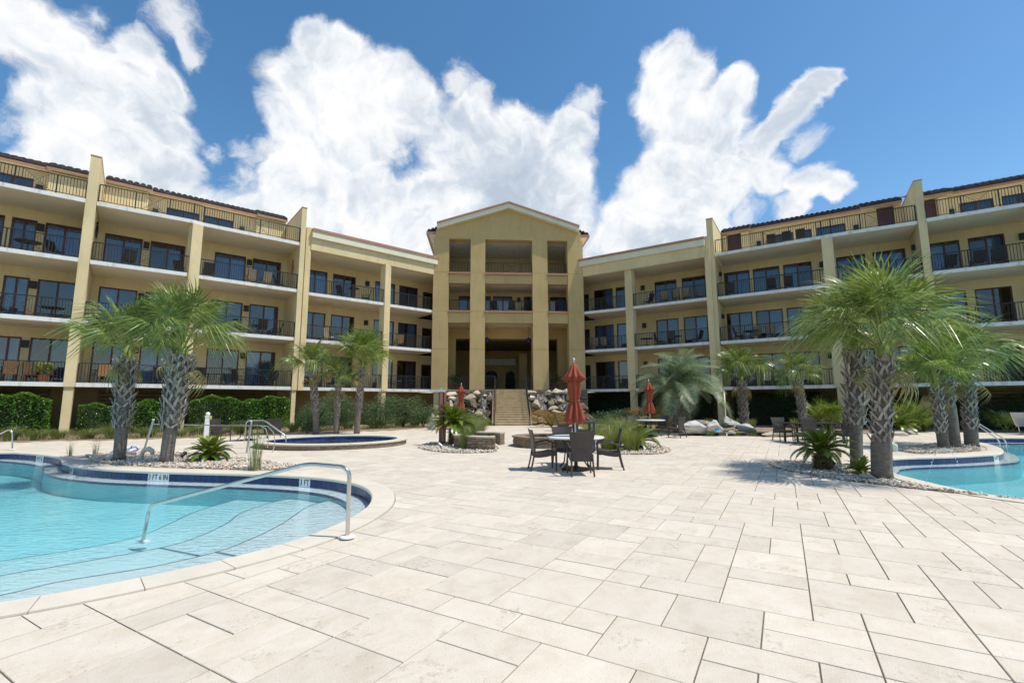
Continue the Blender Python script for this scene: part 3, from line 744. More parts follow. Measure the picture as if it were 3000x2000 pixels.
deck = empty('pool_deck', kind='structure')
far_b = MB(); far_tone = []
def paver_shape(s):
    i, j, a, b_, c = s; g = 0.0042 / U
    P = [g2w(i + g, j + g), g2w(i + a - g, j + g), g2w(i + a - g, j + b_ - g), g2w(i + g, j + b_ - g)]
    rad = 0.55 * hypot(a, b_) * U
    if not inside(DECK, c): return None
    near = [k for k in cutters if any(abs(q.x - c.x) < rad + .16 and abs(q.y - c.y) < rad + .16 for q in k)]
    for k in cutters:
        if k not in near and inside(k, c): return None
    if not near: return [P]
    loc = []; vs = list(P); es = [(0, 1), (1, 2), (2, 3), (3, 0)]
    for k in near:
        n = len(k)
        for q in range(n):
            p0, p1 = k[q], k[(q + 1) % n]
            if abs(p0.x - c.x) < rad + .8 and abs(p0.y - c.y) < rad + .8:
                b0 = len(vs); vs += [p0, p1]; es.append((b0, b0 + 1))
    V, E_, F, *_ = delaunay_2d_cdt([Vector(v) for v in vs], es, [], 0, 1e-5)
    keep = []
    for f in F:
        cc = sum((V[x] for x in f), Vector((0, 0))) / len(f)
        if not inside(P, cc): continue
        if any(inside(k, cc) for k in near): continue
        if abs(area([V[x] for x in f])) < 1e-6: continue
        keep.append([V[x] for x in (f if area([V[x] for x in f]) > 0 else reversed(f))])
    if not keep: return None
    return ('tri', keep)
def paver_geo(sh, dz):
    vs, fs = [], []
    if isinstance(sh, tuple):
        key = {}; edges = {}
        def vid(p):
            k = (round(p.x, 5), round(p.y, 5))
            if k not in key: key[k] = len(vs); vs.append((p.x, p.y, dz))
            return key[k]
        for f in sh[1]:
            ids = [vid(p) for p in f]; fs.append(tuple(ids))
            for a, b in zip(ids, ids[1:] + ids[:1]): edges[(a, b)] = 1
        for (a, b) in list(edges):
            if (b, a) in edges: continue
            n = len(vs); A, B = vs[a], vs[b]
            vs += [(A[0], A[1], -0.02), (B[0], B[1], -0.02)]; fs.append((b, a, n, n + 1))
    else:
        P = sh[0]; c = sum(P, Vector((0, 0))) / 4
        top = [c + (p - c) * (1 - 0.004 / (p - c).length) for p in P]
        vs = [(p.x, p.y, dz) for p in top] + [(p.x, p.y, dz - 0.004) for p in P] + [(p.x, p.y, -0.02) for p in P]
        fs = [(0, 1, 2, 3)] + [(k, 4 + k, 4 + (k + 1) % 4, (k + 1) % 4) for k in range(4)] + [(4 + k, 8 + k, 8 + (k + 1) % 4, 4 + (k + 1) % 4) for k in range(4)]
    return vs, fs
cnt = 0
for s in stones:
    sh = paver_shape(s)
    if sh is None: continue
    dz = R.uniform(-0.0012, 0.0012); tone = (R.random(), R.random(), R.random(), 1)
    vs, fs = paver_geo(sh, dz)
    vis = abs(s[4].x) < s[4].y * 1.12 + .5
    if vis and cnt < 298:
        me = bpy.data.meshes.new('paver'); me.from_pydata(vs, [], fs); me.materials.append(M['paver'])
        at = me.attributes.new('tone', 'FLOAT_COLOR', 'POINT'); at.data.foreach_set('color', list(tone) * len(vs)); me.update()
        link('paver', me, deck); cnt += 1
    else:
        n = len(far_b.v); far_b.v += vs; far_b.f += [tuple(n + q for q in f) for f in fs]; far_tone += list(tone) * len(vs)
me = bpy.data.meshes.new('paver_field'); me.from_pydata(far_b.v, [], far_b.f); me.materials.append(M['paver'])
at = me.attributes.new('tone', 'FLOAT_COLOR', 'POINT'); at.data.foreach_set('color', far_tone); me.update()
o = link('paver_field', me, deck); o['kind'] = 'stuff'

# planting beds in front of the building: mulch
for nm, P in (('mulch_bed', [(-40,14.6),(-26,17.5),(-20.5,19.1),(-17.2,20.0),(-13.8,21.5),(-10.4,24.1),(-7,26.6),(-4.4,30.1),(-1.6,32.05),(-2,38),(-8,37),(-14,32),(-22,25),(-34,16.5)]),
              ('mulch_bed', [(40,17.1),(33,20.7),(28,21.4),(24.95,23.1),(22.5,24.0),(19.5,24.3),(16.2,22.7),(13.4,20.7),(10.9,21.4),(8.2,24.3),(6.2,27.6),(3.2,31.1),(1.6,32.05),(2,38),(8,37),(15,33),(24,27),(36,20)])):
    P = ccw([Vector(p) for p in P]); flat_fill(nm, P, [], -0.008, M['soil'])

# pebble beds
def pebbles(poly, n, zmax, seed, rmin=0.018, rmax=0.038, label=None):
    r = np.random.default_rng(seed)
    xs = [p.x for p in poly]; ys = [p.y for p in poly]; pts = []
    while len(pts) < n:
        x, y = r.uniform(min(xs), max(xs)), r.uniform(min(ys), max(ys))
        if inside(poly, (x, y)): pts.append((x, y))
    pts = np.array(pts)
    t = (1 + 5 ** .5) / 2
    ico = np.array([(-1,t,0),(1,t,0),(-1,-t,0),(1,-t,0),(0,-1,t),(0,1,t),(0,-1,-t),(0,1,-t),(t,0,-1),(t,0,1),(-t,0,-1),(-t,0,1)]); ico /= np.linalg.norm(ico[0])
    F = np.array([(0,11,5),(0,5,1),(0,1,7),(0,7,10),(0,10,11),(1,5,9),(5,11,4),(11,10,2),(10,7,6),(7,1,8),(3,9,4),(3,4,2),(3,2,6),(3,6,8),(3,8,9),(4,9,5),(2,4,11),(6,2,10),(8,6,7),(9,8,1)])
    s = r.uniform(rmin, rmax, (n, 1, 1)) * r.uniform(0.6, 1.3, (n, 1, 3)) * np.array([1, 1, 0.6])
    a = r.uniform(0, 2 * pi, n); V = ico[None] * s * r.uniform(0.85, 1.15, (n, 12, 1))
    c, q = np.cos(a)[:, None], np.sin(a)[:, None]
    X = V[:, :, 0] * c - V[:, :, 1] * q; Y = V[:, :, 0] * q + V[:, :, 1] * c
    V = np.stack([X + pts[:, None, 0], Y + pts[:, None, 1], V[:, :, 2] + r.uniform(0.0, zmax, (n, 1))], -1)
    me = bpy.data.meshes.new('pebbles'); nv = n * 12; nf = n * 20
    me.vertices.add(nv); me.loops.add(nf * 3); me.polygons.add(nf)
    me.vertices.foreach_set('co', V.reshape(-1).astype(np.float32))
    idx = (F[None] + (np.arange(n) * 12)[:, None, None]).reshape(-1)
    me.loops.foreach_set('vertex_index', idx.astype(np.int32)); me.polygons.foreach_set('loop_start', np.arange(0, nf * 3, 3, dtype=np.int32)); me.polygons.foreach_set('loop_total', np.full(nf, 3, dtype=np.int32))
    me.polygons.foreach_set('use_smooth', np.ones(nf, bool)); me.update(calc_edges=True); me.materials.append(M['pebble'])
    o = link('pebbles', me); tag(o, label, 'pebbles', kind='stuff')
    flat_fill('pebble_bed', poly, [], 0.003, M['soil'])
pebbles(beds[0], 9500, 0.06, 1, label='white and tan river pebbles round the two palms beside the left pool')
pebbles(beds[1], 6000, 0.05, 2, 0.016, 0.034, label='mixed pebbles under the two large palms beside the right pool')
pebbles(beds[2], 2600, 0.06, 3, label='pebbles round the three palms on the pool peninsula')
pebbles(beds[3], 4200, 0.05, 4, 0.02, 0.04, label='pale pebbles round the sago palm and low stone wall')
pebbles(beds[4], 6500, 0.05, 5, 0.022, 0.045, label='pale pebbles under the grasses right of the near table')
# ------------------------------------------------------------------ the building
ZA, FL = 2.56, 3.15
ZL = [ZA, ZA + FL, ZA + 2 * FL, ZA + 3 * FL]         # floor levels: 2.56 5.71 8.86 12.01
TH = 0.18
class Line:
    "a straight facade line in plan; u runs to the right as seen from the pool, o runs away from the viewer"
    def __init__(s, P, Q, org=(0, 0)):
        s.P = Vector(P); s.Q = Vector(Q); s.d = (s.Q - s.P).normalized(); s.n = Vector((-s.d.y, s.d.x)); s.len = (s.Q - s.P).length
        s.ang = atan2(s.d.y, s.d.x); s.org = Vector(org)
    def at(s, u, o, z):
        p = s.P + s.d * u + s.n * o - s.org; return Vector((p.x, p.y, z))
    def box(s, b, u0, u1, o0, o1, z0, z1):
        b.hexa([s.at(u, o, z) for z in (z0, z1) for u, o in ((u0, o0), (u1, o0), (u1, o1), (u0, o1))])

def door_mesh(w, h, panes=2):
    f = MB(); t = 0.075
    f.box(0, t, -0.03, 0.09, 0, h); f.box(w - t, w, -0.03, 0.09, 0, h)
    f.box(t, w - t, -0.03, 0.09, h - t, h); f.box(t, w - t, -0.03, 0.09, 0, 0.06)
    ps = []
    for k in range(panes):
        x0 = t + (w - 2 * t) * k / panes; x1 = t + (w - 2 * t) * (k + 1) / panes
        if k: f.box(x0 - 0.04, x0 + 0.04, -0.015, 0.06, 0.06, h - t)
        ps.append((x0 + (0.04 if k else 0), x1 - (0.04 if k < panes - 1 else 0)))
    return f, ps, t
DC = {}
def door(root, line, u0, u1, o, z, h, open_dark=0.0, panes=2, name='sliding_door', seed=0):
    w = u1 - u0; r = random.Random(seed); key = (round(w, 2), round(h, 2), panes)
    if key not in DC:
        f, ps, t = door_mesh(w, h, panes)
        pm = []
        for a, b_ in ps:
            g = MB(); g.quad((a, 0.02, 0.06), (b_, 0.02, 0.06), (b_, 0.02, h - t), (a, 0.02, h - t)); pm.append(g.mesh('pane', M['glass']))
        cm = []
        for a, b_ in ps:
            c = MB(); n = max(6, int((b_ - a) / 0.05))
            for i in range(n):
                xa, xb = a + (b_ - a) * i / n, a + (b_ - a) * (i + 1) / n
                ya, yb = 0.2 + (0.035 if i % 2 else 0), 0.2 + (0.035 if (i + 1) % 2 else 0)
                c.quad((xa, ya, 0.05), (xb, yb, 0.05), (xb, yb, h - 0.04), (xa, ya, h - 0.04))
            cm.append(c.mesh('curtain', M['curtain']))
        DC[key] = (f.mesh(name, M['maroon']), pm, cm)
    fm, pm, cm = DC[key]
    p = line.at(u0, o, z)
    d = link(name, fm, root, p, (0, 0, line.ang))
    for me in pm: link('pane', me, d)
    for k, me in enumerate(cm):
        if r.random() > open_dark: link('curtain', me, d)
    return d
RC_ = {}
def railing(root, line, u0, u1, o, z, panel=True, h=1.02, seed=0):
    L_ = u1 - u0; key = (round(L_, 2), h)
    if key not in RC_:
        b = MB(); b.box(0, L_, -0.026, 0.026, h - 0.045, h); b.box(0, L_, -0.015, 0.015, 0.09, 0.12)
        pc = L_ * 0.55; pw = 0.5 if (panel and L_ > 2.8) else 0
        n = max(2, round(L_ / 0.125))
        for i in range(n + 1):
            x = 0.012 + (L_ - 0.024) * i / n
            post = i % 12 == 0 or i == n
            if pw and pc - pw < x < pc + pw and not post: continue
            w = 0.028 if post else 0.012
            b.box(x - w, x + w, -w, w, 0 if post else 0.12, h - 0.04)
        pm = None
        if pw:
            q = MB(); z0, z1 = 0.12, h - 0.04; x0, x1 = pc - pw, pc + pw; cx, cz = (x0 + x1) / 2, (z0 + z1) / 2
            for k in range(5):
                f = 1 - k * 0.19; a, c = (x1 - x0) / 2 * f, (z1 - z0) / 2 * f
                C = [Vector((cx - a, 0, cz - c)), Vector((cx + a, 0, cz - c)), Vector((cx + a, 0, cz + c)), Vector((cx - a, 0, cz + c))]
                for A, B in zip(C, C[1:] + C[:1]): q.beam(A, B, 0.013, 0.013, Vector((0, 1, 0)))
            for A, B in (((x0, 0, z0), (x1, 0, z1)), ((x0, 0, z1), (x1, 0, z0))): q.beam(A, B, 0.013, 0.013, Vector((0, 1, 0)))
            pm = q.mesh('railing_panel', M['iron'])
        RC_[key] = (b.mesh('railing', M['iron']), pm)
    rm, pm = RC_[key]
    r_ = link('railing', rm, root, line.at(u0, o, z), (0, 0, line.ang))
    if pm: link('railing_panel', pm, r_)
    return r_
lb = MB(); lb.box(-0.14, 0.14, -0.16, 0, -0.19, 0.19); lb.box(-0.10, 0.10, -0.175, -0.16, -0.15, 0.15)
LANTERN = lb.mesh('wall_speaker', M['lantern'])
def lantern(root, line, u, o, z): return link('wall_lantern', LANTERN, root, line.at(u, o, z), (0, 0, line.ang))

def wall_with_doors(root, line, u0, u1, o, z0, z1, doors, th=0.2, name='wall', m='stucco'):
    "masonry wall leaving real openings; doors: (u0, u1, height)"
    b = MB(); cur = u0
    for (a, c, h) in sorted(doors):
        if c <= u0 or a >= u1: continue
        a, c = max(a, u0), min(c, u1)
        if a > cur: line.box(b, cur, a, o, o + th, z0, z1)
        line.box(b, a, c, o, o + th, z0 + h, z1)
        cur = max(cur, c)
    if cur < u1: line.box(b, cur, u1, o, o + th, z0, z1)
    return b.build(name, M[m], root)

def column(root, line, u0, u1, z0, z1, o0=-0.10, o1=0.42, name='column', low=True):
    b = MB(); line.box(b, u0, u1, o0, o1, z0, z1); b.build(name, M['stucco'], root)
    if low:
        w = (u1 - u0); b = MB(); line.box(b, u0 + w * .16, u1 - w * .16, o0 + .08, o1 - .05, 0, z0 - 0.002); b.build('lower_column', M['stucco'], root)

TILE = MB()
for k in range(7):
    a0, a1 = pi * k / 7, pi * (k + 1) / 7
    p = lambda a, y, z, r: Vector((-cos(a) * r, y, z + sin(a) * r * 1.05))
    TILE.quad(p(a0, -0.06, 0, .155), p(a1, -0.06, 0, .155), p(a1, .42, .17, .135), p(a0, .42, .17, .135))
    TILE.poly([p(a0, -0.06, 0, .155), p(a0, -0.06, -0.0, .0), p(a1, -0.06, 0, .155)])
TILE_ME = TILE.mesh('roof_tile', M['rooftile'], smooth=False)
def tiled_eave(root, line, u0, u1, o, z, single=True):
    "flat roof slope behind the eave, its first course of barrel tiles one by one, the rest as one mass"
    b = MB(); b.poly([line.at(u0, o - 0.02, z + 0.02), line.at(u1, o - 0.02, z + 0.02), line.at(u1, o + 5.0, z + 2.0), line.at(u0, o + 5.0, z + 2.0)])
    b.poly([line.at(u1, o - 0.02, z - 0.02), line.at(u0, o - 0.02, z - 0.02), line.at(u0, o + 5.0, z - 0.02), line.at(u1, o + 5.0, z - 0.02)])
    roof = b.build('roof', M['rooftile'], root)
    n = int((u1 - u0) / 0.31)
    for i in range(n):
        link('roof_tile', TILE_ME, roof, line.at(u0 + 0.155 + i * (u1 - u0 - .0) / n, o - 0.02, z + 0.02 + random.uniform(-.008, .008)), (0, 0, line.ang))
    c = MB(); base = TILE
    for row in (1, 2, 3):
        for i in range(n):
            org = line.at(u0 + 0.155 + i * (u1 - u0) / n, o - 0.02 + row * 0.42, z + 0.05 + row * 0.168)
            Mx = Matrix.Translation(org) @ Matrix.Rotation(line.ang, 4, 'Z'); k0 = len(c.v)
            c.v += [Mx @ v for v in base.v]; c.f += [tuple(k0 + q for q in f) for f in base.f]
    o_ = c.build('upper_tiles', M['rooftile'], root); o_['kind'] = 'stuff'
    # soffit and copper fascia
    b = MB(); line.box(b, u0, u1, o - 0.015, o + 0.1, z - 0.019, z + 0.10); b.build('eave_board', M['rooftile'], root)
    b = MB(); line.box(b, u0, u1, o - 0.05, o + 0.0, z - 0.17, z - 0.02); b.build('fascia', M['copper'], root)
    b = MB(); line.box(b, u0, u1, o + 0.003, o + 0.62, z - 0.12, z - 0.03); b.build('eave_soffit', M['cream'], root)

def slab(root, line, edge, z, back=4.7, th=TH):
    "one floor plate; edge = list of plan points of its front edge"
    b = MB(); pts = [Vector(p) - line.org for p in edge]
    bk = [p + line.n * back for p in pts][::-1]; ring = pts + bk
    n = len(ring)
    b.poly([(p.x, p.y, z) for p in ring]); b.poly([(p.x, p.y, z - th) for p in reversed(ring)])
    for i in range(n):
        p, q = ring[i], ring[(i + 1) % n]; b.quad((p.x, p.y, z - th), (q.x, q.y, z - th), (q.x, q.y, z), (p.x, p.y, z))
    o = b.build('floor_slab', M['slab'], root)
    b = MB()
    for p, q in zip(pts, pts[1:]):
        e = Vector(((q - p).y, -(q - p).x)).normalized() * 0.02
        b.hexa([Vector((w.x, w.y, h)) for h in (z - th - 0.012, z + 0.012) for w in (p + e, q + e, q + e * -0.2, p + e * -0.2)])
    b.build('slab_edge', M['white'], o)
    return o

def louvres(root, line, u0, u1, o, z0, z1):
    f = MB()
    for a, b_ in ((u0, u0 + .07), (u1 - .07, u1)): line.box(f, a, b_, o - .06, o, z0, z1)
    line.box(f, u0, u1, o - .06, o - .002, z1 - .06, z1 + .01)
    lv = f.build('louvre_panel', M['louver'], root)
    n = int((z1 - z0) / 0.2)
    for i in range(n):
        z = z0 + (z1 - z0) * i / n; s = MB()
        s.hexa([line.at(u, oo, zz) for u, oo, zz in ((u0 + .07, o - .07, z), (u1 - .07, o - .07, z), (u1 - .07, o - .01, z + .11), (u0 + .07, o - .01, z + .11),
                                                     (u0 + .07, o - .05, z - .02), (u1 - .07, o - .05, z - .02), (u1 - .07, o - .0, z + .09), (u0 + .07, o - .0, z + .09))])
        s.build('louvre_slat', M['louver'], lv)

def wing_section(root, line, edge, wall_u, doors, lanterns, rails, columns, open_dark, top, louv=(), hd=2.42, seed=1, floors=3):
    """three storeys of balconies over an open undercroft; top='penthouse' or 'parapet'"""
    for k, z in enumerate(ZL):
        if k == 3 and top == 'parapet': continue
        slab(root, line, edge, z)
    for k in range(3):
        z = ZL[k]; top_z = ZL[k + 1] - TH
        wall_with_doors(root, line, wall_u[0], wall_u[1], 3.0, z, top_z, [(a, b_, h) for a, b_, h, *_ in doors], name='balcony_wall')
        for q, (a, b_, h, *pn) in enumerate(doors):
            door(root, line, a, b_, 3.05, z, h, open_dark, pn[0] if pn else 2, seed=seed * 100 + k * 10 + q)
        for u in lanterns: lantern(root, line, u, 2.999, z + 2.06)
        for (rl, a, b_) in rails: railing(root, rl, a, b_, 0.07, z)
    b = MB(); line.box(b, wall_u[0], wall_u[1], 4.2, 4.3, ZA, 11.8); b.build('room_wall', M['dark'], root)  # near-black sheet in place of the unlit room depth
    for (l2, u0, u1) in columns: column(root, l2, u0, u1, ZA - 0.17, 11.83 if top == 'parapet' else 11.80)
    # undercroft wall
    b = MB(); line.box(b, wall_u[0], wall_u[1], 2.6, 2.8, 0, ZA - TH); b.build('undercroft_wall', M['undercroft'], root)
    for (a, b_) in louv: louvres(root, line, a, b_, 2.598, 1.25, 2.28)

def fin(root, line, u0, u1, o0=-0.10, o1=4.4, ztop=14.4, low=(0.3, 0.3)):
    b = MB(); line.box(b, u0, u1, o0, o1, ZA - 0.20, ztop); b.build('fin_wall', M['stucco'], root)
    b = MB(); line.box(b, u0 - .02, u1 + .02, o0 - .02, o1, ztop + .002, ztop + .06); b.build('fin_cap', M['copper'], root)
    w = u1 - u0; b = MB(); line.box(b, u0 + .08 * w, u1 - .08 * w, o0 + .08, o0 + .5, 0, ZA - 0.202); b.build('lower_column', M['stucco'], root)

# ---- left wing
LW = empty('building_wing', (-17.0, 27.0, 0), label='long ochre hotel wing with balconies on the left, behind the left pool', cat='building')
OL = (-17.0, 27.0)
LB = Line((-21.72, 23.25), (-13.95, 29.58), OL)
LA = Line((-28.5, 17.75), (-22.01, 22.92), OL)
LCc = Line((-13.58, 30.37), (-6.33, 36.6), OL)
L1 = Line((-21.72, 23.25), (-18.35, 25.72), OL); L2 = Line((-18.05, 26.17), (-13.95, 29.58), OL)
L3 = Line((-13.58, 30.37), (-9.46, 33.71), OL); L4 = Line((-9.13, 34.25), (-6.33, 36.6), OL)
wing_section(LW, LB, [(-21.72, 23.25), (-18.35, 25.72), (-18.05, 26.17), (-13.95, 29.58)], (-0.2, 10.3),
    [(0.30, 2.00, 2.42), (2.38, 4.10, 2.42), (5.67, 7.46, 2.42), (7.86, 9.62, 2.42)], [2.19, 7.66],
    [(L1, 0.02, L1.len - .02), (L2, 0.0, L2.len - .02)], [(Line((-18.35, 25.72), (-18.05, 26.17), OL), -0.04, 0.50)], 0.18, 'penthouse', [(0.8, 4.0), (5.0, 9.8)], seed=1)
wing_section(LW, LA, [(-31.5, 15.36), (-28.5, 17.75), (-22.01, 22.92)], (-3.5, 8.4),
    [(0.6, 2.4, 2.42), (3.10, 5.05, 2.42), (5.30, 6.25, 2.42), (6.56, 8.12, 2.42)], [6.40, 2.75],
    [(LA, 4.2, LA.len - .02), (LA, -2.0, 4.1)], [], 0.18, 'penthouse', [(2.0, 7.6)], seed=2)
wing_section(LW, LCc, [(-13.58, 30.37), (-9.46, 33.71), (-9.13, 34.25), (-6.33, 36.6), (-6.2, 36.9)], (-0.3, 13.0),
    [(0.47, 2.21, 2.42), (2.62, 4.40, 2.42), (5.99, 7.74, 2.42), (8.10, 9.85, 2.42), (10.35, 11.3, 2.2, 1)], [5.32],
    [(L3, 0.0, L3.len - .02), (L4, 0.0, L4.len)], [(Line((-9.46, 33.71), (-9.13, 34.25), OL), 0.0, 0.55)], 0.35, 'parapet', (), seed=3)
fin(LW, LB, -0.44, -0.02)
fin(LW, LB, 10.02, 10.32)
b = MB(); LCc.box(b, -0.32, 0.02, -0.06, 0.6, ZA - .2, 13.3); b.build('column', M['stucco'], LW)
RCc_flag = [None]
def parapet(root, line, u0, u1):
    b = MB(); line.box(b, u0, u1, -0.12, 0.25, 11.78, 12.60); b.build('frieze_beam', M['stucco'], root)
    b = MB(); line.box(b, u0, u1, -0.30, 0.25, 12.602, 13.06); b.build('cornice', M['cream'], root)
    b = MB(); line.box(b, u0, u1, -0.36, 0.30, 13.062, 13.24); b.build('parapet_cap', M['copper'], root)
    b = MB(); line.box(b, u0 - (3.6 if line is RCc_flag[0] else 0), u1 + (0 if line is RCc_flag[0] else 3.4), 0.252, 8.0, 11.83, 12.3); b.build('roof_slab', M['slab'], root)
parapet(LW, LCc, 0.0, 10.15)

def penthouse(root, line, u0, u1, bumps, doors, lanterns, blanks=(), hd=2.0):
    o = 4.3
    wall_with_doors(root, line, u0, u1, o, 12.01, 14.62, [(a, b_, hd) for a, b_ in doors] + [(a, b_, 2.65) for a, b_ in blanks], name='penthouse_wall')
    for q, (a, b_) in enumerate(doors): door(root, line, a, b_, o + .05, 12.01, hd, 0.1, 2, seed=900 + q, name='sliding_door')
    for (a, b_) in blanks:
        b = MB(); line.box(b, a, b_, o + .02, o + .08, 12.03, 14.55)
        dd = b.build('service_door', M['maroon'], root)
    for u in lanterns: lantern(root, line, u, o - .001, 13.5)
    for (a, b_) in bumps:
        b = MB(); line.box(b, a, b_, o - .35, o - .002, 12.02, 14.55); b.build('wall_projection', M['stucco'], root)
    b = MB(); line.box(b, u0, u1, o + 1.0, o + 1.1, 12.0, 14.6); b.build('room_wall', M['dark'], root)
penthouse(LW, LB, -0.02, 10.02, [(0.0, 2.06), (8.1, 10.0)], [(3.02, 4.78), (5.03, 6.72)], [2.45, 7.25])
penthouse(LW, LB, -9.5, -0.44, [(-2.4, -0.46)], [(-4.7, -3.0), (-7.2, -5.4)], [-2.74])
tiled_eave(LW, LB, -0.01, 2.20, 3.72, 14.74); tiled_eave(LW, LB, 2.21, 8.1, 3.9, 14.72); tiled_eave(LW, LB, 8.11, 10.01, 3.72, 14.74)
tiled_eave(LW, LB, -9.5, -2.5, 3.9, 14.72); tiled_eave(LW, LB, -2.49, -0.45, 3.72, 14.74)
# the terrace railing of the top floor runs past the column without a break
TL = Line((-21.72, 23.25), (-13.95, 29.58), OL)
railing(LW, L1, 0.02, L1.len, 0.07, 12.01); railing(LW, L2, 0.0, L2.len - .02, 0.07, 12.01)
railing(LW, Line((-18.35, 25.72), (-18.05, 26.17), OL), 0.0, 0.54, 0.03, 12.01, panel=False); railing(LW, LA, 4.2, LA.len - .02, 0.07, 12.01); railing(LW, LA, -2.0, 4.1, 0.07, 12.01)

# ---- right wing
OR_ = (17.0, 31.0)
RW = empty('building_wing', (17.0, 31.0, 0), label='long ochre hotel wing with balconies on the right, behind the dark hedges', cat='building')
RB = Line((14.49, 32.09), (23.77, 26.16), OR_); RCc = Line((5.89, 37.4), (13.8, 32.25), OR_)
R4 = Line((5.89, 37.4), (8.93, 35.69), OR_); R3 = Line((9.37, 35.28), (13.8, 32.25), OR_)
R2 = Line((14.49, 32.09), (19.75, 28.57), OR_); R1 = Line((20.15, 28.25), (23.77, 26.16), OR_); RA = Line((23.98, 25.8), (30.9, 21.2), OR_)
wing_section(RW, RB, [(14.49, 32.09), (19.75, 28.57), (20.15, 28.25), (23.77, 26.16)], (-0.3, 11.3),
    [(0.08, 1.82, 2.42), (2.04, 3.75, 2.42), (3.99, 5.71, 2.42), (7.12, 8.71, 2.42), (9.10, 10.77, 2.42)], [6.3],
    [(R2, 0.02, R2.len), (R1, 0.0, R1.len - .02)], [(Line((19.75, 28.57), (20.15, 28.25), OR_), -0.04, 0.54)], 0.22, 'penthouse', [(6.6, 10.6)], seed=4)
wing_section(RW, RA, [(23.98, 25.8), (27.3, 23.7), (33.5, 19.5)], (-0.2, 8.0),
    [(0.45, 1.85, 2.42), (2.22, 3.78, 2.42), (5.4, 7.2, 2.42)], [4.5],
    [(RA, 0.02, 3.95), (RA, 4.5, 8.0)], [(RA, 3.98, 4.45)], 0.3, 'penthouse', [(0.6, 3.6)], seed=5)
wing_section(RW, RCc, [(5.78, 37.7), (5.89, 37.4), (8.93, 35.69), (9.37, 35.28), (13.8, 32.25)], (-3.4, 9.7),
    [(-1.36, -0.86, 2.2, 1), (-0.36, 1.37, 2.42), (1.63, 3.35, 2.42), (4.95, 6.69, 2.42), (7.10, 8.87, 2.42)], [3.99],
    [(R4, 0.0, R4.len), (R3, 0.0, R3.len - .02)], [(Line((8.93, 35.69), (9.37, 35.28), OR_), -0.02, 0.58)], 0.4, 'parapet', (), seed=6)
fin(RW, RB, -0.47, -0.05, ztop=14.6); fin(RW, RB, 11.03, 11.40)
b = MB(); RCc.box(b, 9.42, 9.8, -0.06, 0.6, ZA - .2, 13.3); b.build('column', M['stucco'], RW)
RCc_flag[0] = RCc
parapet(RW, RCc, -0.75, 9.5)
penthouse(RW, RB, -0.05, 11.03, [(0.0, 0.3), (1.35, 1.9)], [(3.12, 4.76), (5.03, 5.91), (6.23, 7.91)], [2.49, 8.51], blanks=[(0.32, 1.30), (9.70, 10.63)])
penthouse(RW, RB, 11.4, 20.5, [(12.8, 13.25)], [(13.84, 15.4), (15.75, 17.3)], [13.41], blanks=[(12.0, 12.75)])
tiled_eave(RW, RB, -0.04, 2.0, 3.75, 14.74); tiled_eave(RW, RB, 2.01, 8.8, 3.9, 14.72); tiled_eave(RW, RB, 8.81, 11.02, 3.75, 14.74)
tiled_eave(RW, RB, 11.41, 13.5, 3.75, 14.74); tiled_eave(RW, RB, 13.51, 20.5, 3.9, 14.72)
railing(RW, R2, 0.02, R2.len, 0.07, 12.01); railing(RW, R1, 0.0, R1.len - .02, 0.07, 12.01)
railing(RW, Line((19.75, 28.57), (20.15, 28.25), OR_), 0.0, 0.51, 0.05, 12.01, panel=False); railing(RW, RA, 0.02, 3.95, 0.07, 12.01); railing(RW, RA, 4.5, 8.0, 0.07, 12.01)
# wall lamps on the fin
for z in ZL[:3]:
    p = RB.at(-0.03, 1.5, z + 2.0); link('wall_lantern', LANTERN, RW, p, (0, 0, RB.ang + pi / 2), (0.7, 1, 0.8))
    p = RB.at(11.02, 1.5, z + 2.0); link('wall_lantern', LANTERN, RW, p, (0, 0, RB.ang - pi / 2), (0.7, 1, 0.8))

# ---- central tower
OT = (-0.2, 37.0)
TW = empty('building_tower', (-0.2, 37.0, 0), label='central gabled ochre tower with six square openings above the staircase', cat='building')
T = Line((-6.33, 36.6), (5.89, 37.4), OT)
UW = 12.22
def tbox(name, m, *a, parent=None, bevel=0.0):
    b = MB(); T.box(b, *a); return b.build(name, M[m], parent or TW, bevel=bevel)
PF = -0.10
for (a, c) in ((0.0, 1.23), (2.98, 4.17), (8.03, 9.275), (10.94, UW)):
    tbox('pillar', 'stucco_d', a, c, PF if a not in (0.0, 10.94) else PF - 0.02, 0.75, ZA - .02, 14.8)
    for z in (5.75, 8.80, 12.0): tbox('control_joint', 'louver', a + .02, c - .02, PF - 0.024 if a in (0.0, 10.94) else PF - .004, PF, z, z + .012)
for (a, c) in ((1.23, 2.98), (4.17, 8.03), (9.275, 10.94)):
    tbox('spandrel', 'stucco_d', a, c, 0.02, 0.62, 7.90, 8.72); tbox('spandrel', 'stucco_d', a, c, 0.02, 0.62, 11.14, 11.86)
    tbox('sill', 'copper', a - .04 if a > 2 else a, c + .04 if c < 10 else c, -0.16, 0.60, 8.722, 8.86); tbox('sill', 'copper', a - .04 if a > 2 else a, c + .04 if c < 10 else c, -0.16, 0.60, 11.862, 12.02)
    railing(TW, T, a + .02, c - .02, 0.45, 8.86, h=1.0); railing(TW, T, a + .02, c - .02, 0.45, 12.02, h=1.0)
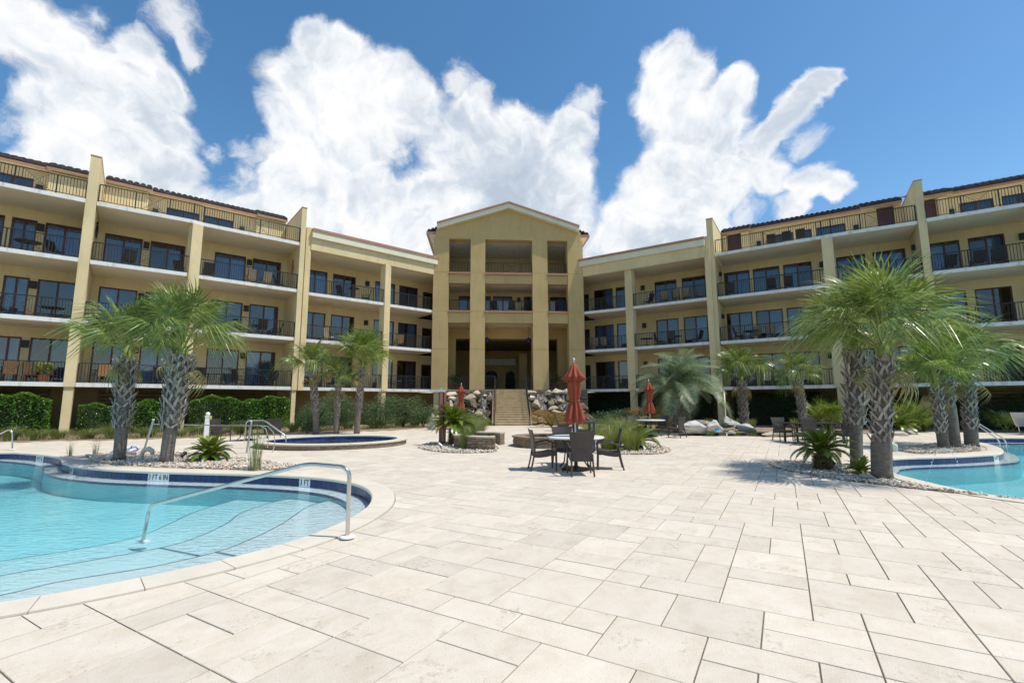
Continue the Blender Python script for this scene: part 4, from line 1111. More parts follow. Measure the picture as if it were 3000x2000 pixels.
# gable wall
b = MB(); G_ = [(0.14, 14.8), (UW - .14, 14.8), (UW - .14, 15.55), (6.07, 17.55), (0.14, 15.55)]
f0 = [T.at(u, PF + .003, z) for u, z in G_]; f1 = [T.at(u, 0.75, z) for u, z in G_]
b.poly(f0); b.poly(f1[::-1])
for i in range(5): j = (i + 1) % 5; b.quad(f0[i], f1[i], f1[j], f0[j])
b.build('gable_wall', M['stucco_d'], TW)
for s, (uA, zA_, uB, zB) in enumerate(((0.25, 15.52, 6.07, 17.40), (6.07, 17.40, 11.90, 15.50))):
    b = MB(); b.hexa([T.at(u, o, z) for u, o, z in ((uA, -0.52, zA_), (uB, -0.52, zB), (uB, PF - .003, zB), (uA, PF - .003, zA_), (uA, -0.52, zA_ + .36), (uB, -0.52, zB + .36), (uB, PF - .003, zB + .36), (uA, PF - .003, zA_ + .36))]); b.build('rake_board', M['cream'], TW)
    b = MB(); b.hexa([T.at(u, o, z) for u, o, z in ((uA, -0.58, zA_ + .362), (uB, -0.58, zB + .362), (uB, 0.2, zB + .362), (uA, 0.2, zA_ + .362), (uA, -0.58, zA_ + .52), (uB, -0.58, zB + .52), (uB, 0.2, zB + .52), (uA, 0.2, zA_ + .52))]); b.build('rake_cap', M['copper'], TW)
# roof planes and side eaves, running back
for s in (-1, 1):
    ue = -0.62 if s < 0 else UW + .62; um = 6.07; zt = 15.42
    b = MB(); b.hexa([T.at(u, o, z) for u, o, z in ((ue, 0.203, zt), (um, 0.203, 17.62), (um, 14, 17.62), (ue, 14, zt), (ue, 0.203, zt + .14), (um, 0.203, 17.78), (um, 14, 17.78), (ue, 14, zt + .14))]); b.build('roof', M['rooftile'], TW)
    a, c = (ue, 0.12) if s < 0 else (UW - .12, ue)
    tbox('eave_soffit', 'white', a, c, 0.10, 13.9, 15.24, 15.38)
    a2, c2 = (ue - .03, ue + .1) if s < 0 else (ue - .1, ue + .03)
    tbox('fascia', 'copper', a2, c2, 0.06, 13.9, 15.20, 15.44); tbox('fascia', 'copper', *( (ue + .1, 0.14) if s < 0 else (UW - .14, ue - .1)), 0.06, 0.098, 15.20, 15.44)
    for k in range(3):
        pz = T.at((ue + .2 if s < 0 else ue - .2) + (-s) * k * .3, 0.12, 15.5 + k * .11); link('roof_tile', TILE_ME, TW, pz, (0, 0, T.ang + (0)))
tbox('side_wall', 'stucco_d', 0.14, 0.44, 0.752, 13, ZA, 15.3); tbox('side_wall', 'stucco_d', UW - .44, UW - .14, 0.752, 13, ZA, 15.3)
# floors inside
tbox('floor_slab', 'slab', 0.0, UW, 0.05, 13, ZA - .2, ZA); tbox('floor_slab', 'slab', 0.45, UW - .45, 0.63, 13, 7.92, 8.86); tbox('floor_slab', 'slab', 0.45, UW - .45, 0.63, 13, 11.16, 12.02)
tbox('ceiling', 'white', 0.45, UW - .45, 0.76, 12.9, 14.82, 14.9)
# storey 3: doors behind the loggia
dts = [(1.9, 3.5, 1.95), (4.9, 6.6, 1.95), (7.6, 8.7, 1.95), (9.9, 11.4, 1.95), (3.7, 4.7, 1.95)]
wall_with_doors(TW, T, 0.45, UW - .45, 3.2, 8.86, 11.16, dts, name='balcony_wall')
for q, (a, c, h) in enumerate(dts): door(TW, T, a, c, 3.25, 8.86, h, 0.3, 2, seed=70 + q)
lantern(TW, T, 7.15, 3.199, 10.5)
dts = [(3.6, 4.35, 1.0), (5.8, 6.6, 1.0), (6.7, 7.4, 1.0), (7.9, 8.9, 1.0)]
wall_with_doors(TW, T, 0.45, UW - .45, 5.0, 12.02, 14.82, [(a, c, 1.25) for a, c, h in dts], name='balcony_wall')
for q, (a, c, h) in enumerate(dts): door(TW, T, a, c, 5.05, 12.02, 1.25, 0.9, 1, seed=80 + q, name='window')
lantern(TW, T, 1.55, 4.999, 13.2); lantern(TW, T, 10.7, 4.999, 13.2)
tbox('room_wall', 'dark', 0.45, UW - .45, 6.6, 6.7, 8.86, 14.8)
# ground-floor hall: inner frame, deep ceiling, far screen with arches over the planted court
for (a, c) in ((0.45, 1.7), (3.0, 4.0), (8.25, 9.1), (10.5, UW - .45)): tbox('inner_pillar', 'stucco_d', a, c, 2.9, 3.5, ZA, 7.0)
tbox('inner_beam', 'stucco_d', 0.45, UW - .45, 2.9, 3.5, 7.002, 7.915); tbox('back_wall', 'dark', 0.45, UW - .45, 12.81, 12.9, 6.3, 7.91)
tbox('hall_ceiling', 'louver', 0.45, UW - .45, 3.502, 12.8, 6.9, 6.98)
for (a, c) in ((3.6, 4.1), (7.55, 8.3)): tbox('inner_pillar', 'stucco_d', a, c, 8.0, 8.6, ZA, 6.29)
tbox('hall_beam', 'white', 3.0, 7.4, 10.6, 10.75, 5.35, 6.0)  # white instead of cream, the light on the beam put into its colour
def arch_wall(u0, u1, z0, z1, arches, o):
    b = MB(); zs = 4.35
    cols = sorted([c - r for c, r in arches] + [c + r for c, r in arches] + [u0, u1])
    prev = u0
    for c, r in sorted(arches):
        T.box(b, prev, c - r, o, o + .15, z0, z1); prev = c + r
        n = 12
        for k in range(n):
            x0, x1 = c - r + 2 * r * k / n, c - r + 2 * r * (k + 1) / n
            h0 = zs + math.sqrt(max(0, r * r - (x0 - c) ** 2)) * .8; h1 = zs + math.sqrt(max(0, r * r - (x1 - c) ** 2)) * .8
            b.hexa([T.at(u, oo, z) for u, oo, z in ((x0, o, h0), (x1, o, h1), (x1, o + .15, h1), (x0, o + .15, h0), (x0, o, z1), (x1, o, z1), (x1, o + .15, z1), (x0, o + .15, z1))])
    T.box(b, prev, u1, o, o + .15, z0, z1)
    return b.build('arched_wall', M['stucco_d'], TW)
aw = arch_wall(0.45, UW - .45, ZA, 6.89, [(4.95, 0.62), (6.9, 0.5)], 11.2)
for c, r in ((4.95, .62), (6.9, .5)):
    b = MB()
    for k in range(-3, 4): T.box(b, c + r * k / 3.5 - .012, c + r * k / 3.5 + .012, 11.25, 11.28, ZA, 4.9)
    T.box(b, c - r, c + r, 11.25, 11.28, 4.33, 4.38); b.build('window_bars', M['iron'], aw)
# ground-floor railings each side of the stair and in the side bays
railing(TW, T, 4.19, 4.98, 0.30, ZA, panel=False, h=1.1); railing(TW, T, 7.45, 8.01, 0.30, ZA, panel=False, h=1.1)
railing(TW, T, 1.25, 2.96, 0.30, ZA, panel=False, h=1.02); railing(TW, T, 9.30, 10.92, 0.30, ZA, panel=False, h=1.02)
tbox('plinth_column', 'stucco', 0.2, 0.6, 0.0, 0.5, 0, ZA - .22)
tbox('slab_edge', 'white', -0.6, 1.22, -0.16, -0.05, ZA - .2, ZA - .02)
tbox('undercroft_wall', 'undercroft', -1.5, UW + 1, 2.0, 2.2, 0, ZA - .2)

# ---- staircase with sixteen tiled steps
ST = empty('staircase', (0, 31.8, 0), label='tan tiled flight of sixteen steps climbing to the tower hall', cat='staircase')
RI = ZA / 16; TR = 0.312
sdv = Vector((-0.028, 1.0)).normalized(); spv = Vector((1.0, 0.028)).normalized()
for k in range(16):
    y0 = k * TR; b = MB(); w = 1.24
    q = lambda sx, y, z: Vector((sx * spv.x + y * sdv.x, sx * spv.y + y * sdv.y, z))
    z0, z1 = k * RI, (k + 1) * RI
    b.hexa([q(x, y, z) for z in (max(0, z0 - .02) if k else 0, z1 - .035) for x, y in ((-w, y0 + .02), (w, y0 + .02), (w, y0 + TR + .03), (-w, y0 + TR + .03))])
    st = b.build('step', M['step'], ST)
    for i in range(5):
        jog = (0.25 if k % 2 else 0)
        xa = -w + (i - jog) * 2 * w / 4.5; xb = min(w, xa + 2 * w / 4.5 - .008); xa = max(-w, xa)
        if xb - xa < .05: continue
        t = MB(); t.hexa([q(x, y, z) for z in (z1 - .03, z1) for x, y in ((xa, y0 - .014), (xb, y0 - .014), (xb, y0 + TR), (xa, y0 + TR))]); t.build('tread_tile', M['nosing'], st)
        t = MB(); t.hexa([q(x, y, z) for z in (z0 + .005, z1 - .036) for x, y in ((xa, y0 + .006), (xb, y0 + .006), (xb, y0 + .02), (xa, y0 + .02))]); t.build('riser_tile', M['step'], st)
b = MB()
for sx in (-1.26, 1.26):
    b.hexa([q(x, y, z) for x, y, z in ((sx - .12, 0.1, 0), (sx + .02 if sx < 0 else sx + .12, 0.1, 0), (sx + .02 if sx < 0 else sx + .12, 5.0, 0), (sx - .12, 5.0, 0), (sx - .12, 0.1, .12), (sx + .02 if sx < 0 else sx + .12, 0.1, .12), (sx + .02 if sx < 0 else sx + .12, 5.0, ZA - .05), (sx - .12, 5.0, ZA - .05))])
b.build('stair_cheek', M['stonewall'], ST)
for sx in (-1.20, 1.20):
    b = MB(); P0, P1 = q(sx, -0.05, 0.95), q(sx, 4.95, ZA + 0.98)
    b.tube([q(sx, -.05, 0), P0], 0.028); b.tube([P0, P1], 0.026); b.tube([P1, q(sx, 4.95, ZA)], 0.028)
    lo0, lo1 = q(sx, -0.05, 0.18), q(sx, 4.95, ZA + .14); b.tube([lo0, lo1], 0.014)
    for i in range(1, 36):
        f = i / 36; b.tube([lo0.lerp(lo1, f), P0.lerp(P1, f)], 0.0075, 5)
    g0, g1 = q(sx * .93, 0.0, 0.85), q(sx * .93, 4.95, ZA + 0.88); b.tube([g0, g1], 0.02)
    b.build('stair_railing', M['iron'], ST)
# ------------------------------------------------------------------ palms
def fan_leaf(Lp, R_, nseg, droop, seed, mat_leaf, curl=0.55):
    "costapalmate fan: stalk along +X then a fan of folded segments that hang at the tips"
    r = random.Random(seed); b = MB()
    for i in range(nseg):
        a = radians(-128 + 256 * (i + .5) / nseg); da = radians(256 / nseg) / 2
        ln = R_ * (0.72 + 0.28 * cos(a * .8)) * r.uniform(.92, 1.06); dr = droop * r.uniform(.7, 1.35)
        # segments spring from a costa that runs 0.25 R into the blade
        root = Vector((Lp + 0.22 * R_ * max(0, cos(a)), 0, -0.03 * cos(a)))
        side0 = side1 = None; K = 6; pl = []
        yaw = r.uniform(-.03, .03)
        for k in range(K + 1):
            s = k / K
            fused = min(s, .5) / .5
            w = ln * s * math.tan(da) if s < .42 else ln * .42 * math.tan(da) * max(0.0, 1 - (s - .42) / .58) ** 1.15 * .85
            x = ln * s; z = -dr * ln * max(0, s - .25) ** 1.9 * 1.4 - curl * 0.22 * ln * abs(math.sin(a)) * s * 0 
            x2 = x * (1 - 0.28 * dr * max(0, s - .35))
            c, q = cos(a + yaw * s), sin(a + yaw * s)
            fold = (0.35 * w)
            P = root + Vector((x2 * c, x2 * q, z + curl * 0.30 * ln * s * (q * q) - curl * .12 * ln * s))
            lat = Vector((-q, c, 0))
            pl.append((P - lat * w + Vector((0, 0, fold)), P + lat * w - Vector((0, 0, fold))))
        for (A, B), (C, D_) in zip(pl, pl[1:]):
            b.quad(A, B, D_, C)
    me = b.mesh('frond', mat_leaf)
    # stalk
    s = MB(); s.tube([(0, 0, 0), (Lp * .5, 0, .02), (Lp + .1 * R_, 0, 0)], [.026, .016, .009], 5)
    n0 = len(me.polygons)
    me2 = bpy.data.meshes.new('frond')
    v = [tuple(x.co) for x in me.vertices]; f = [tuple(p.vertices) for p in me.polygons]; k = len(v)
    v += [tuple(x) for x in s.v]; f += [tuple(k + i for i in q) for q in s.f]
    me2.from_pydata(v, [], f); me2.materials.append(mat_leaf); me2.materials.append(M['petiole'])
    mi = [0] * n0 + [1] * len(s.f); me2.polygons.foreach_set('material_index', mi); me2.update()
    bpy.data.meshes.remove(me); return me2
def feather_leaf(L_, nl, ll, arch, seed, mat_leaf, v=0.5, w=0.012, droop=0.3):
    "pinnate frond along +X, leaflets in a V"
    r = random.Random(seed); b = MB(); n = nl
    def pos(s):
        return Vector((L_ * (s - arch * .25 * s ** 3), 0, arch * L_ * (0.55 * s - 0.95 * s * s)))
    for i in range(n):
        s = 0.14 + 0.86 * (i + .5) / n; p = pos(s); t = (pos(min(1, s + .02)) - pos(s - .02)).normalized()
        l = ll * math.sin(pi * min(1, .16 + s * .86)) ** .6 * r.uniform(.9, 1.1)
        up = Vector((0, 1, 0)).cross(t) * -1
        for sd in (-1, 1):
            dirv = (t * .62 + Vector((0, sd, 0)) * .78 + up * v * (1 - .5 * s)).normalized()
            m1 = p + dirv * l * .55; tip = p + dirv * l + Vector((0, 0, -droop * l * .5)); m1 += Vector((0, 0, -.03 * droop * l))
            wv = t * w
            b.quad(p - wv * .6, p + wv * .6, m1 + wv, m1 - wv); b.quad(m1 - wv, m1 + wv, tip + wv * .15, tip - wv * .15)
    k0 = len(b.f)
    b.tube([pos(i / 7) for i in range(8)], [.018 - .0022 * i for i in range(8)], 4)
    me = b.mesh('frond', mat_leaf); me.materials.append(M['petiole'])
    me.polygons.foreach_set('material_index', [0] * k0 + [1] * (len(b.f) - k0)); return me
FANS = [fan_leaf(1.0, .95, 28, dr, 20 + i, M['frond']) for i, dr in enumerate((.15, .45, 1.0, 1.6))]
FANS_Y = [fan_leaf(1.0, .95, 28, dr, 30 + i, M['frond_y']) for i, dr in enumerate((.12, .4, .85, 1.4))]
DEADF = fan_leaf(.8, .7, 16, 1.3, 77, M['dead'])
def boot_mesh(seed):
    "split leaf base: a broad clasping foot that parts into two flat arms"
    r = random.Random(seed); b = MB()
    for sd in (-1, 1):
        sec = [(-.05, .00, .018, .046, .016), (.05, .012, .055, .038, .018), (.15, .022, .110, .034, .016), (.245, .045, .155, .030, .010)]
        base = len(b.v)
        for (z, y, x, w, t) in sec:
            b.v += [Vector((sd * x - w, -y - t, z)), Vector((sd * x + w, -y - t, z)), Vector((sd * x + w, -y, z)), Vector((sd * x - w, -y, z))]
        for k in range(3):
            a = base + 4 * k
            for i in range(4): b.f.append((a + i, a + (i + 1) % 4, a + 4 + (i + 1) % 4, a + 4 + i))
        b.f.append((base, base + 3, base + 2, base + 1)); e = base + 12; b.f.append((e, e + 1, e + 2, e + 3))
    return b.mesh('leaf_boot', M['boot'])
BOOTS = [boot_mesh(1)]
def frond_rot(az, el, roll=0.0):
    return (Matrix.Rotation(az, 3, 'Z') @ Matrix.Rotation(-el, 3, 'Y') @ Matrix.Rotation(roll, 3, 'X')).to_euler()
def sabal(base, height, crown, seed, nf, label, lean=(0, 0), bare=0.3, r0=.19, r1=.24, fans=None, boots=90, el_range=(88, 26), rt=.17, group='sabal palms round the pool deck', scaleb=1.0):
    "height = trunk height to the first stalks; crown = length of stalk plus blade"
    r = random.Random(seed); fans = fans or FANS
    root = empty('palm_tree', base, 0, label, 'palm tree', group)
    def axis(s):
        return Vector((lean[0] * s ** 1.4, lean[1] * s ** 1.4, height * s))
    b = MB(); prof = []
    n = 14
    pts = [axis(i / n) for i in range(n + 1)]
    rad = []
    for i in range(n + 1):
        s = i / n
        rad.append((r0 * 1.12 if s < .06 else r0) if s < bare else (r1 * .92 if s < .93 else rt))
    b.tube([(0, 0, -.06)] + pts[1:], rad, 16); b.build('trunk', M['trunk'], root, smooth=True)
    per = 6; rows = max(3, round(height * (1 - bare) / .128)); zone = (bare - .02, .985)
    for row in range(rows):
        s = zone[0] + (zone[1] - zone[0]) * row / (rows - 1)
        for k in range(per):
            a = 2 * pi * (k + .5 * (row % 2)) / per + r.uniform(-.1, .1)
            rr = (r1 if s > bare + .06 else (r0 + r1) / 2) * .96
            p = axis(s) + Vector((cos(a) * rr, sin(a) * rr, r.uniform(-.02, .02)))
            tilt = radians(r.uniform(-9, 9)); out = radians(r.uniform(-2, 10))
            e = (Matrix.Rotation(a + pi / 2, 3, 'Z') @ Matrix.Rotation(out, 3, 'X') @ Matrix.Rotation(tilt, 3, 'Y')).to_euler()
            if r.random() < .05: continue
            sc = r.uniform(.8, 1.14) * scaleb * (r1 / .25) ** .8; link('leaf_boot', BOOTS[0], root, p, e, (sc, sc, sc * (r.uniform(.8, 1.2) if r.random() < .85 else .55)))
    top = axis(1.0)
    b = MB(); b.tube([top - Vector((0, 0, .1)), top + Vector((0, 0, .15)), top + Vector((0, 0, .42))], [rt * .95, rt * .7, .05], 10); b.build('crown_shaft', M['petiole'], root, smooth=True)
    for i in range(nf):
        f = (i + .5) / nf; az = i * 2.39996 + r.uniform(-.25, .25)
        el = radians(el_range[0] + (el_range[1] - el_range[0]) * f ** .95 + r.uniform(-8, 8))
        k = 0 if f < .2 else 1 if f < .48 else 2 if f < .78 else 3
        sc = crown / 1.9 * 1.0 * r.uniform(.85, 1.08) * (1 if f > .12 else .8)
        link('frond', fans[k], root, top + Vector((0, 0, .38 - .26 * f)), frond_rot(az, el, r.uniform(-.75, .75)), (sc,) * 3)
    for i in range(3):
        sc = crown / 1.9 * r.uniform(.6, .85); link('dead_frond', DEADF, root, top + Vector((0, 0, .05)), frond_rot(r.uniform(0, 6.28), radians(r.uniform(-62, -30)), r.uniform(-.5, .5)), (sc,) * 3)
    return root
def gxy(px, py, z=0): v = on_ground(px, py); return (v.x, v.y, z)
G1 = 'palm trees round the pool deck'
sabal((-10.43, 12.66, 0), 2.70, 1.55, 1, 25, 'left one of the two boot-covered palms by the left pool', lean=(-.1, 0), bare=.36, r0=0.14, r1=0.195, boots=112, group=G1)
sabal((-8.85, 12.21, 0), 2.70, 1.70, 2, 27, 'right one of the two boot-covered palms by the left pool', lean=(.17, 0), bare=.36, r0=0.15, r1=0.235, boots=112, group=G1)
sabal((-9.81, 23.7, 0), 3.0, 1.65, 3, 24, 'leftmost of the three slim palms behind the spa', lean=(-.35, 0), bare=.40, r0=0.15, r1=0.15, boots=84, group=G1)
sabal((-8.79, 23.66, 0), 2.35, 1.35, 4, 20, 'shortest palm in the middle of the trio behind the spa', lean=(0, 0), bare=.42, r0=0.13, r1=0.12, boots=70, group=G1, fans=FANS_Y)
sabal((-7.84, 23.88, 0), 3.2, 1.9, 5, 28, 'tallest and rightmost palm of the trio behind the spa', lean=(.15, 0), bare=.42, r0=0.14, r1=0.15, boots=84, group=G1, fans=FANS_Y)
sabal((7.95, 11.03, 0), 2.66, 1.72, 6, 26, 'thick palm with a smooth pale lower trunk behind the sago palm', lean=(.26, 0), bare=.40, r0=0.13, r1=0.2, boots=112, group=G1, el_range=(88, 26))
sabal((7.29, 9.46, 0), 2.38, 1.80, 7, 25, 'nearest big palm on the pebbles at the edge of the right pool', lean=(.30, 0), bare=.34, r0=0.175, r1=0.155, boots=98, group=G1, el_range=(88, 24))
sabal((14.0, 15.44, 0), 1.9, 1.5, 8, 27, 'short bright green palm in front of the peninsula trio', lean=(-.05, 0), bare=.30, r0=0.15, r1=0.14, boots=84, group=G1, fans=FANS_Y)
sabal((14.55, 15.65, 0), 2.3, 1.5, 9, 20, 'middle palm with a plain grey trunk on the pool peninsula', lean=(0, 0), bare=.62, r0=0.17, r1=0.16, boots=56, group=G1)
sabal((15.75, 16.3, 0), 2.4, 1.85, 10, 27, 'rightmost palm of the three on the pool peninsula', lean=(0.2, 0), bare=.28, r0=0.19, r1=0.165, boots=98, group=G1)
g = on_ground(2357, 1268); sabal((g.x, g.y, 0), 2.55 * g.y / 23.6, 1.35 * g.y / 23.6, 11, 26, 'slim palm behind the dark dining set, before the hedge', lean=(-.1, 0), bare=.22, r0=.14, r1=.17, boots=98, group=G1, el_range=(88, 0))
g = on_ground(2182, 1262); sabal((g.x, g.y, 0), 2.6, 1.9, 12, 26, 'small palm behind the grey boulders in the right bed', bare=.2, r0=.17, r1=.20, boots=84, group=G1)
# pindo palm
def pindo(base, label):
    root = empty('palm_tree', base, 0, label, 'palm tree')
    b = MB(); b.lathe([(.42, -.05), (.38, .3), (.36, .9), (.42, 1.25), (.36, 1.7)], 20); b.build('trunk', M['trunk'], root, smooth=True)
    r = random.Random(3)
    for k in range(90):
        z = .15 + 1.5 * k / 90; a = k * 2.4; p = Vector((cos(a) * .36, sin(a) * .36, z)); e = (Matrix.Rotation(a + pi / 2, 3, 'Z') @ Matrix.Rotation(radians(16), 3, 'X')).to_euler()
        link('leaf_boot', BOOTS[0], root, p, e, (.9, .9, .55))
    V = []
    for k in range(2600):
        a, z = r.uniform(0, 2 * pi), r.uniform(1.0, 2.2); rr = r.uniform(.35, .62) * (1 if z < 1.9 else .6)
        p = np.array((cos(a) * rr, sin(a) * rr, z)); d = np.array((cos(a) * .1, sin(a) * .1, r.uniform(-.05, .12))); w = np.array((-sin(a), cos(a), 0)) * .006
        V.append([p - w, p + w, p + d + w, p + d - w])
    o = link('fibre', quads_mesh('fibre', np.array(V), M['dead']), root)
    fr = [feather_leaf(2.5, 50, .66, .85 + .2 * i, 50 + i, M['frond_b'], v=.7, w=.017, droop=.6) for i in range(3)]
    for i in range(42):
        f = (i + .5) / 42; az = i * 2.4 + r.uniform(-.2, .2); el = radians(78 - 72 * f + r.uniform(-6, 6)); sc = r.uniform(.85, 1.08) * 1.22
        link('frond', fr[min(2, int(f * 3))], root, (0, 0, 1.9 - .3 * f), frond_rot(az, el, r.uniform(-.3, .3)), (sc,) * 3)
    b = MB()
    for k in range(60):
        p = Vector((r.uniform(-.12, .12), -.55 + r.uniform(-.1, .1), 2.2 + r.uniform(-.3, .3))); b.box(p.x - .03, p.x + .03, p.y - .03, p.y + .03, p.z - .03, p.z + .03)
    b.build('fruit_cluster', M['yellowbox'], root)
    return root
g = on_ground(1997, 1266); pindo((g.x, g.y, 0), 'stout blue-green pindo palm with drooping feather fronds in the right bed')
# sago palms
SAG = [feather_leaf(1.0, 44, .17, .45 + .2 * i, 60 + i, M['sago'], v=.35, w=.012, droop=.1) for i in range(3)]
def sago(base, R_, n, th, label, el=(80, 0), seed=1, m=None):
    root = empty('sago_palm', base, 0, label, 'sago palm', 'sago palms'); r = random.Random(seed)
    b = MB(); prof = [(th_r * (1 + .12 * (i % 2)), th * i / 8 - .03) for i, th_r in enumerate([.15] * 9)]
    b.lathe(prof, 14); b.build('trunk', M['dark'] if th > .2 else M['hedgecore'], root)
    if th > .2:
        V = []
        for k in range(700):
            a, z = r.uniform(0, 2 * pi), r.uniform(0, th); p = np.array((cos(a) * .15, sin(a) * .15, z)); d = np.array((cos(a) * .07, sin(a) * .07, .05)); w = np.array((-sin(a), cos(a), 0)) * .008
            V.append([p - w, p + w, p + d + w, p + d - w])
        link('trunk_scales', quads_mesh('trunk_scales', np.array(V), M['dead']), root)
    for i in range(n):
        f = (i + .5) / n; az = i * 2.4 + r.uniform(-.2, .2); e = radians(el[0] + (el[1] - el[0]) * f + r.uniform(-5, 5)); sc = R_ * r.uniform(.85, 1.1)
        link('frond', SAG[min(2, int(f * 3))], root, (0, 0, th), frond_rot(az, e, r.uniform(-.2, .2)), (sc, sc, sc))
    return root
sago((-8.0, 12.6, 0), .72, 44, .12, 'low yellow-green sago palm on the pebbles by the white post', (72, -4), 1)
sago((-2.15, 17.3, 0), 1.05, 46, .62, 'deep green sago palm beside the red wood post', (80, 0), 2)
sago((4.15, 15.8, 0), 1.0, 26, .15, 'sago palm leaning out of the grasses right of the near table', (60, 5), 3)
sago((6.95, 10.7, 0), .80, 38, .36, 'dark sago palm with long arching fronds before the thick palm', (72, 0), 4)
sago((7.25, 9.95, 0), .42, 26, .05, 'small dense sago palm tucked between the two large palms', (80, 10), 5)
g = on_ground(2640, 1270); sago((g.x, g.y, 0), 1.0, 24, .3, 'sago palm in the bed behind the thick palm trunk', (70, 0), 6)

# ------------------------------------------------------------------ leaf masses
def leaf_cloud(name, pts, size, m, parent, seed=0, aspect=.55):
    "pts: (n,3) leaf positions; each leaf a small pointed quad, random attitude"
    r = np.random.default_rng(seed); n = len(pts)
    s = size * r.uniform(.6, 1.3, n)[:, None]
    d = r.normal(size=(n, 3)); d[:, 2] = np.abs(d[:, 2]) * .6; d /= np.linalg.norm(d, axis=1)[:, None]
    e = r.normal(size=(n, 3)); e -= (e * d).sum(1)[:, None] * d; e /= np.linalg.norm(e, axis=1)[:, None]
    V = np.stack([pts - d * s * .5, pts + e * s * aspect * .5, pts + d * s * .5, pts - e * s * aspect * .5], 1)
    return link(name, quads_mesh(name, V, m), parent)
def hedge(line, u0, u1, o0, o1, z1, label, m='hedge', n=9000, seed=1, size=.085, group=None, name='hedge'):
    c = line.at((u0 + u1) / 2, (o0 + o1) / 2, 0) + Vector((line.org.x, line.org.y, 0))
    root = empty(name, c, 0, label, 'hedge', group); ln = Line(line.P, line.Q, (c.x, c.y))
    b = MB(); ln.box(b, u0 + .3, u1 - .3, o0 + .42, o1 - .1, 0.02, z1 - .32); b.build('dark_core', M['hedgecore'], root)  # solid near-black box filling the hedge behind its leaves
    r = np.random.default_rng(seed); u = r.uniform(u0, u1, n); z = r.uniform(.05, 1, n) ** .8; o = o0 + (o1 - o0) * r.uniform(0, 1, n) ** 1.7
    bulge = .16 * np.sin(u * 2.3 + seed) + .12 * np.sin(u * 5.1 + z * 4 + seed) + .08 * np.sin(u * 9 + seed * 3)
    zt = z1 + .12 * np.sin(u * 1.9 + seed) + .07 * np.sin(u * 6.3 + seed) ; rnd = np.clip(np.minimum(u - u0, u1 - u) / .5, 0, 1) ** .5
    zz = z * zt * (.86 + .14 * rnd); oo = o - bulge * .6 + .1 + .25 * np.clip(z - .8, 0, 1) * 1.2
    top = r.random(n) < .28; zz[top] = (zt * (.86 + .14 * rnd))[top] - r.uniform(0, .1, top.sum()); oo[top] = r.uniform(o0 + .1, o1, top.sum())
    P = np.array([[*ln.at(a, b_, c_)] for a, b_, c_ in zip(u, oo, zz)])
    leaf_cloud('foliage', P, size, M[m], root, seed); return root
GH = 'clipped hedges under the left wing'
hedge(LA, 1.0, 8.0, -.6, .6, 1.9, 'glossy green hedge left of the first tall fin', n=13000, seed=1, group=GH)
hedge(LB, 0.2, 4.3, -.4, .9, 1.6, 'lower glossy hedge behind the two left palms', n=9000, seed=2, group=GH)
hedge(LB, 4.75, 9.9, -.6, .6, 1.85, 'glossy green hedge behind the white post', n=13000, seed=3, group=GH)
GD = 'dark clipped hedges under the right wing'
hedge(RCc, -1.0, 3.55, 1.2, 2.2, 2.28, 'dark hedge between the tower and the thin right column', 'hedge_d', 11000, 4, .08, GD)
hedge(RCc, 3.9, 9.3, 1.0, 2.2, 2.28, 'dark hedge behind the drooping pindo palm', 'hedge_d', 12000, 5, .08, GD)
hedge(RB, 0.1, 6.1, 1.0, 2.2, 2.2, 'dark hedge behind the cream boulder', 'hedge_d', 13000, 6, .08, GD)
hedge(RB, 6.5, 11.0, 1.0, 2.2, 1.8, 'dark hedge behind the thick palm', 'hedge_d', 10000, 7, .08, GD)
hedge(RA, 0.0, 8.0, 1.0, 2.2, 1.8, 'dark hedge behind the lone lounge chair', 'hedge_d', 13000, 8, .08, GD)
def shrub(base, rx, ry, h, label, m='shrub', n=5000, seed=1, size=.09, group=None, spiky=.0, name='shrub'):
    root = empty(name, base, 0, label, 'shrub', group); r = np.random.default_rng(seed)
    b = MB(); rr = random.Random(seed)
    for k in range(9):
        a = rr.uniform(0, 2 * pi); q_ = rr.uniform(.3, .8); b.tube([(0, 0, -.03), (cos(a) * rx * q_ * .4, sin(a) * ry * q_ * .4, h * .45), (cos(a) * rx * q_, sin(a) * ry * q_, h * .8)], [.02, .014, .006], 5)
    b.build('stems', M['hedgecore'], root)
    k = 14; cx = r.uniform(-.65, .65, (k, 3)) * np.array((rx, ry, .35 * h)) + np.array((0, 0, .52 * h)); cr = r.uniform(.32, .5, k)
    idx = r.integers(0, k, n); d = r.normal(size=(n, 3)); d /= np.linalg.norm(d, axis=1)[:, None]
    q_ = r.uniform(.35, 1, n)[:, None] ** .5
    P = cx[idx] + d * q_ * cr[idx][:, None] * np.array((rx, ry, h * .85)); P[:, 2] = np.clip(P[:, 2], .03, None)
    P += r.normal(size=(n, 3)) * spiky
    leaf_cloud('foliage', P, size, M[m], root, seed, .3 if m == 'shrub' else .45); return root
GS = 'grey-green shrubs between the spa and the stair'
for i, (px, py, rx, h, lab) in enumerate(((890, 1268, 1.3, 1.75, 'grey-green shrub behind the leftmost of the slim palms'), (960, 1262, 1.4, 1.95, 'grey-green shrub behind the shortest slim palm'), (1085, 1258, 1.5, 2.05, 'grey-green shrub right of the tallest slim palm'),
        (1165, 1255, 1.6, 2.05, 'widest grey-green shrub right of the thin column'), (1228, 1252, 1.1, 1.35, 'lower shrub beside the pale upright rock'))):
    g = on_ground(px, py); shrub((g.x, g.y + 1.4, 0), rx, 1.1, h, lab, n=7000, seed=20 + i, size=.10, group=GS, spiky=.05)
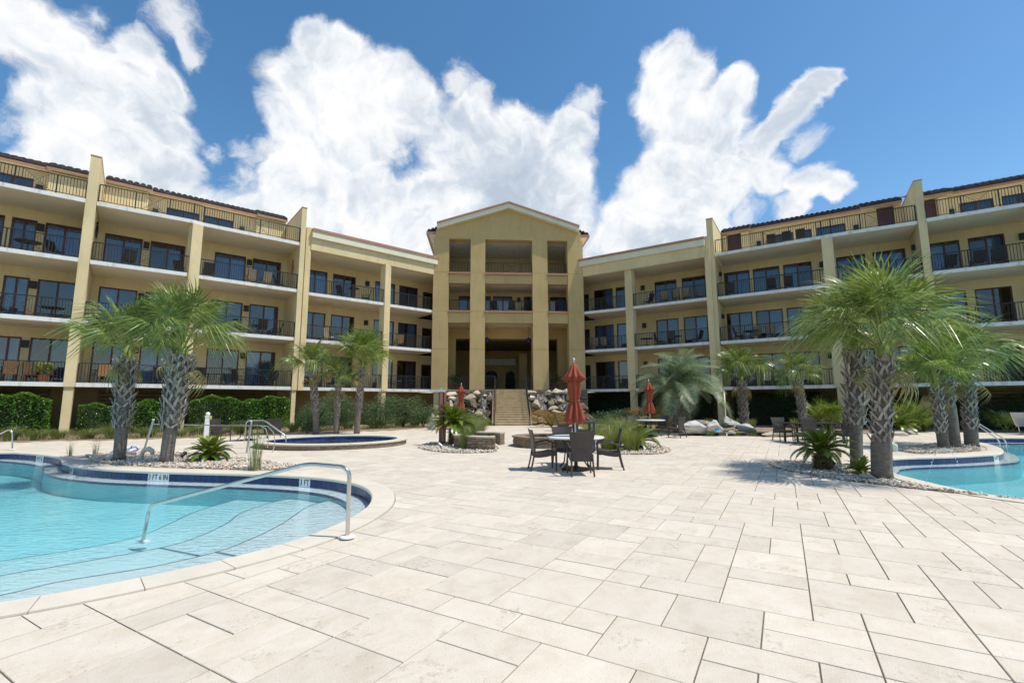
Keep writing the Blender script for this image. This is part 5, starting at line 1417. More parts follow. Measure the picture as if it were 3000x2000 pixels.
def grass(base, h, R_, n, label, m='grass', seed=1, lean=.5, group=None, w=.006, name='grass_clump'):
    r = np.random.default_rng(seed); K = 4
    a = r.uniform(0, 2 * pi, n); rb = R_ * .35 * np.sqrt(r.uniform(0, 1, n)); hh = h * r.uniform(.6, 1.05, n); out = R_ * r.uniform(.1, 1, n) * lean
    st = []
    for k in range(K + 1):
        s = k / K; rad = rb + out * s ** 1.8; z = hh * (s - .18 * lean * s ** 2.5)
        st.append(np.stack([np.cos(a) * rad, np.sin(a) * rad, z], -1))
    wd = np.stack([-np.sin(a + .6), np.cos(a + .6), np.zeros(n)], -1); Q = []
    for k in range(K):
        w0, w1 = w * (1 - k / K * .8), w * (1 - (k + 1) / K * .8)
        Q.append(np.stack([st[k] - wd * w0, st[k] + wd * w0, st[k + 1] + wd * w1, st[k + 1] - wd * w1], 1))
    o = link(name, quads_mesh(name, np.concatenate(Q), M[m]), None, base); tag(o, label, 'grass', group); return o
g = on_ground(745, 1378); grass((g.x, g.y, 0), 1.15, .38, 60, 'tall upright grass clump at the right end of the left pebble bed', 'grass', 1, .5)
for i, (x, y, h, lab) in enumerate(((-12.9, 13.9, .5, 'thin dry grass tuft left of the left palms, the left one'), (-12.35, 14.1, .55, 'thin dry grass tuft left of the left palms, the right one'))):
    grass((x, y, 0), h, .2, 26, lab, 'dune', 5 + i, .5)
GG = 'ornamental grass tufts along the foot of the left wing'
lab_at = ['far left edge of the photo', 'left of the first column', 'right beside the first column', 'between the first column and the left palm', 'behind the left palm', 'behind the gap of the two left palms', 'right of the right left-hand palm', 'behind the white post', 'right of the white post', 'behind the back dining chairs', 'behind the spa rail', 'left of the slim palms', 'beside the leftmost slim palm', 'between the slim palms', 'right of the slim palms', 'at the foot of the thin column', 'below the widest shrub', 'below the lower shrub']
pxs = [(30, 1262), (110, 1268), (170, 1262), (255, 1262), (330, 1258), (430, 1256), (520, 1258), (575, 1254), (640, 1256), (700, 1252), (790, 1248), (860, 1256), (900, 1262), (1020, 1258), (1095, 1252), (1120, 1256), (1170, 1250), (1215, 1250)]
for i, (px, py) in enumerate(pxs):
    g = on_ground(px, (1296 - px * .022 if px < 600 else 1282 - (px - 600) * .043) - random.uniform(5, 11)); grass((g.x, g.y, 0), random.uniform(.5, .85), random.uniform(.5, .9), 420, 'soft green grass tuft ' + lab_at[i], 'grass', 40 + i, .95, GG, .008)
r_ = np.random.default_rng(77); pts = []
for k in range(5200):
    px = r_.uniform(0, 1240); g = on_ground(px, (1296 - px * .022 if px < 600 else 1282 - (px - 600) * .043) - r_.uniform(3, 15)); pts.append((g.x, g.y))
pts = np.array(pts); a_ = r_.uniform(0, 2 * pi, len(pts)); h_ = r_.uniform(.08, .32, len(pts)) * (0.4 + 0.6 * (np.sin(pts[:, 0] * 2.1) + np.sin(pts[:, 0] * 5.3) > -.2)); b0 = np.stack([pts[:, 0], pts[:, 1], np.zeros(len(pts))], -1)
wd = np.stack([-np.sin(a_), np.cos(a_), np.zeros(len(pts))], -1) * .009; tp = b0 + np.stack([np.cos(a_) * h_ * .5, np.sin(a_) * h_ * .5, h_], -1)
o = link('ground_grass', quads_mesh('ground_grass', np.stack([b0 - wd, b0 + wd, tp + wd * .2, tp - wd * .2], 1), M['dune'])); tag(o, 'thin dry grass sprouting from the mulch along the left wing', 'grass', kind='stuff')
# planting round the stair foot and right of the fire pit
shrub((1.85 + .6, 29.5, 0), 1.3, 1.0, 1.05, 'orange-tinged shrub at the foot of the right waterfall', 'orange_shrub', 7000, 31, .06, name='shrub')
shrub((-3.9, 27.5, 0), 1.0, .8, 1.1, 'feathery green shrub below the left waterfall', 'grass', 4500, 32, .08)
shrub((-2.4, 28.6, 0), 1.2, .8, 1.0, 'pale green shrub between the sago palm and the stair', 'grass', 5000, 33, .08)
shrub((5.4, 26.0, 0), 1.6, 1.2, 1.2, 'blue-green shrub behind the waste bin', 'shrub', 6500, 34, .08, spiky=.05)
shrub((7.6, 27.0, 0), 1.8, 1.2, 1.25, 'green and orange shrub in front of the thin right column', 'orange_shrub', 6500, 35, .07)
shrub((9.4, 27.6, 0), 1.5, 1.0, 1.1, 'grey-green shrub left of the second umbrella', 'shrub', 5500, 36, .08, spiky=.05)
for i, (x, y, h, R_, n, mm, lab) in enumerate(((3.1, 15.2, .95, .7, 700, 'grass_y', 'yellow-green grass clump just right of the near table'), (3.75, 14.95, .85, .6, 600, 'grass_y', 'yellow-green grass clump nearest the pebbles right of the table'), (3.9, 17.6, 1.1, .8, 700, 'grass', 'tall grass clump behind the yellow-green clumps'),
        (3.2, 19.0, 1.0, .8, 600, 'grass', 'grass clump right behind the waste bin'), (4.6, 19.5, 1.1, .9, 600, 'grass_y', 'loose grass clump left of the second dining set'), (-1.55, 15.6, .85, .35, 420, 'grass', 'grass growing in front of the low stone seat wall'), (-1.75, 18.2, .95, .8, 600, 'grass', 'grass clump behind the low stone seat wall'),
        (-1.6, 21.5, .9, .8, 600, 'grass', 'grass clump left of the stair foot'), (-2.2, 25.0, .9, .9, 600, 'grass_y', 'pale grass clump between the wall and the left waterfall'))):
    grass((x, y, 0), h, R_, n, lab, mm, 70 + i, .8, 'loose grass clumps in the middle of the deck', .006)
for i, (px, lab) in enumerate(((2080, 'short grass tuft beside the pindo palm trunk'), (2160, 'short grass tuft left of the small palm'), (2205, 'short grass tuft right of the small palm'), (2330, 'thin grass tuft left of the dark dining set'))):
    g = on_ground(px, 1256); grass((g.x, g.y, 0), .7, .4, 160, lab, 'grass_y', 90 + i, .6, 'short tufts in the right bed', .009)
# fan palm bushes in the right bed
def fan_bush(px, py, Y, R_, n, label, seed):
    g = at_depth(px, py, Y); root = empty('palmetto_bush', (g.x, Y, 0), 0, label, 'palmetto', 'palmetto bushes in the right bed'); r = random.Random(seed)
    for i in range(n):
        az = i * 2.4; el = radians(r.uniform(25, 82)); sc = R_ / 1.9 * r.uniform(.7, 1.1); link('frond', FANS_Y[r.randint(0, 2)], root, (r.uniform(-.3, .3), r.uniform(-.2, .2), .05), frond_rot(az, el, r.uniform(-.5, .5)), (sc,) * 3)
    return root
fan_bush(2425, 1240, 25.5, 1.75, 22, 'bright palmetto bush behind the dark dining set', 1)
fan_bush(2665, 1240, 24.5, 1.7, 22, 'palmetto bush seen right of the nearest big palm', 2)
fan_bush(2945, 1240, 23.6, 1.2, 10, 'sparse palmetto behind the pool rail at the right edge', 3)
g = on_ground(2690, 1262); grass((g.x, g.y, 0), .9, .9, 700, 'grass mass below the palmetto right of the nearest big palm', 'grass', 99, .8, None, .008)
# green court seen through the hall
for i, (x, y, s, lab) in enumerate(((-3.2, 52, 2.6, 'left tree mass seen through the tower hall'), (0.6, 53, 2.8, 'right tree mass seen through the tower hall'))):
    root = empty('court_tree', (x, y, 2.5), 0, lab, 'tree'); r = np.random.default_rng(i)
    b = MB(); b.tube([(0, 0, -2.6), (0, 0, 2)], [.2, .1], 8); b.build('trunk', M['trunk'], root)
    b = MB(); b.lathe([(.3, -.9), (s * .75, .2), (s * .82, 1.6), (s * .6, 3.2), (.2, 3.8)], 14); b.build('dark_inner_core', M['hedgecore'], root)  # opaque dark core added so that no bright sky shows through
    d = r.normal(size=(9000, 3)); d /= np.linalg.norm(d, axis=1)[:, None]; P = d * (r.uniform(.3, 1, 9000) ** .5)[:, None] * s + np.array((0, 0, 1.6))
    leaf_cloud('crown', P, .16, M['treeleaf'], root, i)
# ------------------------------------------------------------------ boulders and waterfall
from mathutils import noise
def rock_me(seed, m, flat=.75, ang_=.55):
    bm_v = []; bm = __import__('bmesh').new()
    __import__('bmesh').ops.create_icosphere(bm, subdivisions=4, radius=1.0)
    o = Vector((seed * 7.3, seed * 3.1, seed * 1.7)); rr = random.Random(seed)
    planes = [(Vector((rr.gauss(0, 1), rr.gauss(0, 1), rr.gauss(0, .9))).normalized(), rr.uniform(.42, .78)) for _ in range(16)]
    for v in bm.verts:
        p = v.co.copy()
        k = 1 + .25 * noise.noise(p * 1.1 + o) + .08 * noise.noise(p * 2.5 + o)
        p *= k
        for n_, d in planes:
            e = p.dot(n_) - d
            if e > 0: p -= n_ * e * .93
        lay = .035 * math.sin(p.z * 17 + 3 * noise.noise(p * 1.5 + o)); p.x *= 1 + lay; p.y *= 1 + lay; p *= 1 + .05 * noise.noise(p * 5 + o) + .03 * noise.noise(p * 11 + o)
        p.z = max(p.z, -.55); q_ = 1 - .42 * max(0, p.z + .1); p.x *= q_ * 1.12; p.y *= q_ * 1.12
        v.co = p
    me = bpy.data.meshes.new('rock'); bm.to_mesh(me); bm.free()
    me.polygons.foreach_set('use_smooth', [True] * len(me.polygons)); me.materials.append(m); return me
RK = {k: [rock_me(s + 10 * i, M[k]) for s in (1, 2, 3, 4)] for i, k in enumerate(('rock_tan', 'rock_wet', 'rock_grey', 'rock_cream'))}
def rock_px(name, px, py, w, h, Y, kind, k, parent=None, dep=.8, rz=None, loc0=Vector((0, 0, 0))):
    c = at_depth(px, py, Y); s = Y / 1365 / .96
    rr = random.Random(px * 3 + py)
    o = link(name, RK[kind][k % 4], parent, c - loc0, (rr.uniform(-.15, .15), rr.uniform(-.15, .15), rr.uniform(0, 6.28) if rz is None else rz), (w * s * .66, w * s * .66 * dep, h * s * .60)); return o
def z8(x, y, w, h): return (1400 + x / 6.03, 1000 + y / 6.03, w / 6.03, h / 6.03)
def z1(x, y, w, h): return (1200 + x / 5.2275, 1100 + y / 5.2275, w / 5.2275, h / 5.2275)
def fall_Y(py): return 36.1 - (py - 1148) / 96 * 4.0
stream_m, nt, bs = nodes('falling_water')
def _stream():
    L = nt.links.new; tc = N(nt, 'ShaderNodeNewGeometry'); mp = N(nt, 'ShaderNodeMapping'); mp.inputs['Scale'].default_value = (14, 14, 1.6); L(tc.outputs['Position'], mp.inputs[0])
    n = N(nt, 'ShaderNodeTexNoise', Scale=1.3, Detail=5.0, Roughness=.65); L(mp.outputs[0], n.inputs['Vector']); r = ramp(nt, [(.50, (0, 0, 0)), (.66, (.85, .85, .85))]); L(n.outputs[0], r.inputs[0])
    tr = N(nt, 'ShaderNodeBsdfTransparent'); ms = N(nt, 'ShaderNodeMixShader'); bs.inputs['Base Color'].default_value = (.82, .85, .88, 1); bs.inputs['Roughness'].default_value = .25
    L(r.outputs[0], ms.inputs[0]); L(tr.outputs[0], ms.inputs[1]); L(bs.outputs[0], ms.inputs[2]); L(ms.outputs[0], nt.nodes['Material Output'].inputs[0])
_stream()
def stream(px, py, w, h, parent, loc0, seed):
    Y = fall_Y(py) - .45; s = Y / 1365 / .96; c = at_depth(px, py, Y) - loc0; b = MB(); r = random.Random(seed); W_, H_ = w * s * .8, h * s; nx, nz = max(3, int(W_ / .12)), 6
    pt = lambda i, j: Vector((c.x - W_ / 2 + W_ * i / nx, c.y + .05 * math.sin(i * 1.7 + seed) - .10 * (j / nz) ** 2 * 2, c.z + H_ / 2 - H_ * j / nz))
    for i in range(nx):
        for j in range(nz): b.quad(pt(i, j), pt(i, j + 1), pt(i + 1, j + 1), pt(i + 1, j))
    b.build('water_stream', stream_m, parent)
for side, X0, X1, lab in ((0, -5.1, -1.40, 'tumbling rock waterfall left of the staircase'), (1, 1.36, 5.95, 'tumbling rock waterfall right of the staircase')):
    loc = Vector(((X0 + X1) / 2, 34, 0)); wf = empty('waterfall', loc, 0, lab, 'waterfall', 'rock waterfalls beside the stair')
    yb = 36.35 + (X0 + X1) / 2 * .065 + .3
    b = MB(); b.box(X0 - loc.x, X1 - loc.x, yb - 34, yb - 34 + .5, 0, ZA - .04); rw = b.build('retaining_wall', M['stonewall'], wf)
    r = random.Random(side + 5)
    for zc in range(11):                                   # ledgestones of the wall, proud of it
        z0 = zc * .225; x = X0 - loc.x + r.uniform(0, .2)
        while x < X1 - loc.x - .1:
            l = r.uniform(.25, .6); x1 = min(x + l, X1 - loc.x)
            if zc > 7:
                t = MB(); t.box(x, x1 - .02, yb - 34 - r.uniform(.02, .07), yb - 34, z0 + .01, z0 + .215); t.build('stone', M['stonewall'], rw)
            x = x1
    for k in range(70):                                    # wet filler rocks stepping back up the slope
        f = r.random(); x = r.uniform(X0 + .25, X1 - .25); y = 32.6 + 3.6 * f; z = .1 + 2.1 * f + r.uniform(-.1, .05); s = r.uniform(.35, .6)
        link('rock', RK['rock_wet'][k % 4], wf, Vector((x, y, z - .22)) - loc, (r.uniform(-.3, .3), r.uniform(-.3, .3), r.uniform(0, 6)), (s, s, s * .75))
    if side == 1:
        big = [(945,900,140,90,'rock_cream'),(1250,905,150,75,'rock_tan'),(1420,890,260,110,'rock_cream'),(1570,900,150,100,'rock_grey'),(945,1000,120,120,'rock_grey'),(1040,1125,200,160,'rock_tan'),(1300,1085,105,120,'rock_tan'),(1450,1050,110,100,'rock_tan'),(1340,1180,180,85,'rock_tan'),
          (1070,1265,210,110,'rock_wet'),(1220,1275,160,100,'rock_wet'),(1400,1245,210,75,'rock_tan'),(985,1340,105,115,'rock_cream'),(1110,1365,170,75,'rock_cream'),(1130,1415,170,60,'rock_cream'),(1000,1432,120,55,'rock_tan'),(1080,1488,280,48,'rock_cream'),(1610,1000,90,130,'rock_tan'),(1520,1160,170,100,'rock_wet'),(1630,1190,140,110,'rock_tan'),(1700,900,150,90,'rock_tan'),(1750,1050,160,160,'rock_wet'),(1560,1260,160,80,'rock_tan')]
        tr_ = z8; streams = [(1130,1000,190,125),(1450,1010,190,110),(1165,1165,120,70),(1520,1160,160,90),(1140,1275,36,80),(1230,925,160,26)]
    else:
        big = [(650,275,200,66,'rock_cream'),(1025,265,155,76,'rock_cream'),(1150,305,115,34,'rock_cream'),(650,355,150,104,'rock_cream'),(625,445,130,120,'rock_tan'),(930,345,190,100,'rock_tan'),(955,440,230,170,'rock_wet'),(1232,330,80,160,'rock_tan'),(1115,450,140,150,'rock_wet'),(645,560,130,60,'rock_cream'),(1065,585,150,100,'rock_tan'),(1140,650,110,80,'rock_cream'),(790,450,160,170,'rock_wet'),(790,280,120,60,'rock_tan'),(900,560,160,90,'rock_wet'),(720,620,170,80,'rock_tan')]
        tr_ = z1; streams = [(1140,370,100,80),(965,500,56,120),(1112,500,120,160)]
    for k, (x, y, w, h, kd) in enumerate(big):
        a = tr_(x, y, w, h); rock_px('rock', *a, fall_Y(a[1]) - .2, kd, k, wf, loc0=loc)
    for k, s_ in enumerate(streams): stream(*tr_(*s_), wf, loc, k + side * 10)
def boulder(px, py, w, h, kind, k, label, Y=None, dep=.8, group=None, rz=None):
    if Y is None: Y = on_ground(px, py + h * .46).y + .3
    o = rock_px('boulder', px, py, w, h, Y, kind, k, dep=dep, rz=rz); tag(o, label, 'boulder', group); return o
GB = 'grey boulders edging the right bed'
boulder(2018, 1251, 86, 44, 'rock_grey', 0, 'large grey slab boulder at the foot of the pindo palm', 22.0, .5, GB, .2)
boulder(2064, 1238, 46, 20, 'rock_grey', 1, 'thin grey stone lying behind the slab boulder', 24.5, .8, GB)
boulder(2095, 1251, 66, 42, 'rock_grey', 2, 'grey boulder carrying the small blue cloth', 21.8, .7, GB)
boulder(2137, 1240, 60, 32, 'rock_grey', 3, 'flat layered grey boulder before the small palm', 23.6, .8, GB)
boulder(2186, 1252, 50, 36, 'rock_grey', 1, 'rounded pale grey boulder at the pond edge', 22.8, .8, GB)
boulder(2137, 1266, 15, 12, 'rock_grey', 0, 'small round stone, left of a pair at the pond edge', 21.6); boulder(2150, 1267, 11, 10, 'rock_cream', 2, 'small round stone, right of a pair at the pond edge', 21.5)
boulder(2283, 1271, 112, 26, 'rock_cream', 3, 'long low cream boulder on the deck beside the dining set', 21.2, .5, None, .05)
boulder(1862, 1226, 40, 30, 'rock_grey', 2, 'pale boulder behind the chairs of the second umbrella table', 27.5); boulder(1893, 1222, 24, 14, 'rock_grey', 0, 'small flat boulder behind the second umbrella', 27.5)
boulder(2652, 1262, 50, 26, 'rock_grey', 1, 'grey topped boulder at the bed edge right of the big palm', 22.8); boulder(2630, 1274, 46, 30, 'rock_cream', 0, 'cream boulder partly hidden by the big palm trunk', 21.6)
boulder(1266, 1240, 34, 44, 'rock_grey', 3, 'upright pale rock beside the last shrub', 27.2); boulder(1278, 1225, 26, 14, 'rock_cream', 2, 'pale stone cap on the upright rock', 27.0)
boulder(2540, 1394, 27, 22, 'rock_grey', 1, 'small grey stone against the nearest big palm', 9.35)
boulder(2453, 1369, 12, 12, 'rock_grey', 2, 'small grey stone beside the dark sago palm', 10.5)
# pond
P = [Vector((11.2 + 3.4 * cos(a), 22.6 + 1.15 * sin(a))) for a in (2 * pi * i / 28 for i in range(28))]
pm, nt_, b_ = nodes('dark_pond_water'); b_.inputs['Base Color'].default_value = (.015, .045, .03, 1); b_.inputs['Roughness'].default_value = .05
flat_fill('pond_water', P, [], 0.004, pm)

# ------------------------------------------------------------------ spa
SPC = Vector((-6.7, 17.8)); SRX, SRY = 2.72, 2.42
sp = empty('spa', (SPC.x, SPC.y, 0), 0, 'raised oval spa with blue tile lining and stone rim', 'spa')
ell = lambda a, k=0.0: Vector(((SRX + k) * cos(a), (SRY + k) * sin(a)))
n = 96
def ring(b, k0, z0, k1, z1):
    for i in range(n):
        a, c = 2 * pi * i / n, 2 * pi * (i + 1) / n; p, q, r_, s_ = ell(a, k0), ell(c, k0), ell(c, k1), ell(a, k1)
        b.quad((p.x, p.y, z0), (q.x, q.y, z0), (r_.x, r_.y, z1), (s_.x, s_.y, z1))
b = MB(); ring(b, -.05, 0, -.05, .15); b.build('outer_wall', M['spastone'], sp)
b = MB(); ring(b, -.36, .15, -.36, -.9); b.poly([(p.x, p.y, -.9) for p in (ell(2 * pi * i / n, -.36) for i in range(n))]); b.build('basin', M['plaster'], sp)
for i in range(24):
    b = MB()
    for j in range(4):
        a, c = 2 * pi * (i * 4 + j + (.03 if j == 0 else 0)) / n, 2 * pi * (i * 4 + j + 1 - (.03 if j == 3 else 0)) / n
        P_ = [ell(a, -.38), ell(c, -.38), ell(c, 0), ell(a, 0)]; b.hexa([(p.x, p.y, z) for z in (.15, .2) for p in P_])
    b.build('coping_stone', M['coping'], sp, bevel=.008)
tmm = MB(); tmm.box(-.072, .072, -.012, 0, -.30, -.01); sm_ = tmm.mesh('waterline_tile', M['navy'])
for i in range(100):
    a = 2 * pi * i / 100; p = ell(a, -.36); t = (ell(a + .01, -.36) - ell(a - .01, -.36)); link('waterline_tile', sm_, sp, (p.x, p.y, .15), (0, 0, atan2(t.y, t.x)), (1, -1, 1))
b = MB()
top = [ell(2 * pi * i / n, -.33) for i in range(n)]; b.poly([(p.x, p.y, .06) for p in top]); b.poly([(p.x, p.y, -.95) for p in reversed(top)])
for i in range(n): p, q = top[i], top[(i + 1) % n]; b.quad((p.x, p.y, -.95), (q.x, q.y, -.95), (q.x, q.y, .06), (p.x, p.y, .06))
b.build('water', M['spawater'], sp)

# mosaic look of the spa wall: small stones, one mass
b = MB(); r = random.Random(4); m_ = int(2 * pi * 2.55 / .045)
for row in range(4):
    for i in range(m_):
        a, c = 2 * pi * (i + .04 + .5 * (row % 2)) / m_, 2 * pi * (i + .9 + .5 * (row % 2)) / m_
        if math.sin(a) > .35: continue
        k = -.05 + r.uniform(.004, .014); p, q = ell(a, k), ell(c, k); z = .005 + row * .036
        b.quad((p.x, p.y, z), (q.x, q.y, z), (q.x, q.y, z + .032), (p.x, p.y, z + .032))
mo = b.build('wall_mosaic', rock_mat('mosaic_chips', (.10, .07, .045), (.30, .23, .16), (.5, .43, .33), 9.0), sp); mo['kind'] = 'stuff'

# ------------------------------------------------------------------ dry-stone walls
def stone_pieces(root, path, z0, z1, th, courses, seed, capm='coping', m='stonewall', closed=False):
    r = random.Random(seed); P = resample([Vector(p) for p in path], .06, closed); n_ = len(P) - (0 if closed else 1); hc = (z1 - .06 - z0) / courses
    def nrm(i):
        a, c = P[(i - 1) % len(P)] if closed else P[max(0, i - 1)], P[(i + 1) % len(P)] if closed else P[min(len(P) - 1, i + 1)]; t = (c - a).normalized(); return Vector((t.y, -t.x))
    def blk(name, i, j, o0, o1, za, zb, mm, g=.006, jit=.012):
        if j <= i: return
        ii, jj = i % len(P), j % len(P) if closed else min(j, len(P) - 1)
        A, B = P[ii], P[jj]; d = (B - A).normalized() * g; na, nb = nrm(ii), nrm(jj); k = r.uniform(-jit, jit)
        q = [A + na * (o0 - k) + d, B + nb * (o0 - k) - d, B + nb * (o1 + k) - d, A + na * (o1 + k) + d]
        bb = MB(); bb.hexa([(p.x, p.y, z) for z in (za + g / 2, zb - g / 2) for p in q]); bb.build(name, mm, root, bevel=.006)
    for c in range(courses):
        i = 0 if c % 2 == 0 else -r.randint(1, 3)
        while i < n_:
            l = r.randint(3, 6); blk('stone', max(0, i), min(n_, i + l), -th / 2, th / 2, z0 + c * hc, z0 + (c + 1) * hc, M[m]); i += l
    i = 0
    while i < n_:
        l = r.randint(6, 9); blk('cap_stone', i, min(n_, i + l), -th / 2 - .03, th / 2 + .03, z1 - .06, z1, M['rock_cream'] if capm == 'rock' else M[capm], jit=.015); i += l
fp = empty('fire_pit', (1.3, 17.1, 0), 0, 'round dry-stone fire pit behind the near dining table', 'fire pit')
stone_pieces(fp, [(1.1 * cos(2 * pi * i / 40), 1.1 * sin(2 * pi * i / 40)) for i in range(40)], 0, .36, .36, 4, 3, 'stonewall', closed=True)
b = MB(); b.lathe([(.93, .01), (.93, .24)], 32); b.build('dark_pit_fill', M['dark'], fp)  # near-black drum stands in for the shade inside the pit
sw = empty('stone_seat_wall', (-1.1, 15.9, 0), 0, 'low L-shaped stone seat wall with flat caps, between the sago palm and the fire pit', 'stone wall')
stone_pieces(sw, [(-.78, .55), (-.6, .0), (-.2, -.42), (.25, -.58), (.55, -.55)], 0, .46, .3, 4, 5, 'rock')
stone_pieces(sw, [(-.2, 2.0), (.3, 1.75), (.75, 1.5)], 0, .46, .3, 4, 6, 'rock')
pw = empty('stone_planter_wall', (4.0, 21.5, 0), 0, 'low curved stone planter wall behind the waste bin', 'stone wall')
stone_pieces(pw, [(-1.2, -.6), (-.6, -1.1), (.2, -1.2), (.9, -.8)], 0, .42, .32, 4, 8, 'rock')

# ------------------------------------------------------------------ deck furniture
def make_chair():
    root = empty('wicker_chair'); b = MB(); nx = 8
    # backrest: curved panel, wider at the top
    rows = [(.40, .215, -.215, 0), (.58, .225, -.235, .02), (.76, .25, -.275, .03), (.92, .275, -.325, .035)]
    for dz in range(len(rows) - 1):
        for i in range(nx):
            def pt(row, i, back):
                z, w, y, c = rows[row]; f = i / nx * 2 - 1; return Vector((w * f, y - back * .028 + c * (f * f) * .9, z - .012 * (1 - f * f) * (row == 3)))
            for bk in (0, 1):
                q = [pt(dz, i, bk), pt(dz, i + 1, bk), pt(dz + 1, i + 1, bk), pt(dz + 1, i, bk)]
                b.quad(*(q if bk == 0 else q[::-1]))
    for i in range(nx): b.quad(pt(3, i, 0), pt(3, i + 1, 0), pt(3, i + 1, 1), pt(3, i, 1)); b.quad(pt(0, i + 1, 0), pt(0, i, 0), pt(0, i, 1), pt(0, i + 1, 1))
    for row in range(3):
        for i in (0, nx): b.quad(pt(row, i, 0), pt(row + 1, i, 0), pt(row + 1, i, 1), pt(row, i, 1))
    b.build('backrest', M['wicker'], root)
    b = MB(); sec = [(-.24, .40), (-.12, .395), (.02, .41), (.14, .435), (.25, .43)]
    for (y0, z0), (y1, z1) in zip(sec, sec[1:]):
        b.hexa([Vector((x, y, z)) for x, y, z in ((-.235, y0, z0 - .10), (.235, y0, z0 - .10), (.235, y1, z1 - .10), (-.235, y1, z1 - .10), (-.235, y0, z0), (.235, y0, z0), (.235, y1, z1), (-.235, y1, z1))])
    b.build('seat', M['wicker'], root)
    for sx in (-1, 1):
        b = MB(); b.tube([(sx * .255, .25, 0), (sx * .25, .24, .3), (sx * .25, .255, .56), (sx * .25, .22, .62)], .019, 6); b.build('leg', M['wicker'], root)
        b = MB(); b.tube([(sx * .235, -.33, 0), (sx * .225, -.27, .25), (sx * .22, -.24, .45)], .02, 6); b.build('leg', M['wicker'], root)
        b = MB(); b.tube([(sx * .25, .235, .60), (sx * .255, .12, .645), (sx * .25, -.05, .62), (sx * .235, -.24, .56)], .02, 6); b.build('arm', M['wicker'], root)
    return root
CH = make_chair(); first = [True]
def place(proto, used, x, y, rz, label, cat, group, z=0, s=1):
    o = proto if not used else copy_tree(proto)
    o.location = (x, y, z); o.rotation_euler = (0, 0, rz); o.scale = (s, s, s)
    tag(o, label, cat, group); return o
chairs = [(1.46, 10.22, 0, 'dark wicker chair with its back to the camera, at the near umbrella table', 'chairs round the near table'),
 (.72, 10.98, -pi / 2 + .1, 'dark wicker chair on the left side of the near umbrella table', 'chairs round the near table'),
 (2.24, 11.12, pi / 2 - .15, 'dark wicker chair on the right side of the near umbrella table', 'chairs round the near table'),
 (1.30, 11.85, pi + .1, 'dark wicker chair on the far side of the near umbrella table', 'chairs round the near table'),
 (5.25, 21.3, -pi / 2, 'wicker chair left of the second umbrella table', 'chairs round the second table'), (7.2, 20.75, pi / 2 - .9, 'wicker chair at the right front of the second umbrella table', 'chairs round the second table'),
 (7.05, 22.2, pi - .5, 'wicker chair right behind the second umbrella table', 'chairs round the second table'), (5.8, 22.4, pi, 'wicker chair behind the second umbrella table', 'chairs round the second table'),
 (10.55, 17.05, 0, 'wicker chair at the left front corner of the dark dining table', 'chairs round the dark table'), (12.0, 17.1, .05, 'wicker chair at the front of the dark table, half behind the palm', 'chairs round the dark table'),
 (10.75, 18.85, pi, 'wicker chair at the back left of the dark table', 'chairs round the dark table'), (11.95, 18.85, pi, 'wicker chair at the back right of the dark table', 'chairs round the dark table'), (12.75, 18.1, pi / 2, 'wicker chair at the right end of the dark table', 'chairs round the dark table'),
 (-12.0, 19.5, -.3, 'dark chair on the left of the back table by the hedge', 'chairs by the hedge'), (-10.0, 19.9, .5, 'dark chair on the right of the back table by the hedge', 'chairs by the hedge')]
for i, (x, y, a, lab, gr) in enumerate(chairs): place(CH, i > 0, x, y, a, lab, 'chair', gr)
def make_table(r_=.66, topm='tabletop'):
    root = empty('round_table'); b = MB(); b.lathe([(r_ - .02, .712), (r_, .722), (r_, .742), (r_ - .015, .75)], 40); b.build('tabletop', M[topm], root, smooth=False)
    b = MB(); b.lathe([(.33, 0), (.33, .03), (.12, .06), (.05, .09)], 28); b.build('base', M['iron'], root)
    b = MB(); b.lathe([(.04, .085), (.035, .7)], 12); b.build('pedestal', M['iron'], root)
    for k in range(4):
        a = pi / 4 + k * pi / 2; b = MB(); b.tube([(cos(a) * q_, sin(a) * q_, z) for q_, z in ((.46, .705), (.36, .62), (.30, .4), (.34, .15), (.48, .015))], .016, 6); b.build('leg', M['iron'], root)
    return root
TB = make_table()
place(TB, False, 1.46, 10.98, 0, 'white round table under the nearest closed umbrella', 'table', 'round tables on the deck')
place(TB, True, 6.25, 21.4, .3, 'white round table under the second closed umbrella', 'table', 'round tables on the deck')
t2 = make_table(.55, 'iron'); t2.location = (-10.95, 19.75, 0); tag(t2, 'small dark round table between the two chairs by the hedge', 'table')
t3 = empty('dining_table', (11.4, 17.95, 0), 0, 'long dark dining table behind the sago palm', 'table')
b = MB(); b.box(-1.0, 1.0, -.5, .5, .71, .75); b.build('tabletop', M['iron'], t3, bevel=.01)
for sx in (-.85, .85):
    for sy in (-.4, .4): b = MB(); b.box(sx - .03, sx + .03, sy - .03, sy + .03, 0, .709); b.build('leg', M['iron'], t3)
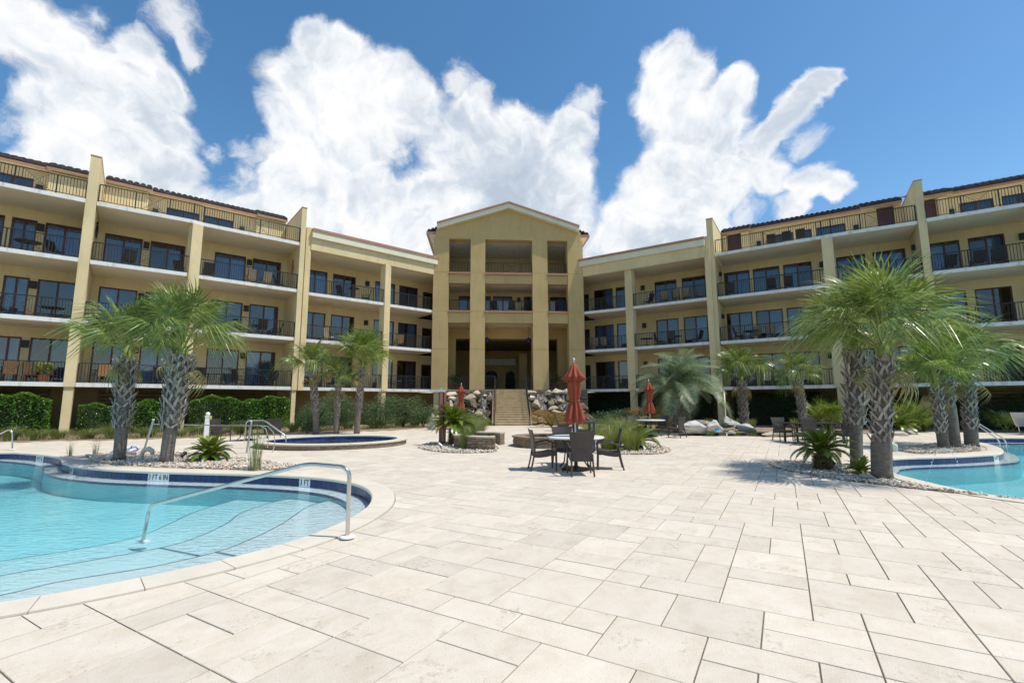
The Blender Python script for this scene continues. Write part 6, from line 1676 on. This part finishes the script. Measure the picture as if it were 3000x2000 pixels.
def make_umbrella():
    root = empty('closed_umbrella'); n_ = 64; V = []; b = MB()
    # (z, radius, fold depth, hem wave)
    prof = [(2.44, .035, 0, 0), (2.40, .07, .05, 0), (2.30, .115, .12, 0), (2.15, .185, .28, 0), (2.03, .245, .36, .05), (2.04, .17, .3, .03), (2.02, .13, .16, 0), (1.85, .15, .22, 0), (1.70, .13, .26, 0), (1.60, .10, .26, 0), (1.56, .095, .24, 0), (1.50, .12, .3, 0), (1.35, .165, .32, 0), (1.18, .20, .32, 0), (1.06, .22, .34, .04), (1.05, .17, .2, .03), (1.2, .10, .1, 0)]
    r = random.Random(2); ph = [r.uniform(-.4, .4) for _ in prof]
    for i, (z, R_, f, hw) in enumerate(prof):
        for k in range(n_):
            a = 2 * pi * k / n_; w = math.cos(8 * a + .6 * math.sin(z * 3) + ph[i] * .3); w2 = math.cos(3 * a + z * 2)
            rr = R_ * .92 * (1 + f * w + .10 * f * math.cos(21 * a + z * 5) + .18 * f * w2); b.v.append(Vector((cos(a) * rr, sin(a) * rr, z + hw * w)))
    for i in range(len(prof) - 1):
        for k in range(n_): a0 = i * n_ + k; a1 = i * n_ + (k + 1) % n_; b.f.append((a0, a0 + n_, a1 + n_, a1))
    b.f.append(tuple(range(n_))); b.build('canopy', M['umbrella'], root, smooth=True)
    b = MB(); b.tube([(0, 0, 1.555 + .012 * 0), (0, 0, 1.58)], .118, 20); b.build('tie_strap', M['umbrella'], root)
    b = MB(); b.tube([(0, 0, .06), (0, 0, 2.44)], .021, 10); b.build('pole', M['galv'], root)
    b = MB(); b.lathe([(.012, 2.44), (.02, 2.47), (.032, 2.50), (.030, 2.53), (.006, 2.575)], 12); b.build('finial', M['galv'], root, smooth=True)
    return root
UMB = make_umbrella(); GU = 'closed red umbrellas'
place(UMB, False, 1.46, 10.98, 0, 'large closed red umbrella over the near dining table', 'umbrella', GU)
place(UMB, True, 6.25, 21.4, 1.0, 'closed red umbrella over the second table by the boulders', 'umbrella', GU)
place(UMB, True, -2.72, 25.0, 2.1, 'closed red umbrella in front of the left waterfall', 'umbrella', GU)
# lounge armchairs
def make_lounge():
    root = empty('lounge_chair'); b = MB(); pr = [(-.22, .30), (-.30, .55), (-.40, .80), (-.46, .93)]
    for (y0, z0), (y1, z1) in zip(pr, pr[1:]): b.hexa([Vector(p) for p in ((-.27, y0, z0), (.27, y0, z0), (.27, y0 - .05, z0), (-.27, y0 - .05, z0), (-.27, y1, z1), (.27, y1, z1), (.27, y1 - .05, z1), (-.27, y1 - .05, z1))])
    b.build('backrest', M['wicker'], root)
    b = MB(); b.box(-.28, .28, -.25, .33, .20, .33); b.build('seat', M['wicker'], root, bevel=.02)
    for sx in (-1, 1):
        b = MB(); b.tube([(sx * .30, .33, .30), (sx * .31, .30, .50), (sx * .31, .1, .56), (sx * .30, -.3, .56)], .035, 6); b.build('arm', M['wicker'], root)
        for y in (-.28, .30): b = MB(); b.tube([(sx * .27, y * 1.15, 0), (sx * .26, y, .22)], .022, 6); b.build('leg', M['wicker'], root)
    return root
LG = make_lounge(); place(LG, False, 2.75, 26.0, -pi / 2, 'dark wicker lounge chair with arched back, by the orange shrub', 'lounge chair', 'lounge chairs by the stair'); place(LG, True, 5.3, 24.2, pi / 2, 'wicker lounge chair half hidden behind the tall grass', 'lounge chair', 'lounge chairs by the stair')
cl = empty('chaise_lounge', (23.9, 22.0, 0), radians(-70), 'grey sling chaise lounge at the right edge of the deck', 'chaise lounge')
b = MB(); b.hexa([(-.33, .0, .36), (.33, .0, .36), (.33, 1.3, .36), (-.33, 1.3, .36), (-.33, 0, .39), (.33, 0, .39), (.33, 1.3, .39), (-.33, 1.3, .39)]); b.build('seat', M['galv'], cl)
b = MB(); b.hexa([(-.33, .0, .36), (.33, .0, .36), (.33, -.35, 1.0), (-.33, -.35, 1.0), (-.33, .03, .38), (.33, .03, .38), (.33, -.32, 1.02), (-.33, -.32, 1.02)]); b.build('backrest', M['galv'], cl)
for sx in (-.34, .34):
    b = MB(); b.tube([(sx, -.35, 1.02), (sx, 0, .37), (sx, 1.32, .37)], .018, 6); b.build('frame', M['steel'], cl)
    for y in (.15, 1.2): b = MB(); b.tube([(sx, y, .37), (sx, y + .06, 0)], .016, 6); b.build('leg', M['steel'], cl)
# waste bin
wb = empty('waste_bin', (2.22, 14.75, 0), .1, 'dark slate blue waste bin with open hood behind the near table', 'waste bin'); m_bin = mat('slate_bin', (.035, .045, .06), .5, .1, 4)
b = MB(); b.box(-.29, .29, -.29, .29, 0, .66); b.build('body', m_bin, wb, bevel=.01)
for sx in (-.26, .26):
    for sy in (-.26, .26): b = MB(); b.box(sx - .03, sx + .03, sy - .03, sy + .03, .662, .88); b.build('hood_post', m_bin, wb)
b = MB(); b.box(-.31, .31, -.31, .31, .882, .95); b.build('hood', m_bin, wb, bevel=.012)
# red wood shower post
rp = empty('shower_post', (-2.62, 17.35, 0), .15, 'tall weathered red wood shower post with pointed blue-green cap', 'post')
b = MB(); b.box(-.065, .065, -.065, .065, 0, 1.93); b.build('post', M['redwood'], rp, bevel=.004)
b = MB(); b.hexa([(-.075, -.075, 1.932), (.075, -.075, 1.932), (.075, .075, 1.932), (-.075, .075, 1.932), (-.012, -.012, 2.09), (.012, -.012, 2.09), (.012, .012, 2.09), (-.012, .012, 2.09)]); b.build('cap', M['patina'], rp)
b = MB(); b.box(.11, .19, -.045, .045, 0, 1.93); b.build('side_board', M['redwood'], rp); b = MB(); b.box(.066, .109, -.03, .03, 1.30, 1.40); b.build('crossbar', M['redwood'], rp); b = MB(); b.box(.068, .108, -.02, .02, .0, 1.29); b.build('dark_gap_box', M['dark'], rp)  # dark box fills the gap between post and side board
b = MB(); b.box(-.16, .19, -.04, .04, 1.96, 2.0); b.build('top_plate', M['patina'], rp) if False else None
# white square post with ball top
wp = empty('white_post', (-11.62, 18.0, 0), .3, 'white square post with ball finial behind the low sago palm', 'post')
b = MB(); b.box(-.065, .065, -.065, .065, 0, 1.02); b.build('shaft', M['whiteplastic'], wp); b = MB(); b.box(-.08, .08, -.08, .08, 1.02, 1.06); b.build('collar', M['whiteplastic'], wp)
b = MB(); b.lathe([(.03, 1.062), (.07, 1.09), (.078, 1.13), (.06, 1.18), (.02, 1.205)], 16); b.build('ball_finial', M['whiteplastic'], wp, smooth=True); b = MB(); b.box(.082, .125, -.05, .05, .93, 1.06); b.build('switch_box', M['yellowbox'], wp)
# galvanised frame between the palms
gf = empty('pole_frame', (-9.6, 14.6, 0), 0, 'low frame of two galvanised poles joined by a long white rail behind the left palms', 'pole frame')
b = MB(); b.tube([(-1.72, 0, 0), (-1.50, 0, 1.02)], .028, 8); b.build('pole', M['galv'], gf); b = MB(); b.tube([(1.40, .1, 0), (1.49, .1, .97)], .030, 8); b.build('pole', M['galv'], gf)
for x, z in ((-1.50, 1.02), (1.49, .97)): b = MB(); b.tube([(x, .05 if x > 0 else 0, z), (x, .05 if x > 0 else 0, z + .035)], .036, 8); b.build('pole_cap', M['whiteplastic'], gf)
b = MB(); b.tube([(-1.52, .03, .90), (0, .05, .86), (1.45, .07, .85), (1.75, .1, .85), (1.92, .15, .74), (1.99, .2, .5), (1.98, .22, .15)], .016, 8); b.build('rail', M['steel'], gf); b = MB(); b.tube([(1.6, .12, .87), (1.95, .2, .82), (2.12, .25, .62), (2.16, .3, .3), (2.1, .3, 0)], .014, 8); b.build('rail', M['steel'], gf)
# handrails
def handrail(pts, r_, label, loc, plates=(), group=None):
    root = empty('handrail', loc, 0, label, 'handrail', group); P_ = poly3(pts, 6); b = MB(); b.tube([p - Vector(loc) for p in P_], r_, 14, caps=False); b.build('rail_tube', M['steel'], root, smooth=True)
    for p in plates: b = MB(); b.lathe([(.085, p[2] + .003), (.082, p[2] + .018), (.045, p[2] + .026)], 20, c=(p[0] - loc[0], p[1] - loc[1])); b.build('escutcheon', M['whiteplastic'], root, smooth=False)
    return root
def poly3(pts, per):
    "straight runs with rounded corners: Bezier through every inner point"
    P_ = [Vector(p) for p in pts]; out = [P_[0]]
    for i in range(1, len(P_) - 1):
        a, b_, c = P_[i - 1], P_[i], P_[i + 1]; ra = min(.13, (b_ - a).length * .45); rc = min(.13, (c - b_).length * .45); s, e = b_ + (a - b_).normalized() * ra, b_ + (c - b_).normalized() * rc
        for k in range(per + 1): t = k / per; out.append((1 - t) ** 2 * s + 2 * t * (1 - t) * b_ + t * t * e)
    out.append(P_[-1]); return out
HF = on_ground(418, 1588, -.375); HC = at_depth(438, 1481, HF.y - .03)
handrail([(-1.87, 5.52, 0), (-1.87, 5.50, .79), (-2.40, 5.60, .82), tuple(HC), tuple(HF)], .0235, 'long stainless handrail sloping down into the left pool in the foreground', (-1.87, 5.52, 0), [(-1.87, 5.52, .014), tuple(HF)])
a = [at_depth(x, y, 16.35) for x, y in ((716, 1292), (722, 1231), (774, 1230), (838, 1277), (838, 1300))]; handrail([(p.x, p.y, p.z) for p in a], .021, 'stainless handrail stepping into the oval spa', (a[0].x, a[0].y, 0))
a = [at_depth(x, y, 15.9) for x, y in ((-60, 1325), (-58, 1300), (28, 1256), (37, 1268), (35, 1319))]; handrail([(p.x, p.y, max(0, p.z)) for p in a], .024, 'short stainless grab rail at the far left edge of the pool', (a[4].x, a[4].y, 0), [(a[4].x, a[4].y, 0.014)])
GL = 'pair of ladder rails at the peninsula tip'
for x0, y0, x1, y1, x2, y2, Y, lab in ((2866, 1241, 2947, 1289, 2950, 1325, 16.0, 'outer stainless ladder rail at the tip of the pool peninsula'), (2862, 1246, 2928, 1289, 2931, 1318, 16.4, 'inner stainless ladder rail at the tip of the pool peninsula')):
    a = [at_depth(x0 - 26, y0 + 40, Y + .6), at_depth(x0 - 24, y0 - 2, Y + .6), at_depth(x0, y0 - 2, Y + .3), at_depth(x1, y1, Y), at_depth(x2, y2, Y)]; handrail([tuple(p) for p in a], .02, lab, tuple(a[0]), (), GL)
# life ring and spouts
lr = empty('life_ring', (-11.35, 13.95, .16), 0, 'white and blue life ring lying beside the left palms', 'life ring'); lr.rotation_euler = (radians(12), radians(-8), 0)
for k in range(8):
    b = MB(); a0, a1 = 2 * pi * k / 8, 2 * pi * (k + 1) / 8; w = .16 if k % 2 else 1; ks = 8
    A0 = a0 + (0 if k % 2 == 0 else 0); b.tube([(.30 * cos(a0 + (a1 - a0) * i / ks), .30 * sin(a0 + (a1 - a0) * i / ks), 0) for i in range(ks + 1)], .062, 10); b.build('ring_segment', M['whiteplastic'], lr, smooth=True)
    b = MB(); b.tube([(.30 * cos(a1 - .07 + .14 * i / 3), .30 * sin(a1 - .07 + .14 * i / 3), 0) for i in range(4)], .065, 10); b.build('blue_band', M['ringblue'], lr, smooth=True) if k % 2 else None
def spout(loc, label, rz=0, s=1.0):
    root = empty('water_spout', loc, rz, label, 'water spout', 'small cast stone water spouts'); b = MB(); b.tube([(0, 0, 0), (0, 0, .22 * s), (.04 * s, 0, .30 * s), (.16 * s, 0, .33 * s), (.26 * s, 0, .28 * s), (.28 * s, 0, .18 * s)], [.05 * s, .05 * s, .06 * s, .07 * s, .06 * s, .04 * s], 10); b.build('body', M['coping'], root, smooth=True)
    b = MB(); b.box(-.07 * s, .07 * s, -.07 * s, .07 * s, -.01, .03); b.build('foot', M['coping'], root); return root
g = on_ground(414, 1352); spout((g.x, g.y, 0), 'stubby cast stone spout in front of the life ring')
g = on_ground(2622, 1345, 0); spout((g.x - .2, g.y + .1, 0), 'curved cast stone spout on the far pool edge behind the big palm', 0, 1.2)
g = on_ground(2398, 1366); spout((g.x, g.y, 0), 'slim grey curved spout under the dark sago palm', .5, .9)
def spotlight(px, py, label, m='lantern'):
    g = on_ground(px, py); root = empty('spotlight', (g.x, g.y, 0), random.uniform(0, 6), label, 'spotlight', 'small garden spotlights'); b = MB(); b.tube([(0, 0, 0), (0, 0, .12)], .012, 6); b.build('stake', M['lantern'], root)
    b = MB(); b.tube([(-.05, 0, .12), (.07, 0, .2)], [.045, .06], 10); b.build('lamp_head', M[m], root); return root
spotlight(535, 1348, 'black spotlight between the right left-hand palm and the low sago palm'); spotlight(1290, 1318, 'grey spotlight in front of the red wood post', 'galv'); spotlight(1858, 1312, 'grey spotlight at the right end of the pale pebbles', 'galv'); spotlight(2392, 1362, 'silver spotlight at the left tip of the right pebble bed', 'steel'); spotlight(900, 1274, 'tiny spotlight behind the spa'); spotlight(2440, 1374, 'tiny spotlight left of the dark sago palm')
b = MB(); b.box(-.035, .035, -.035, .035, 0, .06); o = b.build('float_cap', M['red']); g = on_ground(373, 1343); o.location = g; tag(o, 'small red float cap on the pebbles between the left palms', 'float')
c = at_depth(2103, 1259, 21.4); b = MB(); b.quad((-.12, -.02, -.08), (.12, -.02, -.08), (.11, .05, .08), (-.11, .05, .08)); b.quad((-.12, 0, -.08), (-.11, .07, .08), (.11, .07, .08), (.12, 0, -.08)); o = b.build('blue_cloth', M['blue']); o.location = c; tag(o, 'small bright blue cloth draped on a grey boulder', 'cloth')
# thin water jets arching into the right pool
def jet(p0, p1, h, label):
    b = MB(); p0, p1 = Vector(p0), Vector(p1); n_ = 46; r = random.Random(int(p0.x * 10))
    for i in range(n_):
        t = i / n_; p = p0.lerp(p1, t) + Vector((0, 0, 4 * h * t * (1 - t))); s = r.uniform(.003, .006); p += Vector((r.uniform(-.01, .01), r.uniform(-.01, .01), r.uniform(-.015, .015)))
        b.box(p.x - s, p.x + s, p.y - s, p.y + s, p.z - s * 2.2, p.z + s * 2.2)
    o = b.build('water_jet', M['whiteplastic']); tag(o, label, 'water jet', 'water jets over the right pool')
jet((7.75, 9.0, .02), (11.6, 12.4, -.15), .55, 'arching beaded water jet rising from the pebbles by the nearest big palm')
jet((12.6, 14.3, .1), (15.2, 13.0, -.15), .3, 'short beaded water jet in front of the peninsula palms')

# ------------------------------------------------------------------ balcony furniture
def make_sling(m):
    root = empty('balcony_chair'); b = MB(); b.hexa([Vector(p) for p in ((-.24, -.2, .42), (.24, -.2, .42), (.24, -.24, .44), (-.24, -.24, .44), (-.24, -.36, 1.02), (.24, -.36, 1.02), (.24, -.39, 1.02), (-.24, -.39, 1.02))]); b.build('backrest', m, root)
    b = MB(); b.box(-.24, .24, -.22, .26, .40, .435); b.build('seat', m, root)
    for sx in (-.26, .26):
        b = MB(); b.tube([(sx, .28, 0), (sx, .24, .62), (sx, -.26, .64)], .016, 5); b.tube([(sx, -.32, 0), (sx, -.2, .42), (sx, -.38, 1.03)], .016, 5); b.build('frame', M['iron'], root)
    return root
def make_side(r_, h):
    root = empty('balcony_table'); b = MB(); b.lathe([(r_, h - .03), (r_, h)], 20); b.build('tabletop', M['iron'], root); b = MB(); b.tube([(0, 0, .02), (0, 0, h - .03)], .03, 8)
    for k in range(4): a = k * pi / 2 + .4; b.tube([(0, 0, .3), (cos(a) * r_ * .7, sin(a) * r_ * .7, 0)], .015, 5)
    b.build('legs', M['iron'], root); return root
KIND = {'dark': make_sling(M['iron']), 'tan': make_sling(M['greyfabric']), 'wood': make_sling(M['wood']), 'white': make_sling(M['coping']), 'table': make_side(.5, .72), 'bar': make_side(.38, 1.02)}
used = {k: False for k in KIND}
FLN = {0: 'lowest', 1: 'second', 2: 'third', 3: 'top'}
ORD = {}
def furnish(line, where, lvl, items):
    for (u, o, a, k) in items:
        p = line.at(u, o, ZL[lvl] + .002) + Vector((line.org.x, line.org.y, 0))
        key = (where, lvl, k); ORD.setdefault(key, []).append(1)
        cnt_ = sum(1 for it in items if it[3] == k); idx = len(ORD[key]); sizew = {'table': 'round dark table', 'bar': 'tall bar table', 'dark': 'dark chair', 'tan': 'tan sling chair', 'wood': 'honey-coloured wooden chair', 'white': 'pale chair'}[k]
        pos = '' if cnt_ == 1 else {1: 'leftmost ', 2: 'second ', 3: 'third ', 4: 'fourth '}[idx]
        place(KIND[k], used[k], p.x, p.y, line.ang + a, '%s%s on the %s balcony %s' % (pos, sizew, FLN[lvl], where), 'table' if k in ('table', 'bar') else 'chair', 'furniture on the balconies', z=p.z); used[k] = True
WL0, WL1, WL2, WL3, WL4 = 'at the far left of the photo', 'left of the second left column', 'right of the second left column', 'two bays left of the tower', 'touching the left side of the tower'
WR4, WR3, WR2, WR1, WR0 = 'touching the right side of the tower', 'two bays right of the tower', 'just right of the first right fin', 'left of the second right fin', 'at the far right of the photo'
furnish(LA, WL0, 2, [(4.9, 1.0, 2.6, 'dark'), (6.3, 1.0, .6, 'table'), (7.3, 1.1, -2.2, 'dark')])
furnish(LA, WL0, 1, [(5.2, 1.2, 2.0, 'dark'), (7.4, 1.5, -1.2, 'table')])
furnish(LA, WL0, 0, [(4.6, 1.0, 2.4, 'dark'), (5.4, 1.2, 0, 'table'), (6.2, 1.5, .2, 'wood'), (6.9, 1.7, 0, 'wood'), (7.6, 1.5, -.3, 'wood')])
furnish(LB, WL1, 2, [(1.5, .8, .2, 'dark'), (3.9, 1.6, -.5, 'dark')])
furnish(LB, WL1, 0, [(.9, 1.0, .3, 'wood'), (3.4, 1.6, -.4, 'dark')])
furnish(LB, WL2, 2, [(7.5, 1.0, .1, 'tan'), (8.35, 1.0, .1, 'tan'), (9.2, 1.2, -2.0, 'dark'), (5.2, 1.0, 0, 'dark')])
furnish(LB, WL2, 1, [(7.2, 1.2, -1.3, 'dark'), (8.2, 1.2, 0, 'table'), (8.2, .5, 0, 'dark'), (9.2, 1.2, 1.3, 'dark')])
furnish(LB, WL2, 0, [(5.2, 1.2, 0, 'dark'), (7.3, 1.2, -1.2, 'dark'), (8.2, 1.3, 0, 'table'), (9.0, .8, .4, 'dark')])
furnish(LCc, WL3, 2, [(2.6, .9, -1.2, 'dark'), (3.5, 1.0, 0, 'bar'), (4.4, 1.0, 1.2, 'dark')])
furnish(LCc, WL3, 1, [(1.9, 1.1, -1.0, 'white'), (2.8, 1.1, 0, 'table')])
furnish(LCc, WL3, 0, [(1.0, 1.0, -.2, 'wood'), (1.8, 1.0, .2, 'wood'), (3.6, 1.2, 0, 'dark')])
furnish(LCc, WL4, 1, [(7.2, 1.0, 0, 'wood'), (8.0, 1.0, 0, 'dark')]); furnish(LCc, WL4, 0, [(7.2, 1.2, 1.4, 'dark'), (8.2, 1.0, 0, 'table')])
furnish(RCc, WR4, 2, [(.6, 1.2, 1.0, 'dark'), (1.8, 1.0, -1, 'dark')]); furnish(RCc, WR4, 1, [(.4, 1.0, .6, 'tan'), (1.3, 1.0, .1, 'tan')]); furnish(RCc, WR4, 0, [(1.0, 1.2, 1.4, 'dark'), (1.9, 1.2, 0, 'table')])
furnish(RCc, WR3, 2, [(5.0, 1.0, 1.2, 'dark'), (6.2, 1.0, .3, 'tan'), (7.1, .9, .1, 'tan'), (7.9, .9, 0, 'tan'), (8.7, 1.1, -1, 'tan')])
furnish(RCc, WR3, 1, [(4.7, 1.1, 0, 'table'), (5.7, 1.0, -1.1, 'dark'), (6.8, 1.0, 0, 'table'), (6.8, .4, 0, 'dark'), (8.4, 1.2, 1.3, 'dark')])
furnish(RCc, WR3, 0, [(7.4, 1.2, 1, 'dark'), (8.2, 1.2, 0, 'dark')])
furnish(RB, WR2, 2, [(.7, .9, .2, 'dark'), (3.3, .9, 0, 'dark'), (4.3, .9, 0, 'dark')])
furnish(RB, WR2, 1, [(1.1, .9, -1.3, 'dark'), (1.8, 1.1, 0, 'table'), (2.1, 1.4, .3, 'tan'), (3.0, 1.0, .1, 'tan')])
furnish(RB, WR2, 0, [(2.6, .8, .1, 'white'), (3.3, .8, 0, 'white'), (4.1, .8, 0, 'white'), (4.8, .8, -.1, 'white')])
furnish(RB, WR2, 3, [(3.4, 1.3, .2, 'dark'), (4.4, 1.2, 0, 'dark'), (5.2, 1.2, 0, 'dark')])
furnish(RA, WR0, 2, [(.9, 1.0, .2, 'dark'), (2.1, .9, .1, 'dark'), (2.9, .9, -.2, 'dark')]); furnish(RA, WR0, 0, [(2.4, 1.0, 0, 'dark'), (3.3, 1.2, 0, 'table')])
# rocking chairs in the tower loggia
for i, u in enumerate((5.0, 6.4, 7.6)):
    p = T.at(u, 1.2, 8.862) + Vector((T.org.x, T.org.y, 0)); place(KIND['dark'], True, p.x, p.y, T.ang + .3 * (i - 1), ('leftmost', 'middle', 'rightmost')[i] + ' dark chair in the central tower loggia', 'chair', 'furniture on the balconies', z=p.z)
# potted plants on the far left balconies
for (u, o_, lv, s, lab) in ((7.5, .55, 0, .55, 'potted croton with yellow-green leaves on the lowest far left balcony'), (4.9, .7, 1, .6, 'spreading potted plant on the second far left balcony')):
    p = LA.at(u, o_, ZL[lv]) + Vector((LA.org.x, LA.org.y, 0)); root = empty('potted_plant', p, 0, lab, 'potted plant'); b = MB(); b.lathe([(.14, 0), (.2, .35), (.21, .37)], 16); b.build('pot', M['terracotta'], root)
    r = np.random.default_rng(lv); d = r.normal(size=(500, 3)); d /= np.linalg.norm(d, axis=1)[:, None]; P_ = d * (r.uniform(.2, 1, 500) ** .5)[:, None] * np.array((s, s * .7, .32)) + np.array((0, 0, .75)); leaf_cloud('foliage', P_, .14, M['grass_y'], root, lv)
for (x, yy, lab) in ((1.9, 2.0, 'potted palm behind the left hall railing'), (10.1, 2.0, 'dark potted palm behind the right hall railing')):
    p = T.at(x, yy, ZA) + Vector((T.org.x, T.org.y, 0)); root = empty('potted_palm', p, 0, lab, 'potted plant'); b = MB(); b.lathe([(.2, 0), (.3, .5), (.31, .52)], 16); b.build('pot', M['terracotta'], root)
    for i in range(16): link('frond', SAG[i % 3], root, (0, 0, .5), frond_rot(i * 2.4, radians(80 - 3.4 * i)), (1.1,) * 3)
for i, u in enumerate((4.35, 7.85)):
    p = T.at(u, 1.6, 6.6) + Vector((T.org.x, T.org.y, 0)); root = empty('hanging_lamp', p, 0, ('left' if i == 0 else 'right') + ' blue glass lamp hanging inside the hall opening', 'lamp', 'lamps in the hall'); b = MB(); b.lathe([(.05, .35), (.22, .2), (.24, .0), (.1, -.08)], 16); b.build('shade', M['navy'], root, smooth=True); b = MB(); b.tube([(0, 0, .35), (0, 0, 1.32)], .015, 6); b.build('rod', M['iron'], root)
# seahorse ornaments on two fin walls
def orn(line, u, o, z, label, m):
    p = line.at(u, o, z) + Vector((line.org.x, line.org.y, 0)); b = MB(); b.tube([(0, .0, .4), (0, .12, .5), (0, .2, .38), (0, .08, .2), (0, .02, 0), (0, .12, -.2), (0, .2, -.3), (0, .12, -.4), (0, .06, -.32)], [.03, .05, .03, .07, .08, .05, .03, .02, .015], 8)
    o_ = b.build('wall_ornament', m, smooth=True); o_.location = p; o_.rotation_euler = (0, 0, line.ang); tag(o_, label, 'ornament')
orn(LB, .03, 1.2, 10.8, 'dark curly metal ornament on the side of the first fin wall', M['iron']); orn(LB, 9.97, 1.2, 10.6, 'rust red seahorse ornament on the side of the second fin wall', M['terracotta'])
# protos never used would be stray: drop them
for k, u in used.items():
    if not u:
        for ch in list(KIND[k].children): bpy.data.objects.remove(ch)
        bpy.data.objects.remove(KIND[k])
